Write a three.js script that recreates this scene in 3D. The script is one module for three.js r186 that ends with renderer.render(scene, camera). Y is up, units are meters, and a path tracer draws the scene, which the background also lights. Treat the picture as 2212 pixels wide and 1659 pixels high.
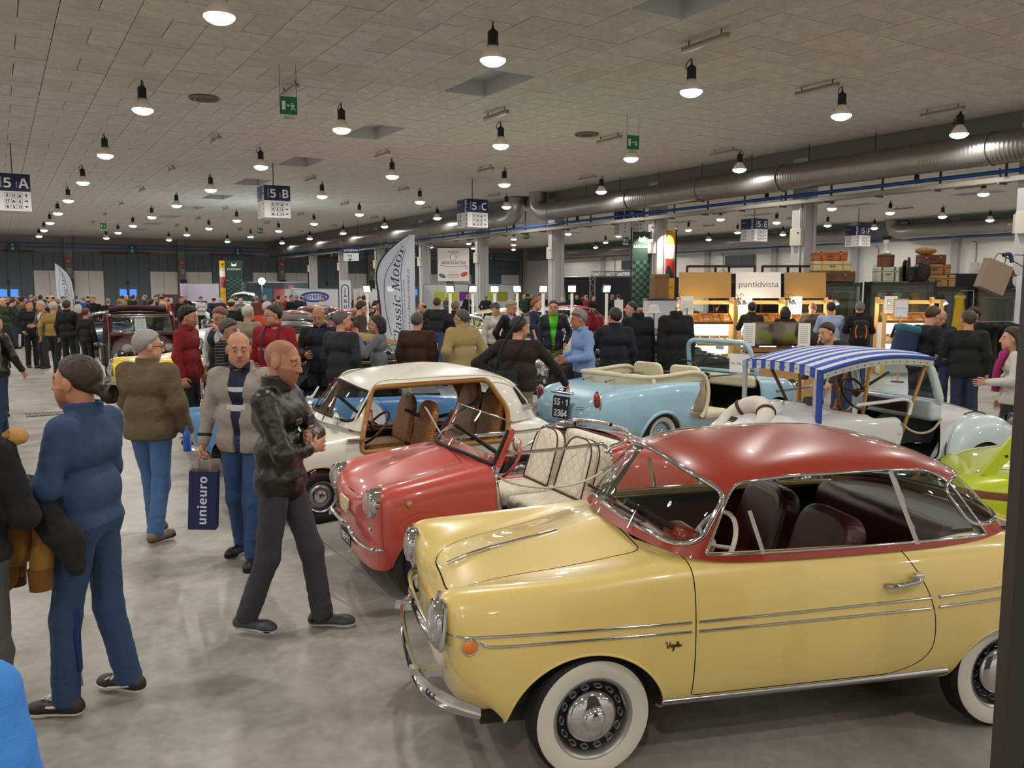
import * as THREE from 'three';
import { RoundedBoxGeometry } from 'three/addons/geometries/RoundedBoxGeometry.js';
import { mergeGeometries } from 'three/addons/utils/BufferGeometryUtils.js';
import { ImprovedNoise } from 'three/addons/math/ImprovedNoise.js';

// ---------- camera, renderer, exposure ----------
// The hall is the world frame: x runs across the bays, -z towards the far gates, y up, metres.
const YAW = 0.5427;
const scene = new THREE.Scene();
scene.background = new THREE.Color(0x0b0b0c);
const camera = new THREE.PerspectiveCamera(48.59, 2212 / 1659, 0.1, 300);
camera.position.set(0, 2.1, 0);
camera.rotation.order = 'YXZ';
camera.rotation.set(-0.1113, -YAW, 0);
const renderer = new THREE.WebGLRenderer();
renderer.toneMapping = THREE.LinearToneMapping;
renderer.toneMappingExposure = 1.0;
renderer.shadowMap.enabled = true;
const LAMP_POWER = 32;               // candela-like strength of one high bay lamp
const LAMP_TINT = new THREE.Color().setRGB(1, 0.955, 0.885);
const LAMP_X0 = 3.26, LAMP_Z0 = -14.33, LAMP_DX = 4.965, LAMP_DZ = 8.19, LAMP_Y = 6.36;
const CEIL = 7.05, FAR_Z = -92, RIGHT_X = 57, LEFT_X = -14, BACK_Z = 14, COL_X = 25.2;

// ---------- helpers ----------
let seed = 7;
const rnd = () => { seed = (seed * 1664525 + 1013904223) >>> 0; return seed / 4294967296; };
const rr = (a, b) => a + (b - a) * rnd();
const V = (x, y, z) => new THREE.Vector3(x, y, z);
const R = d => d * Math.PI / 180;
const lerp = (a, b, t) => a + (b - a) * t;
const clamp = (x, a, b) => x < a ? a : x > b ? b : x;
const sstep = (a, b, x) => { const t = clamp((x - a) / (b - a), 0, 1); return t * t * (3 - 2 * t); };
const noise3 = new ImprovedNoise();
const PN = (x, y, z) => noise3.noise(x, y, z);
// ground plan of the stands: metres to the right (r) and ahead (d) of the entrance gangway, whose axis is turned by YAW in the hall
const W = (r, d, y = 0) => V(r * Math.cos(YAW) + d * Math.sin(YAW), y, r * Math.sin(YAW) - d * Math.cos(YAW));
const names = {};
function numbered(n) { const k = names[n] = (names[n] ?? -1) + 1; return k ? n + '_' + String(k).padStart(3, '0') : n; }
const mats = new Map();
function M(color, o = {}) {
  const key = color + JSON.stringify(o, (k, v) => v && v.isTexture ? v.uuid : v);
  if (mats.has(key)) return mats.get(key);
  const m = new THREE.MeshPhysicalMaterial({ color, roughness: 0.7, metalness: 0, side: THREE.DoubleSide, ...o });
  mats.set(key, m); return m;
}
const paint = c => M(c, { roughness: 0.32, clearcoat: 1, clearcoatRoughness: 0.012 });
const CHROME = M(0xd8d8da, { roughness: 0.07, metalness: 1 });
const DULL = M(0xa5a5a8, { roughness: 0.28, metalness: 1 });
const GALV = M(0x9c9a94, { roughness: 0.36, metalness: 0.9 });
const GLASS = M(0xe9f1ee, { roughness: 0.0, transmission: 1, thickness: 0, ior: 1.5 });
const RUBBER = M(0x161616, { roughness: 0.75 });
const BLACK = M(0x0d0d0f, { roughness: 0.6 });
const DARK = M(0x35322f, { roughness: 0.95 });   // underseal grey
const WHITE = M(0xe4e2dc, { roughness: 0.6 });
function mesh(name, geo, material, parent) {
  const m = new THREE.Mesh(geo, material); m.name = parent ? name : numbered(name);
  m.castShadow = m.receiveShadow = true; (parent || scene).add(m); return m;
}
function thing(name, label, category, group) {
  const o = new THREE.Group(); o.name = numbered(name); o.userData = { label, category };
  if (group) o.userData.group = group; scene.add(o); return o;
}
function tag(o, label, category, group, kind) { o.userData = { label, category }; if (group) o.userData.group = group; if (kind) o.userData.kind = kind; return o; }
function struct(name, geo, material, label) {
  const m = geo ? mesh(name, geo, material) : new THREE.Group();
  if (!geo) { m.name = numbered(name); scene.add(m); }
  m.userData = { kind: 'structure', label, category: name.split('_')[0] }; return m;
}
function put(o, r, d, ang, y = 0) { o.position.copy(W(r, d, y)); o.rotation.y = R(ang) - YAW; return o; }     // local +x along angle ang of the ground plan
function clean(g) {
  for (const k of Object.keys(g.attributes)) if (!['position', 'normal', 'uv'].includes(k)) g.deleteAttribute(k);
  if (!g.attributes.normal) g.computeVertexNormals();
  if (!g.attributes.uv) g.setAttribute('uv', new THREE.BufferAttribute(new Float32Array(g.attributes.position.count * 2), 2));
  if (!g.index) { const n = g.attributes.position.count, a = new Uint32Array(n); for (let i = 0; i < n; i++) a[i] = i; g.setIndex(new THREE.BufferAttribute(a, 1)); }
  return g;
}
const merge = a => mergeGeometries(a.map(clean));
const mv = (g, x = 0, y = 0, z = 0, rx = 0, ry = 0, rz = 0) => { if (rx) g.rotateX(rx); if (ry) g.rotateY(ry); if (rz) g.rotateZ(rz); return g.translate(x, y, z); };
const box = (w, h, d, x = 0, y = 0, z = 0) => new THREE.BoxGeometry(w, h, d).translate(x, y, z);
const rbox = (w, h, d, r, x = 0, y = 0, z = 0, s = 2) => new RoundedBoxGeometry(w, h, d, s, Math.min(r, w / 2.01, h / 2.01, d / 2.01)).translate(x, y, z);
const cyl = (r0, r1, h, n = 16, open = false) => new THREE.CylinderGeometry(r0, r1, h, n, 1, open);
const sph = (r, a = 16, b = 12) => new THREE.SphereGeometry(r, a, b);
const lathe = (pts, n = 24) => new THREE.LatheGeometry(pts.map(p => new THREE.Vector2(p[0], p[1])), n);
function bar(a, b, r, n = 8, r2) {       // straight rod between two points
  a = V(...a); b = V(...b); const L = a.distanceTo(b), g = cyl(r2 ?? r, r, L, n);
  g.applyQuaternion(new THREE.Quaternion().setFromUnitVectors(V(0, 1, 0), b.clone().sub(a).normalize())); const c = a.add(b).multiplyScalar(0.5);
  return g.translate(c.x, c.y, c.z);
}
function beam(a, b, w, h) {              // rectangular bar between two points (w level, h across)
  a = V(...a); b = V(...b); const L = a.distanceTo(b), g = new THREE.BoxGeometry(w, h, L), m = new THREE.Matrix4().lookAt(b, a, V(0, 1, 0.001));
  g.applyMatrix4(m); const c = a.add(b).multiplyScalar(0.5); return g.translate(c.x, c.y, c.z);
}
function tube(pts, r, n = 8, closed = false, seg) {
  const c = new THREE.CatmullRomCurve3(pts.map(p => p.isVector3 ? p : V(...p)), closed, 'centripetal');
  return new THREE.TubeGeometry(c, seg ?? Math.max(12, pts.length * 5), r, n, closed);
}
function extrude(pts, depth, bevel = 0, seg = 2) {   // outline in x,y ; depth along z, centred
  const s = new THREE.Shape(pts.map(p => new THREE.Vector2(p[0], p[1])));
  const g = new THREE.ExtrudeGeometry(s, { depth: Math.max(depth - 2 * bevel, 0.0005), bevelEnabled: bevel > 0, bevelSize: bevel, bevelThickness: bevel, bevelSegments: seg, bevelOffset: -bevel, curveSegments: 8 });
  return g.translate(0, 0, -Math.max(depth - 2 * bevel, 0.0005) / 2);
}
function roundPoly(pts, r, n = 5) {      // polygon with rounded corners; r one number or one per corner
  const out = [], N = pts.length;
  for (let i = 0; i < N; i++) {
    const p = pts[i], a = pts[(i + N - 1) % N], b = pts[(i + 1) % N], ri = Array.isArray(r) ? r[i] : r;
    if (!ri) { out.push(p); continue; }
    const da = Math.hypot(a[0] - p[0], a[1] - p[1]), db = Math.hypot(b[0] - p[0], b[1] - p[1]), k = Math.min(ri, da * 0.48, db * 0.48);
    const A = [p[0] + (a[0] - p[0]) * k / da, p[1] + (a[1] - p[1]) * k / da], B = [p[0] + (b[0] - p[0]) * k / db, p[1] + (b[1] - p[1]) * k / db];
    for (let j = 0; j <= n; j++) { const t = j / n, u = 1 - t; out.push([u * u * A[0] + 2 * u * t * p[0] + t * t * B[0], u * u * A[1] + 2 * u * t * p[1] + t * t * B[1]]); }
  }
  return out;
}
function canvasTex(w, h, draw, o = {}) {
  const c = document.createElement('canvas'); c.width = w; c.height = h; const g = c.getContext('2d'); draw(g, w, h);
  const t = new THREE.CanvasTexture(c); t.colorSpace = THREE.SRGBColorSpace; t.anisotropy = 4; Object.assign(t, o); return t;
}
function noiseTex(n, fn, srgb = true) {  // fn(u,v) -> [r,g,b] 0..255
  const a = new Uint8Array(n * n * 4);
  for (let j = 0; j < n; j++) for (let i = 0; i < n; i++) { const c = fn(i / n, j / n), k = (j * n + i) * 4; a[k] = clamp(c[0], 0, 255); a[k + 1] = clamp(c[1], 0, 255); a[k + 2] = clamp(c[2], 0, 255); a[k + 3] = 255; }
  const t = new THREE.DataTexture(a, n, n); t.wrapS = t.wrapT = THREE.RepeatWrapping; t.magFilter = THREE.LinearFilter; t.minFilter = THREE.LinearFilter;
  if (srgb) t.colorSpace = THREE.SRGBColorSpace; t.needsUpdate = true; return t;
}
// seamless value noise on the unit square with p periods
function tnoise(p, s) {
  const L = new Float32Array(p * p); let q = s * 7919 + 13; for (let i = 0; i < L.length; i++) { q = (q * 1664525 + 1013904223) >>> 0; L[i] = q / 4294967296; }
  return (u, v) => { const x = u * p, y = v * p, i = Math.floor(x), j = Math.floor(y), f = x - i, g = y - j, a = f * f * (3 - 2 * f), b = g * g * (3 - 2 * g), at = (m, n) => L[((n % p + p) % p) * p + ((m % p + p) % p)];
    return lerp(lerp(at(i, j), at(i + 1, j), a), lerp(at(i, j + 1), at(i + 1, j + 1), a), b); };
}
function worldUV(g, s = 1) {             // uv in metres by the dominant normal
  const p = g.attributes.position, n = g.attributes.normal, uv = new Float32Array(p.count * 2);
  for (let i = 0; i < p.count; i++) { const ax = Math.abs(n.getX(i)), ay = Math.abs(n.getY(i)), az = Math.abs(n.getZ(i)); let a, b;
    if (ay >= ax && ay >= az) { a = p.getX(i); b = p.getZ(i); } else if (ax >= az) { a = p.getZ(i); b = p.getY(i); } else { a = p.getX(i); b = p.getY(i); }
    uv[2 * i] = a * s; uv[2 * i + 1] = b * s; }
  g.setAttribute('uv', new THREE.BufferAttribute(uv, 2)); return g;
}
// a flat printed sheet: face +z, with a thin body behind
function sheet(name, w, h, tex, parent, o = {}) {
  const g = new THREE.BoxGeometry(w, h, o.t ?? 0.004), m = M(o.edge ?? 0xdddddd, { roughness: 0.7 }), f = M(0xffffff, { map: tex, roughness: o.rough ?? 0.6, name: 'p' });
  const x = new THREE.Mesh(g, [m, m, m, m, f, o.both ? f : m]); x.name = parent ? name : numbered(name); x.castShadow = x.receiveShadow = true; (parent || scene).add(x); return x;
}
const ordw = n => ORD[n] ?? (n < 20 ? ['fifteenth', 'sixteenth', 'seventeenth', 'eighteenth', 'nineteenth', 'twentieth'][n - 14] : ['twenty', 'thirty', 'forty', 'fifty'][Math.floor((n + 1) / 10) - 2] + '-' + (ORD[(n + 1) % 10 - 1] ?? 'zero'));
const ORD = ['first', 'second', 'third', 'fourth', 'fifth', 'sixth', 'seventh', 'eighth', 'ninth', 'tenth', 'eleventh', 'twelfth', 'thirteenth', 'fourteenth'];
// ---------- floor: concrete slabs with sawn joints ----------
{
  const n1 = tnoise(6, 1), n2 = tnoise(19, 2), n3 = tnoise(64, 3), n4 = tnoise(200, 4), n5 = tnoise(9, 5), n6 = tnoise(37, 6), n7 = tnoise(110, 8);
  const floorTex = noiseTex(1024, (u, v) => {
    const a = 0.45 * n1(u, v) + 0.3 * n2(u, v) + 0.25 * n3(u, v), st = sstep(0.55, 0.9, 0.6 * n5(u, v) + 0.4 * n6(u, v)) * (0.5 + 0.5 * n7(u, v)) * 0.55;
    const sm = sstep(0.62, 0.8, n6(v, u) * 0.6 + n2(v, u) * 0.4) * n3(v, u) * 0.6;
    const b = 152 + 40 * (a - 0.5) + 14 * (n4(u, v) - 0.5) - 30 * st - 22 * sm;
    return [b + 2 - st * 2, b - 2 - st * 5, b - 10 - st * 9];
  });
  floorTex.repeat.set(1 / 7.3, 1 / 7.3);
  const roughTex = noiseTex(512, (u, v) => { const a = 105 + 70 * (0.5 * n2(u, v) + 0.5 * n3(u, v) - 0.5) + 50 * sstep(0.55, 0.9, 0.6 * n5(u, v) + 0.4 * n6(u, v)); return [a, a, a]; }, false);
  roughTex.repeat.set(1 / 7.3, 1 / 7.3);
  const fm = M(0xffffff, { map: floorTex, roughnessMap: roughTex, roughness: 1, name: 'concrete' });
  const floor = struct('floor', null, null, 'grey concrete exhibition hall floor');
  mesh('sub_base', box(RIGHT_X - LEFT_X, 0.3, BACK_Z - FAR_Z, (RIGHT_X + LEFT_X) / 2, -0.21, (BACK_Z + FAR_Z) / 2), M(0x3b3935, { roughness: 0.95 }), floor);
  const xs = [], zs = []; for (let x = 2.22 - 6 * 3; x < RIGHT_X + 6; x += 6) xs.push(x); for (let z = BACK_Z + 3; z > FAR_Z - 6; z -= 6.2) zs.push(z);
  for (let i = 0; i + 1 < xs.length; i++) for (let j = 0; j + 1 < zs.length; j++) {
    const a = Math.max(xs[i], LEFT_X) + 0.003, b = Math.min(xs[i + 1], RIGHT_X) - 0.003, c = Math.min(zs[j], BACK_Z) - 0.003, d = Math.max(zs[j + 1], FAR_Z) + 0.003;
    if (b <= a || c <= d) continue;
    mesh('slab', worldUV(box(b - a, 0.06, c - d, (a + b) / 2, -0.03, (c + d) / 2)), fm, floor);
  }
}
// ---------- ceiling: basket-weave panels on hidden rails, with rooflight wells ----------
const TILE = 1.241;
{
  const ceil = struct('ceiling', null, null, 'suspended ceiling of off-white mineral panels in basket weave');
  const n1 = tnoise(12, 21), n2 = tnoise(90, 22), n3 = tnoise(40, 23);
  const ct = noiseTex(256, (u, v) => { const b = 206 + 14 * (n1(u, v) - 0.5) + 16 * (n2(u, v) - 0.5) - 14 * sstep(0.75, 0.95, n3(u, v)); return [b, b - 4, b - 12]; }); ct.repeat.set(0.5, 0.5);
  const tm = [0xffffff, 0xf6f4f0, 0xfffcf6].map(c => M(c, { map: ct, roughness: 0.85 }));
  const wells = []; const wx = LAMP_X0 + 2 * LAMP_DX - 2.3 - 0.6;
  for (let k = -1; k < 10; k++) for (const x0 of [6, 34, 44]) { const i = Math.round((x0 === 6 ? 10.05 : x0 === 18 ? 19.98 : x0) / TILE), j = Math.round((-10.9 - 7.446 * k) / TILE); wells.push([i, j]); }
  const isWell = (i, j) => wells.some(w => w[0] === i && (w[1] === j || w[1] - 1 === j));
  const near = [], far = []; const gA = box(TILE - 0.014, 0.02, TILE / 2 - 0.014), gB = box(TILE / 2 - 0.014, 0.02, TILE - 0.014);
  worldUV(gA); worldUV(gB);
  const i0 = Math.floor(LEFT_X / TILE), i1 = Math.floor(RIGHT_X / TILE) - 1, j0 = Math.floor(FAR_Z / TILE) + 1, j1 = Math.floor(BACK_Z / TILE) - 1;
  for (let i = i0; i <= i1; i++) for (let j = j0; j <= j1; j++) {
    if (isWell(i, j)) continue; const x = (i + 0.5) * TILE, z = (j + 0.5) * TILE;
    if (Math.abs(x - COL_X) < 0.9) continue;
    const odd = (i + j) & 1;
    for (const s of [-1, 1]) { const px = x + (odd ? s * TILE / 4 : 0), pz = z + (odd ? 0 : s * TILE / 4); const d = px * Math.sin(YAW) - pz * Math.cos(YAW), r = px * Math.cos(YAW) + pz * Math.sin(YAW);
      (d > 11 && Math.abs(r / d) < 0.66 && d < 24 ? near : far).push([odd ? gB : gA, px, CEIL + 0.01 + rr(-0.004, 0.004), pz, d]); }
  }
  near.sort((a, b) => a[4] - b[4]);
  near.slice(0, 300).forEach(t => { const m = mesh('ceiling_panel', t[0], tm[Math.floor(rnd() * 3)], ceil); m.position.set(t[1], t[2], t[3]); });
  const rest = far.concat(near.slice(300)).map(t => t[0].clone().translate(t[1], t[2], t[3]));
  const rm = mesh('ceiling_panels_beyond', merge(rest), tm[0], ceil); rm.userData = { kind: 'stuff' };
  mesh('ceiling_void', box(RIGHT_X - LEFT_X, 0.2, BACK_Z - FAR_Z, (RIGHT_X + LEFT_X) / 2, CEIL + 0.95, (BACK_Z + FAR_Z) / 2), M(0x4a4845, { roughness: 0.95 }), ceil);
  mesh('ceiling_backing', merge([box(RIGHT_X - LEFT_X, 0.004, BACK_Z - FAR_Z, (RIGHT_X + LEFT_X) / 2, CEIL + 0.94, (BACK_Z + FAR_Z) / 2)]), M(0x55524c), ceil);
  const wm = M(0xc4c6c8, { roughness: 0.8 });
  for (const [i, j] of wells) { const x = (i + 0.5) * TILE, z = j * TILE; if (x > RIGHT_X - 1 || z < FAR_Z + 2) continue;
    mesh('rooflight_well', merge([box(TILE, 0.4, 0.02, x, CEIL + 0.2, z - TILE), box(TILE, 0.4, 0.02, x, CEIL + 0.2, z + TILE), box(0.02, 0.4, 2 * TILE, x - TILE / 2, CEIL + 0.2, z), box(0.02, 0.4, 2 * TILE, x + TILE / 2, CEIL + 0.2, z)]), wm, ceil);
    mesh('rooflight_cover', box(TILE, 0.02, 2 * TILE, x, CEIL + 0.4, z), M(0xb4b9bc, { roughness: 0.6 }), ceil); }
}
// ---------- walls ----------
const WALLW = M(0xdedcd6, { roughness: 0.8 }), WALLG = M(0x8a8780, { roughness: 0.85 });
struct('wall_left', box(0.3, CEIL + 1, BACK_Z - FAR_Z, LEFT_X - 0.15, (CEIL + 1) / 2, (BACK_Z + FAR_Z) / 2), WALLW, 'white side wall of the hall outside the view');
struct('wall_back', box(RIGHT_X - LEFT_X, CEIL + 1, 0.3, (RIGHT_X + LEFT_X) / 2, (CEIL + 1) / 2, BACK_Z + 0.15), WALLW, 'white wall of the hall behind the viewer');
{
  const w = struct('wall_right', null, null, 'white panelled long wall behind the clothing and eyewear stands');
  mesh('wall_core', box(0.3, CEIL + 1, BACK_Z - FAR_Z, RIGHT_X + 0.15, (CEIL + 1) / 2, (BACK_Z + FAR_Z) / 2), WALLW, w);
  for (let z = -27; z > FAR_Z; z -= 8) mesh('pilaster', box(0.35, CEIL, 0.5, RIGHT_X - 0.17, CEIL / 2, z), M(0xa9aaab, { roughness: 0.7 }), w);
  mesh('upper_band', box(0.06, 1.5, BACK_Z - FAR_Z, RIGHT_X - 0.03, 6.3, (BACK_Z + FAR_Z) / 2), M(0x8d8d8b, { roughness: 0.8 }), w);
}
{
  const w = struct('wall_far', null, null, 'far end wall with grey panels, white lower boarding and tall gates');
  const zc = FAR_Z + 0.02, PANEL = M(0x636a75, { roughness: 0.55 });
  mesh('wall_core', box(RIGHT_X - LEFT_X, CEIL + 1, 0.3, (RIGHT_X + LEFT_X) / 2, (CEIL + 1) / 2, FAR_Z - 0.15), M(0x8f8a82, { roughness: 0.85 }), w);
  for (let k = -2; k < 5; k++) {
    const gx = 9.1 + 10.15 * k, pn = (a, b) => { const n = 3; for (let i = 0; i < n; i++) { const x0 = lerp(a, b, i / n), x1 = lerp(a, b, (i + 1) / n); mesh('grey_panel', box(x1 - x0 - 0.03, 1.65, 0.08, (x0 + x1) / 2, 4.7, zc + 0.06), PANEL, w); } mesh('white_boarding', box((b - a) / 2 - 0.03, 3.82, 0.07, a + (b - a) / 4, 1.91, zc + 0.05), WHITE, w); mesh('white_boarding', box((b - a) / 2 - 0.03, 3.82, 0.07, b - (b - a) / 4, 1.91, zc + 0.05), WHITE, w); };
    if (gx > RIGHT_X - 6) break;
    pn(gx + 4.15, gx + 6.75); pn(gx + 7.5, gx + 10.1);
    mesh('pilaster', box(0.7, CEIL, 0.5, gx + 7.12, CEIL / 2, FAR_Z + 0.25), M(0x85827b, { roughness: 0.8 }), w);
  }
  for (let k = -1; k < 5; k++) {   // sliding gates with a wicket and two small windows
    const gx = 9.1 + 10.15 * k; if (gx > RIGHT_X - 6) break;
    const d = struct('door_' + (k + 2), null, null, `tall blue-grey hangar gate with wicket windows, ${ORD[k + 1]} from the left on the far wall`);
    for (let i = 0; i < 4; i++) mesh('gate_leaf', box(1.01, 5.5, 0.1, gx + 0.52 + 1.03 * i, 2.75, FAR_Z + 0.12), M(0x5d6570, { roughness: 0.5 }), d);
    mesh('top_rail', box(4.6, 0.1, 0.18, gx + 2.06, 5.6, FAR_Z + 0.14), M(0x7c2b2b), d);
    for (const s of [-1, 1]) { const wm = mesh('wicket', rbox(1.0, 2.4, 0.05, 0.02, gx + 2.06 + s * 0.52, 1.2, FAR_Z + 0.2), M(0x666e79, { roughness: 0.5 }), d);
      mesh('window', rbox(0.62, 0.7, 0.02, 0.08, gx + 2.06 + s * 0.45, 1.72, FAR_Z + 0.235), M(0x6fa6e8, { emissive: 0x3b86ff, emissiveIntensity: 0.85, roughness: 0.2 }), wm);
      mesh('handle', box(0.05, 0.35, 0.06, gx + 2.06 + s * 0.08, 2.7, FAR_Z + 0.24), BLACK, wm); }
    const s = thing('emergency_exit_board', `green emergency exit board above the ${ORD[k + 1]} gate from the left`, 'exit sign', 'exit boards over the gates');
    mesh('board', box(0.75, 0.85, 0.06), M(0x14603f, { roughness: 0.4 }), s); mesh('arrow', box(0.2, 0.55, 0.02, 0, 0, 0.04), WHITE, s); s.position.set(gx + 2.6, 5.95, FAR_Z + 0.33);
  }
}
{   // blue mains along the far wall
  const P = M(0x2a5fae, { roughness: 0.4 });
  for (const [y, l] of [[6.32, 'upper'], [5.98, 'lower']]) tag(mesh('water_main', bar([LEFT_X + 1, y, FAR_Z + 0.6], [RIGHT_X - 1, y, FAR_Z + 0.6], 0.06), P), `${l} of two blue pipes along the far wall`, 'pipe', 'blue mains on the far wall');
  for (const [i, x] of [6.05, 16.24, 26.35, 36.5].entries()) { const t = thing('fire_point', `red hose reel sign and meter box on the ${ORD[i]} far-wall pilaster from the left`, 'fire point', 'far wall fire points');
    mesh('sign', box(0.5, 0.5, 0.03, 0, 4.75, 0), M(0xb23a35), t); mesh('pictogram', new THREE.TorusGeometry(0.13, 0.03, 6, 14).translate(0, 4.75, 0.02), WHITE, t); mesh('meter_box', box(0.4, 0.55, 0.2, 0, 3.8, 0), M(0x9aa0a6), t); mesh('loudspeaker', box(0.55, 0.9, 0.35, 0.1, 2.6, 0), M(0x39424d), t); t.position.set(x, 0, FAR_Z + 0.62); }
}
// ---------- columns, beam, ducts, pipes between the two bays ----------
const COLS = []; for (let k = -2; k < 9; k++) COLS.push(-13.3 - 8 * k);
{
  const beamO = struct('trim_1', box(0.6, 0.55, BACK_Z - FAR_Z, COL_X, CEIL - 0.2, (BACK_Z + FAR_Z) / 2), M(0x807d76, { roughness: 0.8 }), 'long concrete beam carried by the row of columns');
  const CM = M(0xb9babb, { roughness: 0.7 });
  COLS.forEach((z, k) => {
    const c = struct('column_' + (k + 1), null, null, `pale grey concrete column with cable box, ${ORD[Math.max(0, k - 2)]} of the row counted from the right`);
    mesh('shaft', rbox(0.62, CEIL - 0.3, 0.62, 0.03, COL_X, (CEIL - 0.3) / 2, z), CM, c);
    for (const [dx, dz] of [[-0.36, 0.12], [0.1, 0.37]]) mesh('conduit', bar([COL_X + dx, 0.2, z + dz], [COL_X + dx, 5.2, z + dz], 0.028), M(0xd5d2cb), c);
    const b = mesh('switch_box', rbox(0.16, 0.62, 0.5, 0.02, COL_X - 0.4, 3.95, z + 0.02), M(0xd2cdbd, { roughness: 0.5 }), c); mesh('knob', box(0.02, 0.05, 0.05, COL_X - 0.49, 4.1, z + 0.15), BLACK, b);
    mesh('switch_box', rbox(0.3, 0.55, 0.16, 0.02, COL_X + 0.05, 3.95, z - 0.42), M(0xb9b3a2, { roughness: 0.5 }), c);
    mesh('conduit', tube([[COL_X - 0.36, 4.2, z + 0.2], [COL_X - 0.36, 4.95, z + 0.2], [COL_X - 0.36, 5.2, z + 0.05], [COL_X - 0.36, 5.15, z - 0.45], [COL_X - 0.3, 5.3, z - 0.8], [COL_X - 0.3, 5.55, z - 0.85]], 0.025, 6), M(0x8f8b83), c);
  });
  // spiral ducts: two runs meeting at a cross-over, with ribs turned on the sleeve
  const ribbed = (z0, z1, x, y, r) => { const pts = [], n = Math.round(Math.abs(z1 - z0) / 0.12); for (let i = 0; i <= n; i++) { const t = i / n * Math.abs(z1 - z0); pts.push([r, t], [r, t + 0.095], [r + 0.012, t + 0.105]); }
    return lathe(pts, 28).rotateX(-Math.PI / 2).translate(x, y, z0); };
  const bendD = (p, r) => tube(p, r, 22, false, 28);
  const d1 = thing('ventilation_duct', 'large ribbed galvanised air duct running along the columns in the foreground bay', 'duct');
  mesh('sleeve', ribbed(BACK_Z - 1, -36.4, 24.25, 6.02, 0.44), GALV, d1);
  mesh('elbow', bendD([[24.25, 6.02, -36.2], [24.25, 6.05, -37.0], [24.25, 6.3, -37.5], [24.25, 6.75, -37.6], [24.25, 7.1, -37.6]], 0.45), GALV, d1);
  for (const z of [-7, -21.5, -25.6, -30, -14]) mesh('joint_ring', new THREE.TorusGeometry(0.455, 0.03, 8, 28).translate(24.25, 6.02, z), GALV, d1);
  for (let z = -10; z > -36; z -= 2.6) mesh('hanger_rod', bar([24.25, 6.4, z], [24.25, CEIL, z], 0.012, 5), BLACK, d1);
  const d2 = thing('ventilation_duct', 'galvanised air duct along the distant columns beyond the cross-over bend', 'duct');
  mesh('sleeve', ribbed(-41.5, -88, 24.25, 5.95, 0.44), GALV, d2);
  mesh('elbow', bendD([[24.25, 5.95, -41.6], [24.25, 5.95, -41.0], [24.35, 6.1, -40.3], [24.4, 6.5, -40.0], [24.4, 7.0, -40.0]], 0.46), GALV, d2);
  for (const z of [-50, -58, -66, -74, -82]) mesh('joint_ring', new THREE.TorusGeometry(0.455, 0.03, 6, 24).translate(24.25, 5.95, z), GALV, d2);
  const BL = M(0x1f58ad, { roughness: 0.4 });
  tag(mesh('water_main', bar([24.75, 5.42, BACK_Z - 1], [24.75, 5.42, -90], 0.06), BL), 'blue pipe slung below the big duct along the columns', 'pipe');
  const tr = thing('cable_tray', 'grey perforated cable tray below the blue pipe along the columns', 'cable tray');
  mesh('tray', merge([box(0.3, 0.02, 104, 24.78, 5.12, -38), box(0.02, 0.14, 104, 24.63, 5.19, -38), box(0.02, 0.14, 104, 24.93, 5.19, -38)]), M(0x8a867d, { roughness: 0.6, metalness: 0.3 }), tr);
  for (let z = -6; z > -90; z -= 2) mesh('tray_hanger', merge([box(0.05, 1.2, 0.06, 24.98, 5.7, z), box(0.4, 0.05, 0.06, 24.8, 5.09, z)]), M(0x6f6b64), tr);
  // second row of ducts near the long white wall
  const d3 = thing('ventilation_duct', 'galvanised duct under the ceiling along the white long wall, right hand run', 'duct');
  mesh('sleeve', ribbed(-20, -37.6, RIGHT_X - 1.6, 6.15, 0.5), GALV, d3); mesh('elbow', bendD([[RIGHT_X - 1.6, 6.15, -37.4], [RIGHT_X - 1.6, 6.15, -38.2], [RIGHT_X - 1.6, 6.5, -38.9], [RIGHT_X - 1.6, 7.1, -39]], 0.5), GALV, d3);
  const d4 = thing('ventilation_duct', 'galvanised duct along the white long wall behind the eyewear stand', 'duct');
  mesh('sleeve', ribbed(-43.5, -86, RIGHT_X - 1.6, 6.1, 0.5), GALV, d4); mesh('elbow', bendD([[RIGHT_X - 1.6, 6.1, -43.7], [RIGHT_X - 1.6, 6.1, -42.9], [RIGHT_X - 1.6, 6.5, -42.2], [RIGHT_X - 1.6, 7.1, -42.1]], 0.5), GALV, d4);
  tag(mesh('water_main', tube([[RIGHT_X - 0.5, 5.75, -20], [RIGHT_X - 0.5, 5.75, -38.2], [RIGHT_X - 0.5, 5.8, -38.3], [RIGHT_X - 0.5, 6.9, -38.3], [RIGHT_X - 0.5, 6.95, -38.4], [RIGHT_X - 0.5, 6.95, -39.9], [RIGHT_X - 0.5, 6.9, -40], [RIGHT_X - 0.5, 5.8, -40], [RIGHT_X - 0.5, 5.75, -40.1], [RIGHT_X - 0.5, 5.75, -86]], 0.07, 6, false, 160), BL), 'blue pipe with a square loop along the white long wall', 'pipe');
  for (const [i, z] of [-33.5, -41, -49, -57, -65.5, -73].entries()) { const t = thing('junction_box', `small junction box and conduit on the white long wall, ${ORD[i]} from the right`, 'junction box', 'wall junction boxes');
    mesh('conduit', tube([[0, 5.3, -0.3], [0, 5.2, -0.05], [0, 5.0, 0], [0, 3.9, 0]], 0.04, 6), M(0x8b8883), t); mesh('box', rbox(0.2, 0.55, 0.5, 0.03, -0.08, 3.6, 0), M(0xb9b5aa), t); t.position.set(RIGHT_X - 0.2, 0, z); }
}
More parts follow.
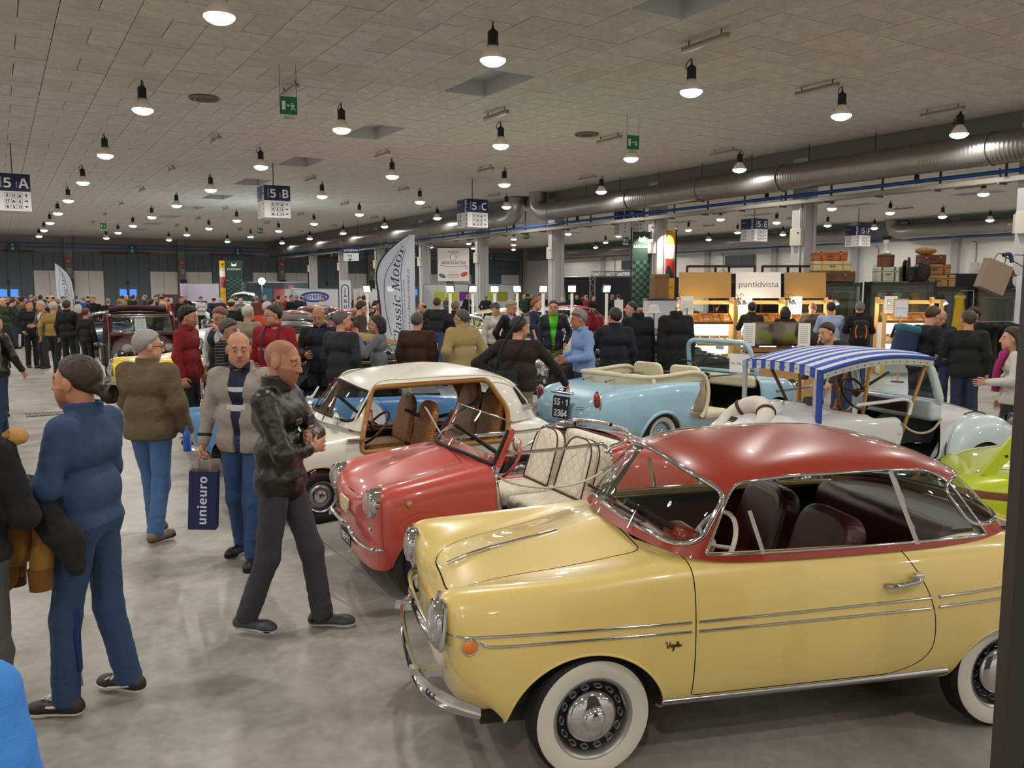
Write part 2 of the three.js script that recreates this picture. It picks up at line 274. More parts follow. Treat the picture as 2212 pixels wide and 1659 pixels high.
// ---------- high bay lamps ----------
{
  const HOUS = M(0x16181f, { roughness: 0.5 }), NECK = M(0xb5b2aa, { roughness: 0.4, metalness: 0.4 });
  const SHADE = M(0x9a9288, { roughness: 1, transmission: 0.4, thickness: 0 });
  const LENS = M(0xffffff, { emissive: 0xf2f4ff, emissiveIntensity: 14, roughness: 0.3 });
  const gH = lathe([[0.001, 0.62], [0.02, 0.62], [0.025, 0.56], [0.05, 0.555], [0.055, 0.53], [0.095, 0.52], [0.1, 0.5], [0.1, 0.3], [0.107, 0.295], [0.107, 0.26], [0.1, 0.255], [0.001, 0.255]], 14);
  const gN = lathe([[0.1, 0.262], [0.115, 0.25], [0.112, 0.238], [0.1, 0.235]], 16);
  const gS = lathe([[0.1, 0.24], [0.13, 0.2], [0.175, 0.13], [0.215, 0.055], [0.243, 0.0], [0.247, -0.012], [0.239, -0.004], [0.21, 0.055], [0.17, 0.13], [0.125, 0.2], [0.097, 0.235]], 20);
  const gL = lathe([[0.243, 0.006], [0.238, -0.02], [0.2, -0.06], [0.13, -0.098], [0.05, -0.115], [0.001, -0.118]], 20);
  const gC = tube([[0, 0.69, 0], [0.06, 0.66, 0], [0.13, 0.58, 0], [0.12, 0.48, 0], [0.09, 0.46, 0]], 0.011, 5, false, 10), gHook = bar([0, 0.6, 0], [0, 0.7, 0], 0.014, 5);
  const rows = [];
  for (let i = -3; i < 9; i++) for (let j = -3; j < 5; j++) rows.push([LAMP_X0 + LAMP_DX * j, LAMP_Z0 - LAMP_DZ * i, i, j, 0]);
  for (let i = -1; i < 9; i++) for (let j = 0; j < 5; j++) rows.push([33.5 + 4.95 * j, LAMP_Z0 - LAMP_DZ * i, i, j, 1]);
  for (const [x, z, i, j, bay] of rows) {
    const seen = (() => { const d = x * Math.sin(YAW) - z * Math.cos(YAW), r = x * Math.cos(YAW) + z * Math.sin(YAW); return d > 8 && Math.abs(r / d) < 0.64; })();
    const where = bay ? `${ORD[j]} from the left in the ${ORD[Math.max(0, i + 1)]} row beyond the columns` : i < 0 || j < 0 ? 'overhead behind the viewer' : `${ORD[j]} from the left in the ${ORD[i]} row of the near bay`;
    const t = thing('pendant_lamp', 'lit high bay lamp, ' + where, 'ceiling lamp', 'high bay ceiling lamps');
    mesh('ballast_housing', gH, HOUS, t); if (seen) mesh('collar', gN, NECK, t); mesh('shade', gS, SHADE, t); mesh('lens', gL, LENS, t); if (seen) { mesh('cable', gC, HOUS, t); } mesh('hook', gHook, HOUS, t);
    t.position.set(x, LAMP_Y, z); t.rotation.y = (i * 37 + j * 61) % 6;
    const l = new THREE.SpotLight(LAMP_TINT, LAMP_POWER, 0, 1.5, 0.25); l.position.set(0, -0.14, 0); l.target.position.set(0, -3, 0); l.shadow.radius = 5; l.castShadow = true; t.add(l, l.target);
  }
}
// ---------- fluorescent battens, ceiling vents ----------
{
  const spots = []; for (let k = -1; k < 8; k++) for (const x of [12.2, 22.4, 6.4, 17.3]) spots.push([x, -12.9 - 8.19 * k - (x > 15 ? 1.5 : 0)]);
  for (let k = 1; k < 6; k++) for (const x of [33, 40, 47]) spots.push([x, -16 - 8.19 * k]);
  let nl = 0, nr = 0; spots.sort((a, b) => (a[0] * Math.sin(YAW) - a[1] * Math.cos(YAW)) - (b[0] * Math.sin(YAW) - b[1] * Math.cos(YAW)));
  for (const [x, z] of spots) { const d = x * Math.sin(YAW) - z * Math.cos(YAW), r = x * Math.cos(YAW) + z * Math.sin(YAW); if (d < 10 || Math.abs(r / d) > 0.62) continue;
    const t = thing('fluorescent_batten', `unlit ceiling batten, ${ordw(r < 0 ? nl++ : nr++)} nearest one ${r < 0 ? 'left' : 'right'} of centre`, 'batten light', 'unlit ceiling battens');
    mesh('body', rbox(0.1, 0.07, 1.28, 0.02, 0, 0, 0), M(0x8c857a, { roughness: 0.5 }), t); mesh('diffuser', rbox(0.13, 0.06, 1.24, 0.03, 0, -0.05, 0), M(0xb7afa1, { roughness: 0.3 }), t);
    for (const s of [-1, 1]) mesh('clip', bar([0, 0, s * 0.45], [0, 0.14, s * 0.45], 0.012, 5), BLACK, t);
    t.position.set(x, CEIL - 0.13, z); }
  for (const [r, d, l] of [[-8.0, 22.8, 'left'], [2.4, 28, 'middle']]) { const p = W(r, d); const t = thing('ceiling_diffuser', `round dirty air diffuser in the ceiling, ${l} one`, 'air vent'); for (let k = 0; k < 3; k++) mesh('ring', new THREE.TorusGeometry(0.12 + 0.12 * k, 0.035, 6, 24).rotateX(Math.PI / 2), M(0x7d7263), t); mesh('core', cyl(0.1, 0.14, 0.08), M(0x4a4038), t); t.position.set(p.x, CEIL - 0.03, p.z); }
}
// ---------- hanging information cubes and exit signs ----------
{
  const face = (letter, narrow) => canvasTex(256, 320, (g, w, h) => {
    g.fillStyle = '#e9e9ea'; g.fillRect(0, 0, w, h); g.fillStyle = '#1a2350'; g.fillRect(0, 0, w, h * 0.47); g.fillStyle = '#f4f4f4';
    if (narrow) { g.font = 'bold 84px sans-serif'; g.textAlign = 'right'; g.fillText('5', w - 24, 72); g.fillText(letter, w - 22, 146); g.font = '17px sans-serif'; g.textAlign = 'left'; g.fillText('padiglione', 14, 62); g.fillText('corsia', 14, 134); }
    else { g.font = 'bold 118px sans-serif'; g.textAlign = 'left'; g.fillText('5', 54, 122); g.textAlign = 'right'; g.fillText(letter, w - 12, 122); g.save(); g.font = '20px sans-serif'; g.textAlign = 'left'; g.translate(44, 122); g.rotate(-Math.PI / 2); g.fillText('padiglione', 0, 0); g.restore(); g.save(); g.font = '20px sans-serif'; g.textAlign = 'left'; g.translate(w - 96, 122); g.rotate(-Math.PI / 2); g.fillText('corsia', 0, 0); g.restore(); }
    g.strokeStyle = '#333a50'; g.lineWidth = 2.5; g.fillStyle = '#2b3146';
    for (let j = 0; j < 3; j++) { for (let i = 0; i < (narrow ? 2 : 3); i++) { const x = (narrow ? 22 : 62) + 46 * i, y = 166 + 48 * j; g.strokeRect(x, y, 36, 38); g.beginPath(); if ((i + j) % 3 === 0) { g.arc(x + 18, y + 11, 5, 0, 7); g.rect(x + 12, y + 18, 12, 15); } else if ((i + j) % 3 === 1) { g.rect(x + 9, y + 8, 7, 24); g.rect(x + 21, y + 8, 7, 24); } else { g.moveTo(x + 18, y + 6); g.lineTo(x + 30, y + 32); g.lineTo(x + 6, y + 32); } g.fill(); }
      const ax = w - 36, ay = 185 + 48 * j; g.save(); g.translate(ax, ay); g.rotate([0, Math.PI / 2, -Math.PI / 2][j]); g.beginPath(); g.moveTo(0, -15); g.lineTo(11, 0); g.lineTo(4, 0); g.lineTo(4, 14); g.lineTo(-4, 14); g.lineTo(-4, 0); g.lineTo(-11, 0); g.fill(); g.restore(); }
  });
  'ABCDEF'.split('').forEach((L, k) => {
    const t = thing('direction_cube', `hanging blue and white direction cube lettered 5 ${L}`, 'sign', 'hanging hall direction cubes');
    const A = M(0xffffff, { map: face(L, false), roughness: 0.5 }), B = M(0xffffff, { map: face(L, true), roughness: 0.5 }), U = M(0xcfcfcf);
    const b = mesh('cube', box(1.02, 1.24, 1.02), [B, B, U, U, A, A], t); mesh('rod', bar([0, 0.62, 0], [0, CEIL - [5.35, 5.5, 5.45, 5.4, 5.35, 5.3][k] - .012, 0], 0.025, 6), M(0x777777), t);
    t.position.set(0.7 + 8.95 * k, [5.35, 5.5, 5.45, 5.4, 5.35, 5.3][k], -34.3);
  });
  const ex = canvasTex(200, 260, (g, w, h) => { g.fillStyle = '#1c7a4a'; g.fillRect(0, 0, w, 204); g.fillStyle = '#e6e4d8'; g.fillRect(0, 204, w, 56); g.fillStyle = '#eef3e6'; g.fillRect(26, 50, 40, 100); g.beginPath(); g.moveTo(78, 100); g.lineTo(98, 84); g.lineTo(98, 94); g.lineTo(116, 94); g.lineTo(116, 106); g.lineTo(98, 106); g.lineTo(98, 116); g.fill(); g.beginPath(); g.arc(140, 78, 9, 0, 7); g.fill(); g.lineWidth = 12; g.strokeStyle = '#eef3e6'; g.beginPath(); g.moveTo(150, 92); g.lineTo(146, 122); g.lineTo(128, 150); g.moveTo(146, 122); g.lineTo(164, 130); g.lineTo(172, 152); g.moveTo(150, 96); g.lineTo(126, 108); g.moveTo(150, 96); g.lineTo(172, 106); g.stroke(); g.fillStyle = '#333'; g.font = 'bold 23px sans-serif'; g.textAlign = 'center'; g.fillText('USCITA DI', w / 2, 230); g.fillText('EMERGENZA', w / 2, 253); });
  const EX = [[-5.0, 19.6, 6.12, 'large green running man exit sign hanging near the front of the hall'], [3.45, 24.9, 6.2, 'green exit sign hanging in front of a lamp right of the middle'], [-27.8, 58.7, 6.3, 'tiny green exit sign hanging far left in the main bay'], [-18.1, 62, 6.2, 'tiny green exit sign hanging left of the duct far away'], [1.0, 60, 5.7, 'tiny green exit sign hanging beyond the columns'], [7.4, 56, 5.2, 'tiny green exit sign left of the yellow gallery banner']];
  for (const [r, d, y, l] of EX) { const t = thing('exit_sign', l, 'exit sign', 'hanging exit signs'); const s = sheet('panel', 0.38, 0.5, ex, t, { t: 0.02, both: true }); for (const q of [-1, 1]) mesh('wire', bar([q * 0.18, 0.25, 0], [q * 0.18, CEIL - y, 0], 0.005, 4), BLACK, t); t.position.copy(W(r, d, y)); t.rotation.y = -0.25; }
}
// ---------- surface tools: clamped cubic B-spline nets, clipped patches, contours ----------
function basis(n, t) {
  const m = n - 3, s = clamp(Math.floor(t * m), 0, m - 1), k = i => i <= 3 ? 0 : i >= n ? 1 : (i - 3) / m, j = s + 3, N = [1, 0, 0, 0], L = [], Q = [];
  for (let p = 1; p <= 3; p++) { L[p] = t - k(j + 1 - p); Q[p] = k(j + p) - t; let sv = 0; for (let r = 0; r < p; r++) { const q = N[r] / (Q[r + 1] + L[p - r]); N[r] = sv + Q[r + 1] * q; sv = L[p - r] * q; } N[p] = sv; }
  return [s, N];
}
function bsurf(net) {
  const n = net.length, m = net[0].length;
  return (u, v) => { const [a, A] = basis(n, clamp(u, 0, 1)), [b, B] = basis(m, clamp(v, 0, 1)); let x = 0, y = 0, z = 0;
    for (let i = 0; i < 4; i++) for (let j = 0; j < 4; j++) { const w = A[i] * B[j], p = net[a + i][b + j]; x += w * p[0]; y += w * p[1]; z += w * p[2]; } return V(x, y, z); };
}
function bcurve(pts) { const n = pts.length; return t => { const [a, A] = basis(n, clamp(t, 0, 1)); let x = 0, y = 0, z = 0; for (let i = 0; i < 4; i++) { const p = pts[a + i]; x += A[i] * p[0]; y += A[i] * p[1]; z += A[i] * (p[2] ?? 0); } return V(x, y, z); }; }
const bpts = (pts, n = 40) => { const c = bcurve(pts); return Array.from({ length: n + 1 }, (_, i) => c(i / n)); };
function polySDF(poly, x, y) {           // negative inside
  let d = 1e9, s = 1;
  for (let i = 0, j = poly.length - 1; i < poly.length; j = i++) { const a = poly[i], b = poly[j], ex = b[0] - a[0], ey = b[1] - a[1], wx = x - a[0], wy = y - a[1], t = clamp((wx * ex + wy * ey) / (ex * ex + ey * ey || 1e-12), 0, 1), dx = wx - ex * t, dy = wy - ey * t; d = Math.min(d, dx * dx + dy * dy);
    const c1 = y >= a[1], c2 = y < b[1], c3 = ex * wy > ey * wx; if ((c1 && c2 && c3) || (!c1 && !c2 && !c3)) s = -s; }
  return s * Math.sqrt(d);
}
// mesh of the part of S where every clip field is > 0; contour = boundary lines made by the clip number o.edge
function patch(S, o = {}) {
  const { nu = 60, nv = 40, u0 = 0, u1 = 1, v0 = 0, v1 = 1, clips = [], flip = false, off = 0, edge = -1 } = o;
  const e = 1e-4, P = [], N = [], U = [], I = [], segs = [];
  const nrm = (u, v) => { const a = S(Math.min(u + e, 1), v), b = S(Math.max(u - e, 0), v), c = S(u, Math.min(v + e, 1)), d = S(u, Math.max(v - e, 0)); const n = a.sub(b).cross(c.sub(d)); if (n.lengthSq() < 1e-22) n.set(0, 1, 0); n.normalize(); return flip ? n.negate() : n; };
  const at = (u, v) => { const p = S(u, v); if (off) p.addScaledVector(nrm(u, v), off); return p; };
  const mk = (u, v) => { const p = at(u, v); return { u, v, p, f: clips.map(c => c(p, u, v)), id: -1 }; };
  const emit = q => { if (q.id < 0) { q.id = P.length / 3; const n = nrm(q.u, q.v); P.push(q.p.x, q.p.y, q.p.z); N.push(n.x, n.y, n.z); U.push(q.u, q.v); } return q.id; };
  const grid = []; for (let i = 0; i <= nu; i++) { grid.push([]); for (let j = 0; j <= nv; j++) grid[i].push(mk(lerp(u0, u1, i / nu), lerp(v0, v1, j / nv))); }
  for (let i = 0; i < nu; i++) for (let j = 0; j < nv; j++) {
    let poly = [grid[i][j], grid[i + 1][j], grid[i + 1][j + 1], grid[i][j + 1]];
    for (let c = 0; c < clips.length && poly.length; c++) {
      if (poly.every(q => q.f[c] >= 0)) continue; const out = [], cut = [];
      for (let k = 0; k < poly.length; k++) { const a = poly[k], b = poly[(k + 1) % poly.length], A = a.f[c], B = b.f[c]; if (A >= 0) out.push(a);
        if ((A >= 0) !== (B >= 0)) { let t = A / (A - B), q = mk(lerp(a.u, b.u, t), lerp(a.v, b.v, t)); for (let it = 0; it < 2; it++) { const F = q.f[c]; if (Math.abs(F) < 1e-5) break; const t2 = (F >= 0) === (A >= 0) ? lerp(t, 1, clamp(F / (F - B), 0, 1)) : lerp(0, t, clamp(A / (A - F), 0, 1)); t = t2; q = mk(lerp(a.u, b.u, t), lerp(a.v, b.v, t)); } q.f[c] = 0; out.push(q); cut.push(q); } }
      if (c === edge && cut.length === 2) segs.push([cut[0].p, cut[1].p]); poly = out;
    }
    if (poly.length < 3) continue; const ids = poly.map(emit); for (let k = 1; k + 1 < ids.length; k++) flip ? I.push(ids[0], ids[k + 1], ids[k]) : I.push(ids[0], ids[k], ids[k + 1]);
  }
  const g = new THREE.BufferGeometry(); g.setAttribute('position', new THREE.Float32BufferAttribute(P, 3)); g.setAttribute('normal', new THREE.Float32BufferAttribute(N, 3)); g.setAttribute('uv', new THREE.Float32BufferAttribute(U, 2)); g.setIndex(I);
  return { geo: g, lines: edge >= 0 ? chain(segs) : [] };
}
function chain(segs) {
  const key = p => Math.round(p.x * 700) + ',' + Math.round(p.y * 700) + ',' + Math.round(p.z * 700), map = new Map(), used = new Set();
  segs.forEach((s, i) => s.forEach((p, k) => { const q = key(p); if (!map.has(q)) map.set(q, []); map.get(q).push([i, k]); }));
  const out = []; const near = p => { const r = []; for (let a = -1; a <= 1; a++) for (let b = -1; b <= 1; b++) for (let c = -1; c <= 1; c++) { const m = map.get((Math.round(p.x * 700) + a) + ',' + (Math.round(p.y * 700) + b) + ',' + (Math.round(p.z * 700) + c)); if (m) r.push(...m); } return r; };
  const walk = (p, list, front) => { for (;;) { const n = near(p).find(([i]) => !used.has(i)); if (!n) return; used.add(n[0]); const q = segs[n[0]][1 - n[1]]; front ? list.unshift(q) : list.push(q); p = q; } };
  segs.forEach((s, i) => { if (used.has(i)) return; used.add(i); const l = [s[0], s[1]]; walk(s[1], l, false); walk(s[0], l, true); if (l.length > 3) out.push(l); });
  return out;
}
function trim(lines, r, n = 6, minLen = 0.08) {       // round moulding along contours
  const gs = [];
  for (const l of lines) { const pts = [l[0]]; let len = 0; for (const p of l) { const q = pts[pts.length - 1]; if (p.distanceTo(q) > Math.max(0.014, r)) { len += p.distanceTo(q); pts.push(p); } } if (len < minLen || pts.length < 3) continue;
    const closed = l[0].distanceTo(l[l.length - 1]) < 0.03; if (closed && pts[pts.length - 1].distanceTo(pts[0]) < 0.02) pts.pop(); gs.push(tube(pts, r, n, closed, pts.length * 2)); }
  return gs.length ? merge(gs) : box(0.001, 0.001, 0.001);
}
function mirrorZ(g) { const m = clean(g.clone()); const p = m.attributes.position, n = m.attributes.normal; for (let i = 0; i < p.count; i++) { p.setZ(i, -p.getZ(i)); n.setZ(i, -n.getZ(i)); } const I = m.index.array; for (let i = 0; i < I.length; i += 3) { const t = I[i]; I[i] = I[i + 1]; I[i + 1] = t; } return m; }
function pair(n, g, m, t) { mesh(n, g, m, t); mesh(n, mirrorZ(g), m, t); }
const both = g => merge([g, mirrorZ(g)]);
const arch = (cx, cy, rx, ry, zmin = 0.3) => p => p.z < zmin ? 1 : (Math.hypot((p.x - cx) / rx, (p.y - cy) / ry) - 1) * Math.min(rx, ry);
const pxy = (poly, zmin = 0.3) => p => p.z < zmin ? 1 : polySDF(poly, p.x, p.y);          // outside a side outline
const pxz = (poly, ymin = 0) => p => p.y < ymin ? 1 : polySDF(poly, p.x, Math.abs(p.z));   // outside a plan outline
const inv = (f, g = 0) => (p, u, v) => { const q = f(p, u, v); return q === 1 ? -1 : -q - g; };
const gap = (f, g) => (p, u, v) => f(p, u, v) - g;
// ---------- shared parts ----------
function wheel(parent, x, y, z, o = {}) {
  const { R: ro = 0.28, w = 0.14, rim = 0.165, white = 0, steer = 0, style = 'plain', rimMat = DULL, cap = CHROME } = o;
  const h = w / 2, k = new THREE.Group(); k.name = 'wheel'; parent.add(k); k.position.set(x, y, z); k.rotation.y = steer;
  const ax = g => g.rotateX(Math.PI / 2); const s = z < 0 ? -1 : 1; if (s < 0) k.rotation.y += Math.PI;
  const prof = [[rim, -h * 0.8], [rim + 0.02, -h * 0.95], [lerp(rim, ro, 0.5), -h * 1.08], [ro - 0.03, -h], [ro - 0.008, -h * 0.72]];
  for (let i = 0; i < 4; i++) { const a = -h * 0.66 + i * h * 0.36; prof.push([ro, a], [ro, a + h * 0.24], [ro - 0.007, a + h * 0.26], [ro - 0.007, a + h * 0.34]); }
  prof.push([ro - 0.008, h * 0.76], [ro - 0.03, h], [lerp(rim, ro, 0.5), h * 1.08], [rim + 0.02, h * 0.95], [rim, h * 0.8]);
  mesh('tire', ax(lathe(prof, 40)), RUBBER, k);
  if (white) mesh('whitewall', ax(lathe([[rim + 0.004, h * 0.93], [rim + 0.018, h * 0.99], [lerp(rim, ro, 0.5), h * 1.1], [rim + (ro - rim) * white, h * 1.03], [rim + (ro - rim) * white + 0.004, h * 0.98]], 48)), M(0xcfc8ba, { roughness: 0.65 }), k);
  mesh('rim', ax(lathe([[rim - 0.004, -h * 0.7], [rim - 0.012, h * 0.35], [rim - 0.012, h * 0.8], [rim + 0.004, h * 0.98], [rim + 0.008, h * 0.93], [rim - 0.002, h * 0.75]], 40)), rimMat, k);
  const rd = rim - 0.012;
  if (style === 'slots') { const sh = new THREE.Shape(); sh.absarc(0, 0, rd, 0, 7); const hub = new THREE.Path(); hub.absarc(0, 0, rd * 0.66, 0, 7, true); sh.holes.push(hub);
    for (let i = 0; i < 14; i++) { const a = i / 14 * 2 * Math.PI, q = new THREE.Path(), pts = []; for (let j = 0; j < 14; j++) { const t = j / 14 * 2 * Math.PI, lx = rd * 0.83 + Math.cos(t) * rd * 0.055, ly = Math.sin(t) * rd * 0.105; pts.push(new THREE.Vector2(lx * Math.cos(a) - ly * Math.sin(a), lx * Math.sin(a) + ly * Math.cos(a))); } q.setFromPoints(pts.reverse()); sh.holes.push(q); }
    mesh('rim_disc', new THREE.ExtrudeGeometry(sh, { depth: 0.008, bevelEnabled: true, bevelSize: 0.002, bevelThickness: 0.003, bevelSegments: 2, curveSegments: 40 }).translate(0, 0, h * 0.45), rimMat, k);
    mesh('brake_drum', ax(cyl(rd * 0.95, rd * 0.95, h * 0.5, 24)), BLACK, k);
    mesh('hub_cap', ax(lathe([[rd * 0.71, h * 0.5], [rd * 0.69, h * 0.72], [rd * 0.55, h * 0.98], [rd * 0.38, h * 1.1], [rd * 0.33, h * 1.1], [rd * 0.31, h * 1.12], [rd * 0.26, h * 1.32], [rd * 0.16, h * 1.42], [rd * 0.13, h * 1.4], [0.001, h * 1.41]], 36)), cap, k);
  } else if (style === 'spoke') { mesh('rim_disc', ax(lathe([[rd, h * 0.2], [rd * 0.6, h * 0.35], [0.001, h * 0.4]], 24)), BLACK, k); const g = []; for (let i = 0; i < 5; i++) { const a = i / 5 * 2 * Math.PI; g.push(rbox(rd * 0.9, rd * 0.4, h * 0.4, 0.01, rd * 0.5, 0, h * 0.6).rotateZ(a)); } mesh('hub_cap', merge(g), cap, k);
  } else { mesh('rim_disc', ax(lathe([[rd, h * 0.25], [rd * 0.75, h * 0.55], [rd * 0.55, h * 0.5], [0.001, h * 0.5]], 30)), o.disc ?? rimMat, k); mesh('hub_cap', ax(lathe([[rd * 0.55, h * 0.5], [rd * 0.5, h * 0.75], [rd * 0.3, h * 0.95], [0.001, h]], 26)), cap, k); }
  return k;
}
function headlamp(parent, x, y, z, r, o = {}) {   // faces -x
  const k = new THREE.Group(); k.name = 'headlamp'; parent.add(k); k.position.set(x, y, z); k.rotation.set(0, o.yaw ?? 0, o.tilt ?? 0);
  const ax = g => g.rotateZ(Math.PI / 2), d = o.depth ?? 0.05;
  mesh('rim', ax(lathe([[r * 1.12, -d], [r * 1.14, 0], [r * 1.1, d * 0.5], [r * 1.0, d * 0.75], [r * 0.95, d * 0.6], [r * 0.95, d * 0.3]], 30)), CHROME, k);
  mesh('reflector', ax(lathe([[r * 0.95, d * 0.35], [r * 0.7, -d * 0.2], [r * 0.3, -d * 0.6], [0.001, -d * 0.7]], 24)), M(0xbdbdb8, { roughness: 0.25, metalness: 1 }), k);
  mesh('lens', ax(lathe([[r * 0.95, d * 0.55], [r * 0.75, d * 0.95], [r * 0.4, d * 1.2], [0.001, d * 1.3]], 24)), M(0xeef0ea, { roughness: 0.15, transmission: 0.75, thickness: 0 }), k);
  return k;
}
function steeringWheel(parent, x, y, z, r, tilt, mat, o = {}) {
  const k = new THREE.Group(); k.name = 'steering_wheel'; parent.add(k); k.position.set(x, y, z); k.rotation.z = tilt;   // plane normal along local x before tilt
  mesh('ring', new THREE.TorusGeometry(r, o.t ?? 0.013, 8, 40).rotateY(Math.PI / 2), mat, k);
  const sp = []; for (const a of o.spokes ?? [0.3, Math.PI - 0.3]) sp.push(bar([-0.03, 0, 0], [0, Math.sin(a) * r, Math.cos(a) * r], 0.011, 6)); mesh('spokes', merge(sp), o.spokeMat ?? mat, k);
  mesh('hub', cyl(0.035, 0.045, 0.06, 16).rotateZ(Math.PI / 2).translate(-0.03, 0, 0), mat, k); mesh('column', bar([-0.03, 0, 0], [-0.5, 0, 0], 0.016, 8), BLACK, k); return k;
}
const quilt = (() => { const t = noiseTex(256, (u, v) => { const a = Math.abs(((u * 4 + v * 4) % 1 + 1) % 1 - 0.5), b = Math.abs(((u * 4 - v * 4) % 1 + 1) % 1 - 0.5), d = Math.min(0.5 - a, 0.5 - b), h = Math.pow(clamp(d / 0.25, 0, 1), 0.5) * 200 + 20; return [h, h, h]; }, false); return t; })();
const quiltC = noiseTex(256, (u, v) => { const a = Math.abs(((u * 4 + v * 4) % 1 + 1) % 1 - 0.5), b = Math.abs(((u * 4 - v * 4) % 1 + 1) % 1 - 0.5), d = Math.min(0.5 - a, 0.5 - b); return d < 0.012 ? [190, 140, 120] : [228, 220, 200]; });
function padSeat(parent, x, y, z, o = {}) {     // seat facing -x; back outline rounded
  const { w = 0.46, bh = 0.52, tilt = 0.28, m = M(0xddd4c0), pipe, cush = 0.46, top = 0.14, th = 0.09 } = o;
  const k = new THREE.Group(); k.name = 'seat'; parent.add(k); k.position.set(x, y, z);
  const out = roundPoly([[-w / 2, 0], [w / 2, 0], [w * 0.45, bh], [-w * 0.45, bh]], [0.04, 0.04, top, top], 8);
  const uvs = g => { const p = g.attributes.position, uv = new Float32Array(p.count * 2); for (let i = 0; i < p.count; i++) { uv[2 * i] = p.getX(i) * 2.2; uv[2 * i + 1] = p.getY(i) * 2.2; } g.setAttribute('uv', new THREE.BufferAttribute(uv, 2)); return g; };
  const back = uvs(extrude(out, th, th * 0.4, 4)).rotateY(-Math.PI / 2).rotateZ(-tilt).translate(0.22, 0.1, 0);
  mesh('backrest', back, m, k);
  const c = uvs(extrude(roundPoly([[-w / 2, -cush / 2], [w / 2, -cush / 2], [w / 2, cush / 2], [-w / 2, cush / 2]], 0.06), 0.14, 0.05, 4)).rotateX(Math.PI / 2).rotateY(Math.PI / 2).translate(0, 0.05, 0);
  mesh('cushion', c, m, k);
  if (pipe) { const pts = out.map(p => V(p[0], p[1], -th * 0.42).applyAxisAngle(V(0, 1, 0), -Math.PI / 2).applyAxisAngle(V(0, 0, 1), -tilt).add(V(0.22, 0.1, 0))); const p2 = out.map(p => V(p[0], p[1], th * 0.42).applyAxisAngle(V(0, 1, 0), -Math.PI / 2).applyAxisAngle(V(0, 0, 1), -tilt).add(V(0.22, 0.1, 0))); for (const q of [pts, p2]) mesh('piping', tube(q, 0.006, 5, true, 60), pipe, k); }
  return k;
}
function numberPlate(parent, w, h, lines, o = {}) {
  const t = canvasTex(256, Math.round(256 * h / w), (g, W_, H_) => { g.fillStyle = o.bg ?? '#14161b'; g.fillRect(0, 0, W_, H_); g.strokeStyle = '#777'; g.lineWidth = 4; g.strokeRect(2, 2, W_ - 4, H_ - 4); g.fillStyle = o.fg ?? '#e8e8e4'; g.textAlign = 'center'; const fs = H_ / lines.length * 0.82; g.font = `bold ${fs}px sans-serif`; lines.forEach((s, i) => g.fillText(s, W_ / 2, H_ / lines.length * (i + 0.82), W_ - 16)); });
  return sheet('number_plate', w, h, t, parent, { t: 0.008, edge: 0x222222 });
}
function underbody(parent, x0, x1, w, y0 = 0.2, y1 = 0.34) { mesh('underbody', merge([box(x1 - x0, y1 - y0, w * 0.98, (x0 + x1) / 2, (y0 + y1) / 2, 0)]), DARK, parent); }
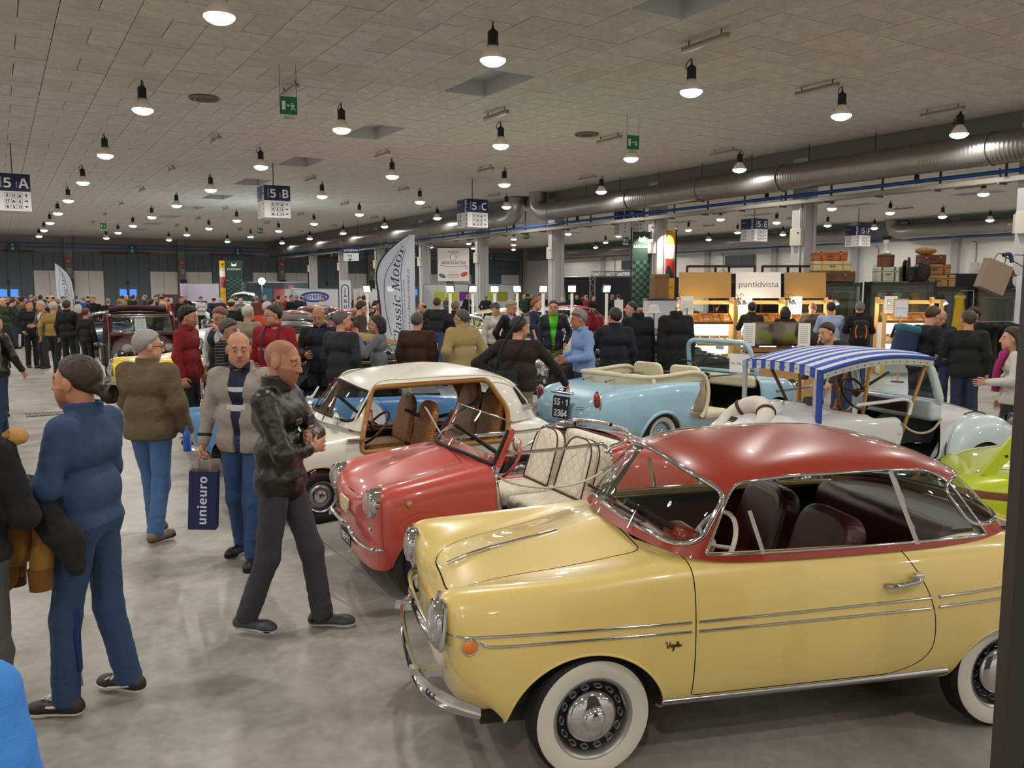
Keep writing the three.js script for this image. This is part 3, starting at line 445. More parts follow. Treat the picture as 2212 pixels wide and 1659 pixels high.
// ---------- cream and red coupe (foreground) ; local frame: x rearwards from the front axle, z towards the left side ----------
function coupe(o) {
  const t = thing(o.name ?? 'coupe_car', o.label, 'car', o.group), Q = o.q ?? 1;
  const side = (x, y5, y6, y7, z7, y8, y9) => [[x, .25, .55], [x, .265, .645], [x, .40, .69], [x, .60, .70], [x, .79, .685], [x, y5, .64], [x, y6, .56], [x, y7, z7], [x, y8, .2], [x, y9, 0]];
  const net = [
    [[-.40, .33, .58], [-.44, .335, .60], [-.49, .345, .60], [-.53, .355, .57], [-.56, .36, .53], [-.575, .36, .47], [-.59, .36, .39], [-.60, .36, .28], [-.61, .36, .14], [-.61, .36, 0]],
    [[-.39, .30, .60], [-.43, .36, .65], [-.51, .45, .655], [-.57, .53, .64], [-.605, .56, .60], [-.625, .57, .53], [-.635, .56, .43], [-.65, .53, .30], [-.665, .52, .16], [-.665, .52, 0]],
    [[-.37, .27, .61], [-.40, .33, .66], [-.48, .47, .68], [-.56, .61, .675], [-.615, .71, .645], [-.635, .77, .57], [-.63, .75, .45], [-.625, .66, .33], [-.64, .65, .17], [-.64, .655, 0]],
    [[-.34, .25, .61], [-.36, .31, .665], [-.41, .46, .69], [-.49, .63, .692], [-.60, .79, .665], [-.67, .86, .585], [-.64, .85, .475], [-.55, .745, .37], [-.55, .745, .19], [-.55, .76, 0]],
    [[-.30, .25, .60], [-.30, .30, .66], [-.32, .45, .69], [-.36, .62, .70], [-.42, .79, .675], [-.48, .865, .605], [-.46, .86, .50], [-.38, .79, .39], [-.36, .82, .20], [-.36, .835, 0]],
    side(-.12, .875, .872, .82, .40, .872, .885), side(.12, .89, .895, .87, .41, .925, .94), side(.32, .905, .915, .925, .42, .98, .995), side(.6, .908, .925, .95, .42, 1, 1.01),
    side(1.1, .91, .928, .95, .42, 1, 1.01), side(1.6, .915, .935, .95, .42, .98, .99), side(2.0, .92, .945, .955, .42, .965, .97), side(2.3, .90, .925, .93, .42, .935, .94),
    [[2.55, .28, .52], [2.56, .3, .6], [2.6, .42, .64], [2.62, .6, .645], [2.62, .78, .63], [2.6, .85, .58], [2.56, .87, .5], [2.55, .87, .4], [2.55, .875, .2], [2.55, .88, 0]],
    [[2.66, .33, .48], [2.68, .35, .54], [2.73, .45, .57], [2.75, .6, .575], [2.74, .72, .56], [2.72, .76, .52], [2.72, .76, .45], [2.73, .76, .36], [2.74, .76, .18], [2.74, .76, 0]],
    [[2.7, .36, .46], [2.71, .36, .5], [2.74, .37, .5], [2.76, .38, .48], [2.77, .39, .44], [2.77, .39, .38], [2.78, .39, .3], [2.78, .39, .2], [2.78, .39, .1], [2.78, .39, 0]]];
  const S = bsurf(net), A1 = arch(-.02, .25, .355, .328), A2 = arch(2.06, .25, .30, .275);
  const hoodP = roundPoly([[-.56, -.5], [-.56, .30], [.26, .42], [.30, .40], [.22, -.5]], [0, .13, .05, .03, 0], 6);
  const hoodF = p => p.x > .5 || p.y < .6 ? 1 : polySDF(hoodP, p.x, p.z);
  const doorP = roundPoly([[.448, .93], [.452, .86], [.449, .335], [1.47, .335], [1.64, .42], [1.635, .62], [1.58, .76], [1.47, .93]], [0, .03, .01, .1, .15, .1, .1, 0], 5);
  const doorF = pxy(doorP, .45);
  const cab = p => p.x < .1 || p.x > 2.4 || p.y < .86 ? 1 : polySDF([[.28, -.4], [.3, .3], [.45, .52], [.6, .575], [1.7, .58], [2.05, .5], [2.2, .3], [2.22, -.4]], p.x, p.z);
  const C = paint(o.body), RC = paint(o.roof ?? o.body), nu = Math.round(150 * Q), nv = Math.round(70 * Q);
  const B = patch(S, { nu, nv, clips: [A1, A2, gap(hoodF, .003), gap(doorF, .0025), cab], edge: 0 });
  mesh('body', both(B.geo), C, t);
  const D = patch(S, { nu, nv, u0: .3, u1: .8, v1: .75, clips: [inv(doorF, .0025)] }).geo;
  mesh('door', D, C, t); mesh('door', mirrorZ(D), C, t);
  mesh('bonnet', both(patch(S, { nu: Math.round(nu * .6), nv, u0: 0, u1: .6, v0: .5, clips: [inv(hoodF, .003), p => .5 - p.x, p => p.y - .6] }).geo), C, t);
  const liner = patch(S, { nu: 50, nv: 30, off: -.014, clips: [A1, A2, cab, p => p.x + .62, p => 2.72 - p.x] }).geo; mesh('inner_shell', both(liner), DARK, t);
  const lip = [0, 1].map(e => patch(S, { nu, nv: nv, v1: .6, clips: e ? [A2] : [A1], edge: 0 }).lines); for (const l of lip) { const lg = trim(l, .006, 6, .3); pair('wheel_arch_lip', lg, C, t); }
  for (const [x, cy] of [[0, .3], [2.06, .28]]) pair('wheel_well', new THREE.CylinderGeometry(.33, .33, .26, 24, 1, false, 0, Math.PI).rotateX(Math.PI / 2).rotateZ(Math.PI / 2).translate(x, cy + .03, .43), DARK, t);
  underbody(t, -.45, 2.6, .95, .2, .33);
  // greenhouse
  if (!o.open) {
  const G = bsurf([
    [[.24, .985, 0], [.33, 1.12, 0], [.44, 1.28, 0], [.55, 1.365, 0], [.8, 1.40, 0], [1.1, 1.405, 0]],
    [[.245, .982, .27], [.335, 1.12, .26], [.45, 1.27, .245], [.57, 1.355, .21], [.82, 1.39, .14], [1.12, 1.405, 0]],
    [[.33, .965, .50], [.41, 1.08, .495], [.52, 1.21, .465], [.62, 1.30, .42], [.85, 1.375, .3], [1.15, 1.405, 0]],
    [[.45, .93, .60], [.515, 1.05, .58], [.60, 1.175, .55], [.70, 1.27, .505], [.9, 1.345, .37], [1.2, 1.405, 0]],
    [[.62, .905, .635], [.66, 1.05, .605], [.72, 1.175, .575], [.80, 1.28, .535], [.98, 1.35, .39], [1.25, 1.405, 0]],
    [[1.1, .905, .645], [1.1, 1.05, .62], [1.12, 1.185, .585], [1.15, 1.295, .54], [1.2, 1.37, .39], [1.3, 1.40, 0]],
    [[1.7, .91, .64], [1.66, 1.05, .612], [1.62, 1.175, .58], [1.58, 1.28, .535], [1.5, 1.36, .385], [1.38, 1.4, 0]],
    [[2.1, .93, .60], [2.0, 1.05, .565], [1.9, 1.165, .525], [1.80, 1.265, .47], [1.6, 1.345, .345], [1.42, 1.395, 0]],
    [[2.25, .945, .42], [2.14, 1.07, .40], [2.03, 1.18, .37], [1.9, 1.27, .34], [1.65, 1.35, .22], [1.45, 1.39, 0]],
    [[2.29, .95, 0], [2.19, 1.07, 0], [2.08, 1.185, 0], [1.93, 1.275, 0], [1.68, 1.35, 0], [1.48, 1.385, 0]]]);
  const uv = (poly) => (p, u, v) => polySDF(poly, u, v);
  const WS = roundPoly([[-.2, .055], [.215, .035], [.305, .08], [.315, .36], [.255, .46], [-.2, .50]], [0, .05, .05, .05, .06, 0], 5), wsF = uv(WS);
  const RW = roundPoly([[1.2, .06], [.80, .06], [.79, .30], [.82, .42], [1.2, .46]], [0, .05, .05, .05, 0], 5), rwF = uv(RW);
  const SW = roundPoly([[.53, .945], [.64, 1.16], [.70, 1.235], [.95, 1.258], [1.46, 1.262], [1.70, 1.245], [1.80, 1.19], [2.02, .96], [1.99, .945]], [.01, .04, .06, .1, .1, .06, .06, .015, .015], 5), swF = (p, u) => u < .26 || u > .82 ? 1 : polySDF(SW, p.x, p.y);
  const gn = { nu: Math.round(110 * Q), nv: Math.round(44 * Q) };
  const roof = patch(G, { ...gn, clips: [wsF, rwF, swF] }); mesh('roof', both(roof.geo), RC, t);
  mesh('roof_lining', both(patch(G, { nu: 40, nv: 20, off: -.015, clips: [gap(wsF, .01), gap(rwF, .01), gap(swF, .008)] }).geo), M(o.lining ?? 0x5a5145), t);
  const ln = (F, r, nm, mm) => { const g = trim(patch(G, { ...gn, clips: [F], edge: 0 }).lines, r, 7); nm === 'side_window_frame' ? pair(nm, g, mm, t) : mesh(nm, both(g), mm, t); };
  ln(gap(wsF, .004), .013, 'windscreen_frame', CHROME); ln(wsF, .008, 'windscreen_seal', RUBBER); ln(gap(rwF, .004), .011, 'rear_window_frame', CHROME); ln(rwF, .008, 'rear_window_seal', RUBBER); ln(gap(swF, .002), .0075, 'side_window_frame', CHROME);
  mesh('windscreen', both(patch(G, { nu: 50, nv: 30, u1: .4, v1: .6, clips: [inv(wsF)] }).geo), GLASS, t);
  mesh('rear_window', both(patch(G, { nu: 40, nv: 30, u0: .7, v1: .6, clips: [inv(rwF)] }).geo), GLASS, t);
  const sg = patch(G, { nu: 60, nv: 30, u0: .25, u1: .85, v1: .7, clips: [inv(swF), ...(o.detail ? [p => p.x - 1.53 - (1.1 - p.y) * .3] : [])], off: .004 }).geo;
  if (o.glass !== false) { mesh('side_window', sg, GLASS, t); mesh('side_window', mirrorZ(sg), GLASS, t); }
  for (const s of [1, -1]) { mesh('window_post', beam([1.472, 1.262, s * .545], [1.568, .935, s * .635], .028, .02), CHROME, t); mesh('vent_post', beam([.735, 1.13, s * .60], [.79, .94, s * .637], .014, .018), CHROME, t); }
  }
  // bright-work
  const onS = (x, y) => { let lo = 0, best = null, bd = 9; for (let i = 0; i <= 90; i++) for (let j = 5; j <= 55; j++) { const u = i / 90, v = j / 80, p = S(u, v); const d = Math.hypot(p.x - x, p.y - y) + (p.z < .4 ? 1 : 0); if (d < bd) { bd = d; best = [u, v]; } } let [u, v] = best, st = .01; for (let k = 0; k < 60; k++) { let m = null; for (const [a, b] of [[st, 0], [-st, 0], [0, st], [0, -st]]) { const p = S(u + a, v + b), d = Math.hypot(p.x - x, p.y - y); if (d < bd) { bd = d; m = [u + a, v + b]; } } if (m) [u, v] = m; else st /= 2; } return S(u, v); };
  const strip = (pts, r) => { const c = new THREE.CatmullRomCurve3(pts.map(p => V(p[0], p[1], 0))), n = pts.length * 5; return tube(Array.from({ length: n + 1 }, (_, i) => { const q = c.getPoint(i / n), s = onS(q.x, q.y); return s.setZ(s.z + .002); }), r, 6, false, n * 2); };
  if (o.detail) {
    const sp = [[-.62, .692], [-.3, .688], [0, .684], [.43, .68]], sp2 = [[-.49, .672], [-.475, .656], [-.44, .649], [-.2, .645], [.1, .642], [.43, .639]];
    const parts = [sp, sp2, [[.465, .68], [.9, .684], [1.3, .69], [1.605, .695]], [[.465, .639], [.9, .641], [1.3, .644], [1.605, .648]], [[1.65, .697], [1.9, .71], [2.2, .73], [2.5, .74]], [[1.65, .65], [1.9, .66], [2.2, .68], [2.5, .69]]];
    for (const p of parts) { const g = strip(p, .0065); mesh('side_strip', g, CHROME, t); mesh('side_strip', mirrorZ(g), CHROME, t); }
    const sl = strip([[.32, .312], [.7, .312], [1.2, .315], [1.74, .32]], .016); mesh('sill_moulding', sl, DULL, t); mesh('sill_moulding', mirrorZ(sl), DULL, t);
    mesh('bonnet_strip', tube([[-.53, .785, 0], [-.4, .83, 0], [-.2, .872, 0], [.02, .918, 0]].map(p => V(p[0], p[1] - .001, 0)), .009, 6), CHROME, t);
    for (const s of [1, -1]) {
      const b = onS(-.53, .65); const k = mesh('indicator', sph(.03, 16, 10).scale(1, 1, .5).translate(b.x, b.y, s * (b.z + .004)), M(0xe07a10, { roughness: .15, clearcoat: 1 }), t); mesh('ring', new THREE.TorusGeometry(.032, .006, 6, 20).translate(b.x, b.y, s * (b.z + .002)), CHROME, k);
      const h = onS(1.46, .785); const hd = mesh('door_handle', tube([[h.x - .085, h.y - .016, s * (h.z + .012)], [h.x - .06, h.y - .012, s * (h.z + .035)], [h.x, h.y - .004, s * (h.z + .04)], [h.x + .06, h.y + .006, s * (h.z + .04)], [h.x + .085, h.y + .012, s * (h.z + .02)]], .013, 8), CHROME, t); mesh('push_button', rbox(.05, .02, .03, .006, h.x + .06, h.y + .026, s * (h.z + .025)), CHROME, hd);
    }
    // script on the wing, written in thin bright wire
    const w0 = onS(.33, .595), wr = (pts) => tube(pts.map(p => { const q = onS(.31 + p[0] * .075, .575 + p[1] * .028); return q.setZ(q.z + .003); }), .0022, 5, false, 40);
    mesh('script_badge', merge([wr([[0, .9], [.08, 1], [.12, .5], [.18, 0], [.26, .6], [.3, 1]]), wr([[.3, .6], [.36, .1], [.42, .6], [.4, .1], [.5, .6], [.52, -.3], [.46, -.5], [.56, .5], [.62, .1], [.66, .6], [.7, .1]]), wr([[.7, 1], [.74, .1], [.8, 1], [.84, .1], [.9, .5], [.95, .2], [1, .4]])]), M(0x5a5346, { roughness: .3, metalness: .8 }), t);
  }
  // lamps and front
  for (const s of [1, -1]) {
    headlamp(t, -.652, .725, s * .545, .082, { depth: .03, yaw: s * .04, tilt: -.06 });
    mesh('headlamp_bezel', extrude(roundPoly([[-.1, -.12], [.1, -.12], [.105, .1], [-.105, .1]], [.06, .06, .04, .04]), .02, .006).rotateY(-Math.PI / 2).rotateZ(-.08).translate(-.632, .725, s * .545), CHROME, t);
    mesh('side_lamp', sph(.042, 14, 10).scale(.6, 1, 1).translate(-.615, .53, s * .49), M(0xe9e7e0, { roughness: .15, transmission: .5, thickness: 0 }), t);
    wheel(t, 0, .275, s * .60, { R: .275, w: .13, rim: .176, white: .78, style: 'slots', steer: s > 0 ? .09 : .09, rimMat: M(0xa3a19d, { roughness: .35, metalness: .65 }) }); wheel(t, 2.06, .275, s * .595, { R: .275, w: .13, rim: .176, white: .78, style: 'slots' });
  }
  const blade = (pts, w, h, sc) => { const c = new THREE.CatmullRomCurve3(pts.map(p => V(...p))), n = 60, P = [], I = []; const m = 10; for (let i = 0; i <= n; i++) { const p = c.getPoint(i / n), tg = c.getTangent(i / n), sd = V(-tg.z, 0, tg.x).normalize().multiplyScalar(-1), k = sc ? sc(i / n) : 1; for (let j = 0; j <= m; j++) { const a = -1.45 + 2.9 * j / m; const q = p.clone().addScaledVector(sd, Math.cos(a) * w * k).add(V(0, Math.sin(a) * h * k, 0)); P.push(q.x, q.y, q.z); } }
    for (let i = 0; i < n; i++) for (let j = 0; j < m; j++) { const a = i * (m + 1) + j; I.push(a, a + 1, a + m + 1, a + 1, a + m + 2, a + m + 1); } const g = new THREE.BufferGeometry(); g.setAttribute('position', new THREE.Float32BufferAttribute(P, 3)); g.setIndex(I); g.computeVertexNormals(); return g; };
  const bp = []; for (let i = -12; i <= 12; i++) { const z = i / 12 * .70, q = Math.abs(i) / 12; bp.push([-.745 + .05 * q * q + .2 * Math.pow(q, 6), .415 - .04 * Math.pow(q, 4), z]); }
  mesh('front_bumper', blade(bp, .03, .05, s => .45 + .55 * Math.pow(Math.sin(Math.PI * clamp(s, .001, .999)), .35)), CHROME, t);
  for (const s of [1, -1]) mesh('bumper_bracket', beam([-.75, .45, s * .4], [-.58, .42, s * .38], .05, .03), CHROME, t);
  if (o.detail) { const gp = []; for (let i = -12; i <= 12; i++) { const z = i / 12 * .47, q = Math.abs(i) / 12; gp.push([-.715 + .07 * q * q, .60 + .05 * Math.cos(q * Math.PI / 2) - .01 * q, z]); } mesh('nose_moulding', blade(gp, .03, .045, s => .6 + .4 * Math.sin(Math.PI * s)), CHROME, t); }
  const rb = []; for (let i = -12; i <= 12; i++) { const z = i / 12 * .66, q = Math.abs(i) / 12; rb.push([2.86 - .06 * q * q - .2 * Math.pow(q, 6), .45, -z]); } mesh('rear_bumper', blade(rb, .025, .045), CHROME, t);
  // cabin
  const SE = M(o.seat ?? 0x3a1315, { roughness: .42 }), T2 = M(o.trim ?? 0x4d1518, { roughness: .5 });
  for (const s of [1, -1]) padSeat(t, 1.0, .42, s * .29, { w: .5, bh: .52, tilt: .30, m: SE, th: .14 });
  const rs = new THREE.Group(); rs.name = 'rear_seat'; t.add(rs); mesh('backrest', rbox(.16, .48, 1.08, .07, 1.83, .73, 0).rotateZ(0), SE, rs); mesh('cushion', rbox(.42, .2, 1.08, .07, 1.62, .45, 0), SE, rs);
  mesh('parcel_shelf', box(.36, .02, 1.05, 2.02, .945, 0), SE, t); mesh('cabin_floor', box(1.6, .02, 1.1, 1.15, .34, 0), DARK, t);
  for (const s of [1, -1]) mesh('door_trim', box(1.2, .44, .02, 1.08, .63, s * .60), T2, t);
  mesh('dashboard', both(extrude(roundPoly([[.44, .78], [.56, .78], [.58, .88], [.5, .93], [.42, .93]], .03), .52, .01).translate(0, 0, .26)), paint(o.roof ?? o.body), t); mesh('instrument', rbox(.12, .13, .22, .05, .55, .93, .29), paint(o.roof ?? o.body), t);
  steeringWheel(t, .70, .87, .29, .185, -.52, M(0xcfc9ba, { roughness: .35 }), { t: .012 });
  if (o.open) mesh('windscreen', patch((u, v) => { const q = 2 * u - 1; return V(lerp(.3 + .2 * q * q, .5 + .2 * q * q, v), lerp(.98, 1.2, v), q * .55); }, { nu: 20, nv: 8 }).geo, GLASS, t);
  if (o.detail) for (const [z0, z1] of [[.32, .05], [-.08, -.38]]) { const k = mesh('wiper', bar([.27, 1.0, z0], [.335, 1.10, z0 - .03], .006, 5), CHROME, t); mesh('blade', beam([.315, 1.06, z0 + .1], [.30, 1.045, z1], .008, .016), BLACK, k); }
  return t;
}
const yellowCar = put(coupe({ body: 0xe2c777, roof: 0x9a2c16, label: 'cream yellow two-door coupe with red roof and whitewall tyres in the foreground', detail: true, lining: 0x8d7d68 }), .33 - .60 * Math.sin(R(12.3)), 3.51 + .60 * Math.cos(R(12.3)), 12.3);
// ---------- red beach car (open, cream quilted seats) ----------
function sec(x, a) { return a.map(p => Array.isArray(x) ? [x[0] + (p[2] ?? 0), p[0], p[1]] : [x + (p[2] ?? 0), p[0], p[1]]); }
{
  const t = thing('beach_car', 'red open beach car with cream quilted seats and rope across the doorway', 'car');
  const C = paint(0xc04a40), CREAM = M(0xffffff, { map: quiltC, bumpMap: quilt, bumpScale: 0.005, roughness: .55 }), PLAIN = M(0xcdc3ad, { roughness: .6 }), PIPE = M(0x4f2626);
  const mid = (x, y4, y5, y6, y7, y8, y9, w = 1) => [[x, .24, .54], [x, .275, .625 * w], [x, .43, .655 * w], [x, .61, .652 * w], [x, y4, .63 * w], [x, y5, .565 * w], [x, y6, .47 * w], [x, y7, .36], [x, y8, .17], [x, y9, 0]];
  const net = [
    [[-.30, .24, .55], [-.33, .235, .575], [-.37, .23, .56], [-.40, .225, .52], [-.42, .22, .46], [-.43, .22, .39], [-.435, .22, .31], [-.44, .22, .21], [-.445, .22, .1], [-.445, .22, 0]],
    [[-.30, .24, .56], [-.34, .30, .61], [-.39, .38, .61], [-.42, .43, .58], [-.435, .45, .53], [-.45, .45, .45], [-.465, .44, .35], [-.475, .43, .23], [-.48, .42, .12], [-.48, .42, 0]],
    [[-.29, .24, .56], [-.33, .32, .62], [-.37, .46, .635], [-.40, .59, .62], [-.42, .66, .58], [-.435, .68, .50], [-.455, .65, .38], [-.475, .60, .25], [-.485, .585, .12], [-.485, .58, 0]],
    [[-.28, .24, .56], [-.30, .32, .63], [-.33, .46, .65], [-.35, .62, .645], [-.38, .74, .605], [-.40, .79, .52], [-.42, .76, .40], [-.44, .70, .27], [-.455, .68, .13], [-.455, .675, 0]],
    mid(-.22, .745, .805, .805, .77, .78, .79), mid(0, .77, .835, .84, .82, .85, .862), mid(.22, .79, .865, .875, .875, .91, .92), mid(.42, .80, .885, .90, .92, .94, .945), mid(.75, .80, .89, .91, .92, .93, .94), mid(1.1, .80, .885, .905, .92, .93, .94),
    mid(1.4, .80, .89, .92, .945, .955, .96), mid(1.7, .79, .885, .915, .935, .945, .95), mid(2.0, .75, .83, .86, .875, .885, .89, .97),
    [[2.14, .26, .46], [2.17, .3, .54], [2.2, .43, .57], [2.2, .58, .57], [2.19, .68, .55], [2.17, .74, .5], [2.15, .77, .42], [2.15, .79, .32], [2.15, .8, .16], [2.15, .8, 0]],
    [[2.22, .3, .4], [2.25, .33, .46], [2.28, .42, .48], [2.29, .54, .48], [2.28, .6, .46], [2.27, .62, .42], [2.27, .64, .36], [2.27, .65, .28], [2.27, .65, .14], [2.27, .65, 0]],
    [[2.22, .3, .4], [2.24, .3, .43], [2.26, .31, .43], [2.27, .32, .42], [2.27, .32, .4], [2.27, .32, .36], [2.27, .32, .3], [2.27, .32, .2], [2.27, .32, .1], [2.27, .32, 0]]];
  const S = bsurf(net), A1 = arch(.02, .25, .33, .30), A2 = arch(1.84, .25, .3, .27);
  const cockP = roundPoly([[.40, -.3], [.43, .40], [.52, .54], [1.3, .55], [1.52, .50], [1.64, .3], [1.66, -.3]], [0, .12, .08, .1, .15, .2, 0], 6), cock = p => p.y < .76 ? 1 : polySDF(cockP, p.x, p.z);
  const doorP = roundPoly([[.42, 1.2], [.435, .62], [.47, .515], [1.30, .515], [1.37, .56], [1.355, .76], [1.46, 1.2]], [0, .03, .09, .05, .05, .1, 0], 6), dr = pxy(doorP, .4);
  const hoodP = roundPoly([[-.5, -.3], [-.5, .33], [.26, .40], [.30, -.3]], [0, .04, .03, 0]), hood = p => p.x > .4 || p.y < .665 ? 1 : polySDF(hoodP, p.x, p.z);
  const o = { nu: 130, nv: 66 };
  mesh('body', both(patch(S, { ...o, clips: [A1, A2, cock, dr, gap(hood, .0022)] }).geo), C, t);
  mesh('bonnet', both(patch(S, { nu: 70, nv: 50, u1: .55, v0: .5, clips: [inv(hood, .0022), p => .4 - p.x, p => p.y - .665] }).geo), C, t);
  mesh('inner_shell', both(patch(S, { nu: 60, nv: 30, off: -.02, clips: [A1, A2, cock, dr, p => .44 - p.x] }).geo), DARK, t);
  mesh('cockpit_lining', both(patch(S, { nu: 80, nv: 40, off: -.03, clips: [A1, A2, gap(cock, .004), gap(dr, .01), p => p.x - .44, p => 1.9 - p.x] }).geo), PLAIN, t);
  const dl = patch(S, { ...o, clips: [gap(dr, .006), p => .95 - p.y, p => p.x > 1.33 ? .6 - p.y : 1], edge: 0 }).lines, dg = trim(dl, .014, 8, .3); mesh('doorway_trim', dg, CHROME, t); mesh('doorway_trim', mirrorZ(dg), CHROME, t);
  for (const s of [1, -1]) {
    mesh('sill', rbox(.96, .05, .13, .02, .9, .488, s * .565), C, t);
    const ag = trim(patch(S, { ...o, v1: .6, clips: [A1], edge: 0 }).lines, .006, 6, .3); mesh('wheel_arch_lip', s > 0 ? ag : mirrorZ(ag), C, t);
    mesh('wheel_well', cyl(.33, .33, .24, 22).rotateX(Math.PI / 2).translate(.02, .27, s * .46), DARK, t);
    headlamp(t, -.405, .675, s * .475, .092, { depth: .06, yaw: -s * .1, tilt: -.05 });
    const f = mesh('fog_lamp', sph(.038, 14, 10).scale(1.2, 1, 1).translate(-.405, .5, s * .475), CHROME, t);
    const am = mesh('indicator', sph(.022, 12, 8).scale(1, 1, .6).translate(-.21, .684, s * .642), M(0xe07a10, { roughness: .15, clearcoat: 1 }), t); mesh('ring', new THREE.TorusGeometry(.024, .005, 6, 18).translate(-.21, .684, s * .638), DULL, am);
    wheel(t, .02, .265, s * .56, { R: .265, w: .13, rim: .155, rimMat: DULL, steer: .1 }); wheel(t, 1.84, .265, s * .56, { R: .265, w: .13, rim: .155 });
    padSeat(t, .98, .40, s * .27, { w: .44, bh: .47, tilt: .3, m: CREAM, pipe: PIPE, top: .17, th: .09 });
    const k = mesh('rope', tube([[.46, .80, s * .59], [.52, .76, s * .605], [.75, .70, s * .62], [.95, .69, s * .625], [1.15, .715, s * .62], [1.34, .79, s * .615]], .008, 6, false, 30), M(0xcfc6b4, { roughness: .9 }), t); mesh('clip', bar([1.28, .765, s * .617], [1.345, .795, s * .615], .012, 6), CHROME, k);
    mesh('grab_rail', tube([[1.36, .885, s * .535], [1.38, .915, s * .53], [1.48, .94, s * .52], [1.62, .97, s * .45], [1.70, .985, s * .3], [1.74, .99, s * .02]], .016, 8, false, 40), CHROME, t);
    mesh('wiper', bar([.335, .945, s * .2 - .1], [.39, 1.03, s * .2 - .06], .006, 5), DULL, t);
  }
  underbody(t, -.36, 2.1, .9);
  const rb = new THREE.Group(); rb.name = 'rear_bench'; t.add(rb); const uvz = g => { const p = g.attributes.position, a = new Float32Array(p.count * 2); for (let i = 0; i < p.count; i++) { a[2 * i] = p.getZ(i) * 2.2; a[2 * i + 1] = (p.getY(i) + p.getX(i)) * 2.2; } g.setAttribute('uv', new THREE.BufferAttribute(a, 2)); return g; };
  mesh('backrest', uvz(rbox(.12, .44, .98, .045, 0, 0, 0, 4)).rotateZ(-.22).translate(1.58, .70, 0), CREAM, rb); mesh('cushion', uvz(rbox(.42, .13, .98, .05, 1.36, .47, 0, 4)), CREAM, rb); mesh('base', box(.36, .18, .96, 1.37, .34, 0), PLAIN, rb);
  for (const [x, y] of [[1.63, .925], [1.16, .53]]) mesh('piping', bar([x, y, -.47], [x, y, .47], .007, 5), PIPE, rb);
  mesh('cockpit_floor', box(1.3, .02, 1.15, 1.05, .3, 0), BLACK, t);
  // windscreen
  const WS = (u, v) => { const q = 2 * u - 1, w = lerp(.575, .535, v); return V(lerp(.285 + .135 * q * q, .475 + .11 * q * q, v), lerp(.935 - .05 * Math.pow(Math.abs(q), 2.5), 1.215 - .045 * q * q, v), q * w); };
  mesh('windscreen', patch(WS, { nu: 30, nv: 16 }).geo, GLASS, t);
  const ed = (v, a, b) => Array.from({ length: 25 }, (_, i) => WS(lerp(a, b, i / 24), v));
  mesh('windscreen_seal', tube([...ed(0, 0, 1)], .014, 7, false, 60), RUBBER, t); mesh('windscreen_top_rim', tube([...ed(1, 0, 1)], .005, 6, false, 60), CHROME, t);
  for (const q of [0, 1]) { mesh('pillar_seal', bar(WS(q, 0).toArray(), WS(q, .8).toArray(), .014, 7), RUBBER, t); const a = WS(q, 0), b = WS(q, .82), s = q ? 1 : -1; mesh('windscreen_pillar', beam([a.x + .03, a.y - .02, a.z + s * .012], [b.x + .03, b.y, b.z + s * .012], .02, .04), C, t); }
  const mr = mesh('wing_mirror', sph(.048, 20, 14).scale(.45, 1, 1).translate(.56, 1.03, .66), CHROME, t); mesh('stalk', tube([[.52, .97, .585], [.53, .985, .63], [.56, 1.0, .65]], .009, 6), CHROME, mr);
  mesh('dashboard', rbox(.1, .13, .98, .04, .45, .86, 0), C, t); steeringWheel(t, .66, .85, .27, .17, -.62, paint(0xb8463c), { t: .011, spokeMat: CHROME });
  mesh('front_bumper', tube([[-.34, .385, .6], [-.43, .385, .57], [-.49, .40, .45], [-.515, .43, .33], [-.53, .485, .24], [-.54, .49, .1], [-.54, .49, -.1], [-.53, .485, -.24], [-.515, .43, -.33], [-.49, .40, -.45], [-.43, .385, -.57], [-.34, .385, -.6]], .013, 8, false, 90), CHROME, t);
  mesh('nose_plate', extrude(roundPoly([[-.1, -.055], [.1, -.055], [.12, .055], [-.12, .055]], .03), .015, .005).rotateY(-Math.PI / 2).translate(-.487, .575, 0), M(0xd9c79a, { roughness: .4 }), t);
  for (const s of [1, -1]) mesh('nose_whisker', bar([-.492, .555, s * .1], [-.478, .53, s * .26], .011, 6, .004), CHROME, t);
  const pl = numberPlate(t, .26, .1, ['989·511']); pl.rotation.y = -Math.PI / 2; pl.position.set(-.482, .335, 0);
  const price = sheet('price_card', .2, .28, canvasTex(128, 180, (g, w, h) => { g.fillStyle = '#f3f2ee'; g.fillRect(0, 0, w, h); g.fillStyle = '#2a2a2a'; for (let i = 0; i < 9; i++) g.fillRect(14, 18 + i * 11, 60 + (i * 37) % 40, 4); g.fillStyle = '#111'; g.fillRect(16, 120, 96, 44); }), t); price.rotation.set(0, Math.PI / 2 - .2, 0); price.rotation.order = 'YXZ'; price.position.set(.37, 1.03, -.47); price.rotation.x = -.5;
  put(t, -.9 + .38 * Math.cos(R(25)) - .475 * Math.sin(R(25)), 5.57 + .38 * Math.sin(R(25)) + .475 * Math.cos(R(25)), 25);
}
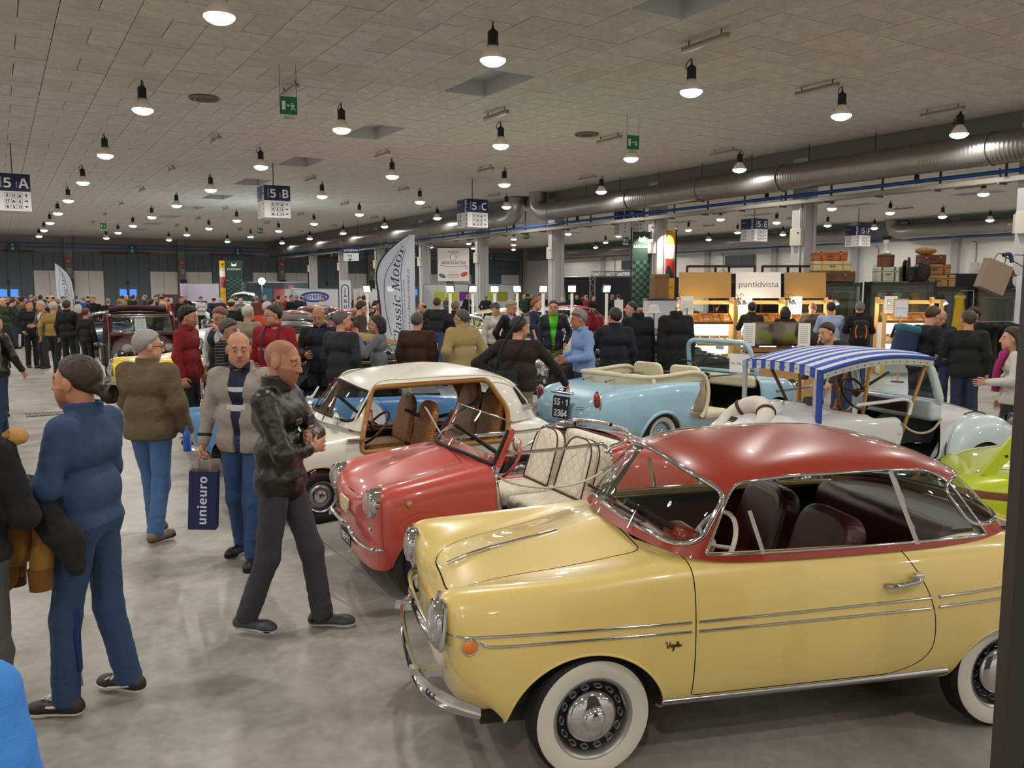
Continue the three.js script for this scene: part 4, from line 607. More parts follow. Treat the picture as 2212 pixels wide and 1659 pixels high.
// ---------- cream beach car with wicker seats and doorless openings ----------
const wickerB = noiseTex(128, (u, v) => { const a = Math.sin(u * Math.PI * 12), b = Math.sin(v * Math.PI * 40 + (Math.floor(u * 12) % 2) * Math.PI), h = 120 + 60 * Math.abs(a) + 50 * b; return [h, h, h]; }, false);
const wickerC = noiseTex(128, (u, v) => { const b = Math.sin(v * Math.PI * 40 + (Math.floor(u * 12) % 2) * Math.PI), k = Math.abs(Math.sin(u * Math.PI * 12)) * .5 + b * .25 + .4; return [100 + 100 * k, 72 + 80 * k, 38 + 50 * k]; });
const WICKER = M(0xd8b888, { map: wickerC, bumpMap: wickerB, bumpScale: .006, roughness: .6 });
{
  const t = thing('beach_car', 'cream small saloon with cut-out doors, wood-brown frames and wicker seats', 'car');
  const C = paint(0xdedccf), LEA = M(0x9c6a2a, { roughness: .4, clearcoat: .4 });
  const mid = (x, y3, y4, y5, y6, y7, y8, y9) => [[x, .2, .54], [x, .22, .64], [x, .38, .685], [x, y3, .69], [x, y4, .67], [x, y5, .61], [x, y6, .52], [x, y7, .4], [x, y8, .2], [x, y9, 0]];
  const net = [
    [[-.36, .24, .5], [-.4, .24, .54], [-.44, .24, .55], [-.47, .24, .52], [-.49, .24, .46], [-.5, .24, .4], [-.5, .24, .32], [-.51, .24, .22], [-.51, .24, .1], [-.51, .24, 0]],
    [[-.36, .22, .54], [-.41, .28, .6], [-.46, .36, .62], [-.5, .43, .6], [-.52, .46, .55], [-.53, .47, .47], [-.54, .47, .38], [-.545, .46, .26], [-.55, .46, .12], [-.55, .46, 0]],
    [[-.36, .22, .55], [-.39, .28, .62], [-.44, .42, .645], [-.48, .54, .63], [-.5, .61, .58], [-.51, .645, .5], [-.52, .65, .4], [-.53, .65, .28], [-.53, .655, .14], [-.53, .66, 0]],
    [[-.34, .22, .55], [-.35, .28, .63], [-.37, .42, .67], [-.39, .57, .66], [-.41, .66, .62], [-.43, .70, .54], [-.44, .72, .42], [-.45, .735, .3], [-.46, .745, .15], [-.46, .75, 0]],
    mid(-.22, .57, .67, .72, .755, .775, .79, .795), mid(0, .56, .68, .735, .78, .80, .82, .825), mid(.2, .56, .69, .76, .80, .825, .85, .855), mid(.5, .56, .70, .79, .83, .85, .86, .865), mid(.9, .56, .70, .79, .83, .85, .86, .865), mid(1.4, .56, .70, .79, .83, .85, .86, .865),
    mid(1.8, .56, .70, .79, .83, .85, .86, .865), mid(2.1, .56, .70, .79, .83, .845, .85, .855), mid(2.35, .54, .67, .76, .79, .80, .805, .81),
    [[2.45, .24, .5], [2.47, .28, .57], [2.5, .4, .6], [2.51, .52, .6], [2.5, .62, .57], [2.48, .68, .5], [2.47, .7, .42], [2.47, .71, .3], [2.47, .72, .15], [2.47, .72, 0]],
    [[2.5, .26, .45], [2.52, .28, .5], [2.55, .36, .52], [2.56, .44, .52], [2.56, .47, .5], [2.55, .48, .44], [2.55, .48, .36], [2.55, .48, .26], [2.55, .48, .12], [2.55, .48, 0]]];
  const S = bsurf(net), A1 = arch(0, .25, .27, .265), A2 = arch(2.03, .25, .26, .25);
  const opP = roundPoly([[.385, .615], [.40, .74], [.53, 1.19], [1.70, 1.215], [1.89, .92], [1.88, .72], [1.83, .615]], [.03, .05, .05, .07, .06, .06, .06], 6), opF = p => p.z < .42 ? 1 : polySDF(opP, p.x, p.y);
  const cab = p => p.y < .78 ? 1 : polySDF([[.2, -.4], [.22, .3], [.4, .52], [.55, .56], [1.9, .57], [2.2, .5], [2.24, -.4]], p.x, p.z);
  const o = { nu: 120, nv: 60 };
  mesh('body', both(patch(S, { ...o, clips: [A1, A2, opF, cab] }).geo), C, t);
  mesh('inner_shell', both(patch(S, { nu: 50, nv: 30, off: -.02, clips: [A1, A2, opF, cab] }).geo), M(0x33281c), t);
  const G = bsurf([
    [[.10, .87, 0], [.20, 1.0, 0], [.31, 1.15, 0], [.42, 1.29, 0], [.75, 1.345, 0], [1.15, 1.365, 0]],
    [[.11, .868, .28], [.21, 1.0, .275], [.32, 1.14, .26], [.43, 1.28, .24], [.76, 1.335, .18], [1.17, 1.365, 0]],
    [[.18, .86, .50], [.28, .98, .50], [.38, 1.11, .485], [.48, 1.24, .45], [.8, 1.31, .35], [1.2, 1.365, 0]],
    [[.30, .83, .605], [.38, .96, .59], [.47, 1.09, .57], [.56, 1.21, .54], [.85, 1.285, .44], [1.22, 1.365, 0]],
    [[.42, .78, .645], [.49, .95, .62], [.56, 1.08, .595], [.63, 1.215, .565], [.9, 1.29, .47], [1.25, 1.365, 0]],
    [[1.1, .78, .655], [1.1, .95, .63], [1.1, 1.1, .605], [1.12, 1.235, .57], [1.15, 1.305, .47], [1.3, 1.36, 0]],
    [[1.85, .78, .65], [1.82, .95, .625], [1.78, 1.09, .60], [1.74, 1.215, .565], [1.6, 1.29, .46], [1.4, 1.355, 0]],
    [[2.2, .80, .60], [2.14, .95, .575], [2.07, 1.08, .545], [1.98, 1.19, .51], [1.75, 1.27, .4], [1.45, 1.35, 0]],
    [[2.33, .81, .42], [2.26, .95, .41], [2.18, 1.08, .39], [2.06, 1.2, .36], [1.8, 1.285, .26], [1.5, 1.345, 0]],
    [[2.36, .815, 0], [2.29, .95, 0], [2.2, 1.09, 0], [2.08, 1.21, 0], [1.82, 1.29, 0], [1.52, 1.34, 0]]]);
  const uv = poly => (p, u, v) => polySDF(poly, u, v);
  const wsF = uv(roundPoly([[-.2, .06], [.24, .05], [.30, .10], [.305, .42], [.265, .5], [-.2, .52]], [0, .05, .05, .05, .05, 0])), rwF = uv(roundPoly([[1.2, .12], [.84, .12], [.84, .45], [1.2, .47]], [0, .05, .05, 0])), gn = { nu: 100, nv: 40 };
  mesh('roof', both(patch(G, { ...gn, clips: [wsF, rwF, opF] }).geo), C, t); mesh('roof_lining', both(patch(G, { nu: 40, nv: 20, off: -.015, clips: [gap(wsF, .01), gap(rwF, .01), gap(opF, .01)] }).geo), M(0x8b6c3c), t);
  const cont = (F, r, n, m) => mesh(n, both(trim(patch(G, { ...gn, clips: [F], edge: 0 }).lines, r, 7)), m, t);
  cont(wsF, .013, 'windscreen_seal', RUBBER); cont(rwF, .012, 'rear_window_seal', RUBBER);
  mesh('windscreen', both(patch(G, { nu: 40, nv: 30, u1: .4, v1: .6, clips: [inv(wsF)] }).geo), GLASS, t); mesh('rear_window', both(patch(G, { nu: 30, nv: 30, u0: .7, v1: .6, clips: [inv(rwF)] }).geo), GLASS, t);
  const zAt = (x, y) => y > .84 ? lerp(.645, .555, clamp((y - .8) / .42, 0, 1)) : lerp(.688, .64, clamp((y - .6) / .22, 0, 1));
  for (const s of [1, -1]) mesh('doorway_frame', tube(opP.map(p => V(p[0], p[1], s * (zAt(p[0], p[1]) - .012))), .026, 10, true, 120), LEA, t);
  pair('roof_gutter', (tube([[.34, .9, .61], [.46, 1.09, .585], [.57, 1.235, .558], [.9, 1.262, .575], [1.4, 1.268, .575], [1.75, 1.25, .56], [1.98, 1.15, .53], [2.18, .9, .585]], .008, 6, false, 60)), C, t);
  for (const s of [1, -1]) {
    wheel(t, 0, .245, s * .61, { R: .245, w: .16, rim: .135, rimMat: DULL, cap: CHROME, steer: .12 }); wheel(t, 2.03, .245, s * .61, { R: .245, w: .16, rim: .135 });
    const a = trim(patch(S, { ...o, v1: .6, clips: [A1], edge: 0 }).lines, .009, 6, .2); mesh('wheel_arch_trim', s > 0 ? a : mirrorZ(a), M(0xb59655, { roughness: .3, metalness: .6 }), t);
    headlamp(t, -.5, .58, s * .46, .085, { yaw: -s * .08 }); mesh('wheel_well', cyl(.3, .3, .24, 20).rotateX(Math.PI / 2).translate(0, .25, s * .5), DARK, t);
    for (const x of [.86, 1.56]) { const k = padSeat(t, x, .42, s * .31, { w: .5, bh: x < 1 ? .5 : .62, tilt: .24, m: WICKER, top: .2, th: .06, cush: .44 }); }
    const g = mesh('wing_mirror', sph(.06, 16, 12).scale(.6, .8, 1).translate(.20, .93, s * .52), CHROME, t); mesh('stalk', bar([.2, .84, s * .55], [.2, .92, s * .53], .01, 6), CHROME, g);
    mesh('bonnet_hinge', rbox(.16, .03, .05, .01, .33, .735, s * .672), CHROME, t);
    mesh('tail_lamp', sph(.05, 14, 10).scale(.6, 1.2, .8).translate(2.5, .6, s * .5), M(0xd98a1a, { roughness: .2 }), t);
  }
  const fc = mesh('filler_cap', cyl(.035, .04, .04, 18).rotateX(Math.PI / 2).translate(2.12, .93, .6), CHROME, t);
  underbody(t, -.4, 2.4, 1.0, .17, .3); mesh('cabin_floor', box(1.9, .02, 1.2, 1.2, .32, 0), M(0x2a2c36, { roughness: .9 }), t); pair('sill_carpet', box(1.4, .02, .12, 1.1, .6, .61), M(0x232a4a, { roughness: .95 }), t);
  mesh('parcel_tray', rbox(.14, .05, 1.1, .02, .38, .8, 0), LEA, t); steeringWheel(t, .62, .78, .32, .19, -.75, M(0x5a3418, { roughness: .3 }));
  mesh('seat_belt', tube([[1.0, .9, .1], [1.2, .82, .2], [1.5, .92, .42], [1.75, 1.1, .55]], .018, 5, false, 30), BLACK, t);
  for (const z of [.3, -.12]) mesh('wiper', tube([[.12, .885, z], [.2, .985, z - .1], [.26, 1.02, z - .28]], .006, 5), BLACK, t);
  mesh('front_bumper', tube([[-.4, .34, .62], [-.52, .34, .56], [-.6, .34, .3], [-.61, .34, 0], [-.6, .34, -.3], [-.52, .34, -.56], [-.4, .34, -.62]], .03, 8, false, 50), M(0xc0a468, { roughness: .35, metalness: .6 }), t);
  const bd = mesh('windscreen_badge', cyl(.05, .05, .003, 20), M(0xffffff, { map: canvasTex(64, 64, (g) => { g.fillStyle = '#e9e4d6'; g.fillRect(0, 0, 64, 64); g.strokeStyle = '#7a2d22'; g.lineWidth = 4; g.beginPath(); g.arc(32, 32, 24, 0, 7); g.moveTo(14, 32); g.lineTo(50, 32); g.moveTo(32, 14); g.lineTo(32, 50); g.stroke(); }) }), t); bd.rotation.z = Math.PI / 2 - .6; bd.position.set(.36, .92, .5);
  put(t, -1.74 - .62 * Math.sin(R(26)), 7.52 + .62 * Math.cos(R(26)), 26);
}
// ---------- pale blue open car with woven rails, rear towards the viewer ----------
{
  const t = thing('beach_car', 'pale blue open car with cream woven rails and plate SS 13364', 'car');
  const C = paint(0x9cc4d8), CR = M(0xd3cba9, { roughness: .7 }), WV = M(0xe0d8b8, { bumpMap: wickerB, bumpScale: .006, roughness: .75 });
  const mid = (x, y4, y5, y6, y7, y8, y9, w = 1) => [[x, .24, .56], [x, .27, .66 * w], [x, .43, .70 * w], [x, .62, .705 * w], [x, y4, .685 * w], [x, y5, .63 * w], [x, y6, .54 * w], [x, y7, .42 * w], [x, y8, .2 * w], [x, y9, 0]];
  const net = [
    [[-.5, .3, .5], [-.54, .3, .55], [-.58, .3, .56], [-.6, .3, .52], [-.62, .3, .46], [-.63, .3, .4], [-.64, .3, .32], [-.65, .3, .22], [-.65, .3, .1], [-.65, .3, 0]],
    [[-.46, .28, .55], [-.5, .34, .62], [-.56, .5, .64], [-.61, .62, .62], [-.64, .7, .57], [-.65, .74, .5], [-.66, .74, .4], [-.68, .72, .28], [-.69, .71, .14], [-.69, .71, 0]],
    mid(-.35, .76, .84, .86, .82, .85, .86), mid(0, .78, .86, .88, .86, .9, .91), mid(.3, .8, .88, .91, .94, .97, .98), mid(.6, .8, .89, .92, .94, .96, .97), mid(1.0, .8, .89, .92, .94, .96, .97),
    mid(1.5, .82, .92, .95, .96, .97, .97), mid(1.9, .84, .945, .975, .98, .985, .985), mid(2.3, .84, .94, .965, .975, .98, .98), mid(2.7, .83, .92, .945, .945, .945, .945, .98), mid(3.0, .82, .90, .915, .89, .88, .88, .95),
    [[3.12, .3, .48], [3.16, .34, .56], [3.2, .46, .61], [3.22, .62, .62], [3.24, .8, .60], [3.25, .87, .55], [3.24, .87, .48], [3.2, .82, .38], [3.2, .8, .2], [3.2, .8, 0]],
    [[3.2, .34, .44], [3.24, .36, .5], [3.28, .46, .54], [3.31, .6, .555], [3.33, .72, .55], [3.33, .76, .5], [3.33, .75, .43], [3.32, .72, .34], [3.32, .71, .18], [3.32, .71, 0]],
    [[3.24, .38, .42], [3.27, .39, .46], [3.31, .44, .5], [3.35, .5, .5], [3.37, .54, .48], [3.38, .55, .43], [3.38, .55, .36], [3.38, .55, .28], [3.38, .55, .14], [3.38, .55, 0]],
    [[3.24, .4, .4], [3.26, .4, .42], [3.3, .4, .44], [3.32, .4, .44], [3.34, .4, .42], [3.34, .4, .38], [3.34, .4, .32], [3.34, .4, .24], [3.34, .4, .12], [3.34, .4, 0]]];
  const S = bsurf(net), A1 = arch(0, .27, .36, .34), A2 = arch(2.34, .27, .36, .33);
  const cockP = roundPoly([[.28, -.3], [.34, .44], [.5, .56], [1.9, .58], [2.5, .54], [2.62, .3], [2.64, -.3]], [0, .1, .08, .2, .15, .15, 0]), cock = p => p.y < .84 ? 1 : polySDF(cockP, p.x, p.z);
  const doorP = roundPoly([[.38, 1.2], [.40, .55], [.46, .44], [1.62, .44], [1.86, .52], [1.74, .70], [1.60, .84], [1.62, 1.2]], [0, .08, .06, .12, .09, .12, .12, 0], 7), dr = pxy(doorP, .4);
  const o = { nu: 140, nv: 60 };
  mesh('body', both(patch(S, { ...o, clips: [A1, A2, cock, dr] }).geo), C, t); mesh('inner_shell', both(patch(S, { nu: 60, nv: 30, off: -.02, clips: [A1, A2, cock, dr] }).geo), DARK, t);
  const bp = roundPoly([[2.68, -.3], [2.68, .44], [3.1, .46], [3.5, .44], [3.5, -.3]], .03);
  for (const s of [1, -1]) {
    const al = trim(patch(S, { ...o, v1: .6, clips: [A2], edge: 0 }).lines, .022, 8, .3); mesh('wheel_arch_flare', s > 0 ? al : mirrorZ(al), C, t);
    const dl = trim(patch(S, { ...o, clips: [gap(dr, .01), p => .5 - p.y], edge: 0 }).lines, .012, 6, .2); mesh('sill_trim', s > 0 ? dl : mirrorZ(dl), CHROME, t);
    const tl = mesh('tail_lamp', sph(.06, 16, 14).scale(.55, 1.9, .75).translate(3.29, .77, s * .515), M(0x7d1512, { roughness: .15, clearcoat: 1 }), t); mesh('lamp_rim', new THREE.TorusGeometry(.058, .012, 8, 28).scale(1, 1.95, 1).rotateY(Math.PI / 2).translate(3.285, .775, s * .515), CHROME, tl); mesh('amber_lens', sph(.045, 14, 10).scale(.5, .9, .75).translate(3.305, .85, s * .515), M(0xb4471c, { roughness: .15 }), tl);
    wheel(t, 0, .3, s * .61, { R: .3, w: .14, rim: .18, disc: C, white: .3 }); wheel(t, 2.34, .3, s * .61, { R: .3, w: .14, rim: .18, disc: C, white: .3 });
    mesh('overrider', rbox(.07, .22, .07, .03, 3.46, .5, s * .34, 3), CHROME, t); headlamp(t, -.64, .7, s * .5, .09, {}); mesh('boot_hinge', tube([[2.62, .97, s * .2], [2.7, .985, s * .2], [2.85, .965, s * .2]], .012, 6), CHROME, t);
    const rail = bpts([[1.60, .46, s * .66], [1.50, .52, s * .66], [1.42, .75, s * .65], [1.47, 1.02, s * .63], [1.7, 1.06, s * .61], [2.1, 1.03, s * .60], [2.45, 1.02, s * .58], [2.66, 1.04, s * .5], [2.7, 1.05, s * .2], [2.7, 1.05, 0]], 50);
    mesh('woven_rail', tube(rail, .026, 9, false, 90), WV, t);
    const band = []; for (let i = 12; i < 50; i++) { const p = rail[i], q = rail[i + 1], a = p.clone().setY(Math.max(.93, p.y - .13)), b = q.clone().setY(Math.max(.93, q.y - .13)); band.push(beam(p.clone().add(a).multiplyScalar(.5).toArray(), q.clone().add(b).multiplyScalar(.5).toArray(), .012, Math.abs(p.y - a.y))); } mesh('woven_panel', merge(band), WV, t);
    padSeat(t, 1.2, .4, s * .33, { w: .56, bh: .62, tilt: .2, m: WV, top: .1, th: .05, cush: .5 });
    padSeat(t, 2.1, .45, s * .33, { w: .6, bh: .5, tilt: .2, m: WV, top: .08, th: .06, cush: .5 });
    mesh('seat_rail', tube([[1.42, .5, s * .6], [1.47, .8, s * .6], [1.5, 1.0, s * .58], [1.52, 1.04, s * .4], [1.52, 1.04, s * .1]], .02, 8, false, 30), CR, t);
  }
  underbody(t, -.5, 3.2, 1.0); mesh('cockpit_floor', box(2.2, .02, 1.2, 1.5, .33, 0), DARK, t);
  const pl = numberPlate(t, .3, .27, ['SS · 1', '3364']); pl.rotation.y = Math.PI / 2; pl.rotation.order = 'YXZ'; pl.rotation.x = -.1; pl.position.set(3.40, .68, 0);
  const pk = mesh('plate_lamp', rbox(.08, .035, .36, .015, 3.37, .855, 0), CHROME, t); mesh('cowl', sph(.06, 14, 8).scale(.6, .7, 1.6).translate(3.36, .875, 0), CHROME, pk);
  mesh('boot_line', tube([[3.385, .50, .44], [3.40, .49, .2], [3.405, .49, 0], [3.40, .49, -.2], [3.385, .50, -.44]], .004, 5), DARK, t); mesh('maker_badge', merge([bar([3.385, .70, -.26], [3.37, .715, -.36], .006, 5), bar([3.38, .675, -.22], [3.36, .69, -.38], .004, 5)]), DULL, t);
  mesh('rear_bumper', tube([[3.05, .43, .66], [3.25, .43, .63], [3.42, .43, .5], [3.46, .43, .2], [3.46, .43, -.2], [3.42, .43, -.5], [3.25, .43, -.63], [3.05, .43, -.66]], .05, 10, false, 60), CHROME, t);
  // windscreen
  const ws = roundPoly([[-.60, 0], [.60, 0], [.52, .43], [-.52, .43]], [.1, .1, .12, .12], 7), bend = (x, y) => V(.22 + .16 * x * x * 2 + y * .42, .97 + y * .92 - .06 * Math.pow(Math.abs(x / .6), 3) * (1 - y / .43), x);
  mesh('windscreen_frame', tube(ws.map(p => bend(p[0], p[1])), .034, 8, true, 90), C, t); mesh('windscreen_seal', tube(roundPoly([[-.57, .03], [.57, .03], [.5, .405], [-.5, .405]], .09).map(p => bend(p[0], p[1])), .009, 6, true, 80), RUBBER, t);
  mesh('windscreen', patch((u, v) => { const w = lerp(.59, .515, v); return bend((2 * u - 1) * w, v * .42); }, { nu: 24, nv: 12 }).geo, GLASS, t);
  mesh('dashboard', rbox(.12, .17, 1.2, .05, .38, .83, 0, 3), M(0xc9c3a9, { roughness: .35 }), t); for (const [y, z] of [[.86, .34], [.85, .2]]) mesh('gauge', cyl(.06, .06, .04, 20).rotateZ(Math.PI / 2).translate(.45, y, z), BLACK, t);
  steeringWheel(t, .66, .92, .33, .2, -.5, M(0x16181c, { roughness: .3 })); mesh('rear_mirror', rbox(.02, .06, .14, .01, .42, 1.28, 0), M(0x9fc0cf), t);
  const cd = sheet('info_card', .34, .26, canvasTex(160, 120, (g, w, h) => { g.fillStyle = '#e9ecef'; g.fillRect(0, 0, w, h); g.fillStyle = '#333'; g.font = 'bold 20px serif'; g.fillText('TEL. 339.16975', 8, 70); }), t); cd.rotation.y = Math.PI / 2; cd.position.set(.46, 1.08, -.38);
  put(t, 3.27, 12.28, 218);
}
const CANOPY_AT = [4.52, 9.1, 200];
// ---------- white-blue rear-engined beach car with striped canopy and lifebuoy ----------
{
  const t = thing('beach_car', 'white open car with blue striped canopy and a lifebuoy on its tail', 'car');
  const C = paint(0xc5d3da), CW = paint(0xd9dadb), BAM = M(0xb88a3c, { roughness: .45 });
  const mid = (x, y4, y5, y6, y7, y8, y9, w = 1) => [[x, .26, .52], [x, .3, .6 * w], [x, .42, .63 * w], [x, .58, .635 * w], [x, y4, .62 * w], [x, y5, .58 * w], [x, y6, .5 * w], [x, y7, .38 * w], [x, y8, .2 * w], [x, y9, 0]];
  const net = [
    [[-.5, .3, .36], [-.52, .3, .38], [-.55, .3, .38], [-.57, .3, .36], [-.58, .3, .32], [-.58, .3, .28], [-.585, .3, .22], [-.59, .3, .16], [-.59, .3, .08], [-.59, .3, 0]],
    [[-.48, .3, .38], [-.5, .36, .42], [-.54, .48, .44], [-.57, .58, .42], [-.58, .66, .38], [-.58, .7, .32], [-.58, .72, .26], [-.58, .73, .18], [-.58, .74, .1], [-.58, .74, 0]],
    mid(-.35, .7, .78, .8, .82, .84, .85, .7), mid(0, .74, .82, .85, .88, .91, .92, .75), mid(.3, .76, .84, .88, .92, .95, .96, .86), mid(.55, .77, .85, .89, .92, .95, .96, .97), mid(.9, .77, .86, .9, .92, .95, .96), mid(1.3, .8, .88, .92, .94, .96, .97), mid(1.7, .82, .9, .94, .96, .97, .98), mid(2.0, .8, .88, .91, .92, .93, .935, .97), mid(2.3, .72, .8, .83, .845, .85, .85, .9),
    [[2.5, .28, .46], [2.52, .3, .5], [2.55, .4, .52], [2.57, .52, .52], [2.56, .62, .5], [2.54, .68, .44], [2.52, .7, .38], [2.52, .71, .28], [2.52, .71, .14], [2.52, .71, 0]],
    [[2.58, .32, .42], [2.6, .33, .45], [2.64, .38, .46], [2.66, .44, .46], [2.66, .48, .44], [2.66, .5, .4], [2.66, .5, .33], [2.66, .5, .24], [2.66, .5, .12], [2.66, .5, 0]]];
  const S = bsurf(net), A2 = arch(2.1, .27, .33, .3), A1 = p => p.z > .3 && p.x < .4 ? Math.max(.34 - p.z, Math.hypot(p.x / .36, (p.y - .27) / .33) - 1) * .3 : 1;
  const cockP = roundPoly([[.36, -.3], [.4, .42], [.5, .54], [1.5, .55], [1.72, .42], [1.76, -.3]], [0, .08, .06, .12, .12, 0]), cock = p => p.y < .8 ? 1 : polySDF(cockP, p.x, p.z);
  const doorP = roundPoly([[.46, 1.2], [.47, .42], [.95, .36], [1.06, .5], [.98, .72], [1.0, .86], [1.35, .86], [1.42, .97], [1.4, 1.2]], [0, .06, .08, .15, .15, .12, .06, .05, 0], 7), dr = pxy(doorP, .4);
  const o = { nu: 120, nv: 56 };
  mesh('body', both(patch(S, { ...o, clips: [A1, A2, cock, dr] }).geo), CW, t); mesh('inner_shell', both(patch(S, { nu: 60, nv: 30, off: -.02, clips: [A1, A2, cock, dr] }).geo), DARK, t);
  const fen = bsurf([0, 1, 2, 3, 4, 5, 6].map(i => { const a = [-.62, -.62, -.45, -.1, .22, .4, .44][i], h = [.42, .62, .8, .84, .76, .5, .36][i], b = [.36, .36, .4, .44, .4, .3, .3][i]; return [[a, b - .06, .40], [a, h * .85, .40], [a, h, .44], [a, h, .56], [a, h * .86, .655], [a, lerp(b, h, .35), .675], [a, b, .66]]; }));
  for (const s of [1, -1]) {
    const fa = arch(-.06, .27, .31, .29, .3); let g = patch(fen, { nu: 50, nv: 30, clips: [p => p.z > .5 ? fa(p) : 1] }).geo; mesh('front_wing', s > 0 ? g : mirrorZ(g), C, t);
    mesh('wing_piping', tube([[-.5, .70, s * .42], [-.2, .83, s * .425], [.15, .76, s * .45], [.36, .55, s * .56], [.44, .36, s * .63]], .007, 5, false, 30), BLACK, t);
    wheel(t, -.06, .29, s * .57, { R: .29, w: .13, rim: .17, cap: M(0xc9c4b6, { roughness: .3, metalness: .7 }), disc: M(0xbfb9a8, { metalness: .6, roughness: .4 }) }); wheel(t, 2.1, .29, s * .57, { R: .29, w: .13, rim: .17 });
    headlamp(t, -.6, .72, s * .5, .08, {}); mesh('indicator', sph(.03, 12, 8).scale(1.5, .6, .8).translate(-.42, .76, s * .655), M(0xc4501c, { roughness: .2 }), t);
    mesh('side_rail', tube([[.92, .88, s * .62], [.9, .99, s * .62], [.95, 1.03, s * .62], [1.25, 1.02, s * .61], [1.55, 1.0, s * .59]], .018, 8, false, 40), CW, t);
    const rv = []; for (const p of [[.98, .8], [1.04, .7], [1.06, .6], [1.03, .5], [1.15, .62], [1.4, .66], [1.6, .72]]) rv.push(sph(.008, 6, 5).translate(p[0], p[1], s * .637)); mesh('rivets', merge(rv), DULL, t);
    for (const [a, b, m] of [[[1.35, .72, s * .45], [1.33, 1.38, s * .52], BAM], [[.95, .5, s * .5], [.62, 1.4, s * .52], BAM], [[1.55, .9, s * .4], [1.75, 1.35, s * .5], M(0x6a4226, { roughness: .5 })]]) mesh('canopy_pole', bar(a, b, .017, 8), m, t);
    padSeat(t, 1.12, .36, s * .28, { w: .48, bh: .48, tilt: .25, m: WICKER, top: .18, th: .05 });
    mesh('door_rope', tube([[.48, .82, s * .6], [.6, .72, s * .615], [.75, .69, s * .62], [.9, .73, s * .62], [1.0, .8, s * .62]], .012, 6), M(0xb9b08e, { roughness: .9 }), t);
    mesh('sill_roll', bar([.5, .38, s * .6], [.95, .36, s * .61], .03, 8), M(0x3a2418, { roughness: .4 }), t); mesh('step', tube([[1.0, .34, s * .62], [.95, .36, s * .7], [.9, .3, s * .74], [.95, .24, s * .7], [1.0, .25, s * .62]], .03, 8), WICKER, t);
  }
  underbody(t, -.5, 2.5, .9); mesh('cockpit_floor', box(1.4, .02, 1.1, 1.1, .33, 0), DARK, t);
  const lv = []; for (let i = 0; i < 9; i++) for (const s of [1, -1]) lv.push(box(.012, .016, .22, 2.36 + .018 * i, .80 - .018 * i + .012, s * .25).rotateZ(0)); mesh('engine_louvres', merge(lv), BLACK, t);
  mesh('tail_lamp', sph(.1, 20, 12).scale(.5, .6, 1).translate(2.55, .72, 0), CHROME, t);
  // windscreen
  const bend = (x, y) => V(.42 + .08 * x * x * 2 + y * .3, .96 + y * .95, x);
  mesh('windscreen_frame', merge([tube(roundPoly([[-.58, 0], [.58, 0], [.52, .42], [-.52, .42]], .1).map(p => bend(...p)), .042, 8, true, 90)]), C, t); mesh('windscreen_seal', tube(roundPoly([[-.545, .03], [.545, .03], [.49, .39], [-.49, .39]], .08).map(p => bend(...p)), .01, 6, true, 80), RUBBER, t);
  mesh('windscreen', patch((u, v) => { const w = lerp(.57, .52, v); return bend((2 * u - 1) * w, v * .42); }, { nu: 20, nv: 10 }).geo, GLASS, t);
  mesh('dashboard', rbox(.16, .2, 1.14, .06, .5, .88, 0, 3), C, t); mesh('instrument_panel', rbox(.03, .12, .62, .02, .585, .9, .05), M(0x33201c, { roughness: .3 }), t); steeringWheel(t, .78, .98, .28, .19, -.45, M(0x4a2a16, { roughness: .3 }));
  mesh('gauge_cluster', rbox(.12, .07, .2, .03, 1.72, 1.0, -.2), M(0x3b2d25), t);
  // lifebuoy lashed upright on the tail: a thing of its own
  const lb = thing('lifebuoy', 'off-white canvas lifebuoy with brown straps lashed to the tail of the canopied car', 'lifebuoy');
  mesh('ring', new THREE.TorusGeometry(.27, .085, 16, 48), M(0xcfc8bd, { roughness: .8 }), lb); for (const a of [.8, 2.4, 4, 5.5]) mesh('strap', new THREE.TorusGeometry(.09, .008, 6, 20).scale(1, 1, 2.4).rotateX(Math.PI / 2).translate(.27, 0, 0).rotateZ(a), M(0x4a2416), lb);
  // canopy
  const stripes = canvasTex(512, 64, (g, w, h) => { for (let i = 0; i < 16; i++) { g.fillStyle = i & 1 ? '#2f54a8' : '#c3c3c8'; g.fillRect(i * 32, 0, 32, h); } }); const SM = M(0xffffff, { map: stripes, roughness: .85 });
  const cv = (u, v) => { const z = (2 * v - 1) * .6, x = lerp(.62, 1.98, u), e = Math.pow(Math.abs(2 * v - 1), 4); return V(x, 1.47 + .05 * Math.sin(u * Math.PI) - .09 * u * u - .05 * e, z); };
  const cg = (() => { const top = patch((u, v) => cv(u, v).add(V(0, .006, 0)), { nu: 26, nv: 22 }).geo, bot = patch((u, v) => cv(u, v).add(V(0, -.006, 0)), { nu: 26, nv: 22 }).geo; for (const g of [top, bot]) { const uv = g.attributes.uv; for (let i = 0; i < uv.count; i++) { const u = uv.getX(i), v = uv.getY(i); uv.setXY(i, v, u); } } return merge([top, bot]); })();
  const can = mesh('canopy', cg, SM, t);
  const val = (f, n, len, along) => { const gs = []; for (let i = 0; i < n; i++) { const a = f(i / n), b = f((i + 1) / n), g = new THREE.BufferGeometry(), h = V(0, -len, 0); const q = [a, b, b.clone().add(h), a.clone().add(h)]; g.setAttribute('position', new THREE.Float32BufferAttribute(q.flatMap(p => p.toArray()), 3)); const c0 = along ? i / n : .03, c1 = along ? (i + 1) / n : .03; g.setAttribute('uv', new THREE.Float32BufferAttribute([c0, 0, c1, 0, c1, 1, c0, 1], 2)); g.setIndex([0, 1, 2, 0, 2, 3]); g.computeVertexNormals(); gs.push(g); } return merge(gs); };
  mesh('valance', val(v => cv(1, v), 16, .085, true), SM, can); mesh('valance', val(v => cv(0, v), 16, .06, true), SM, can);
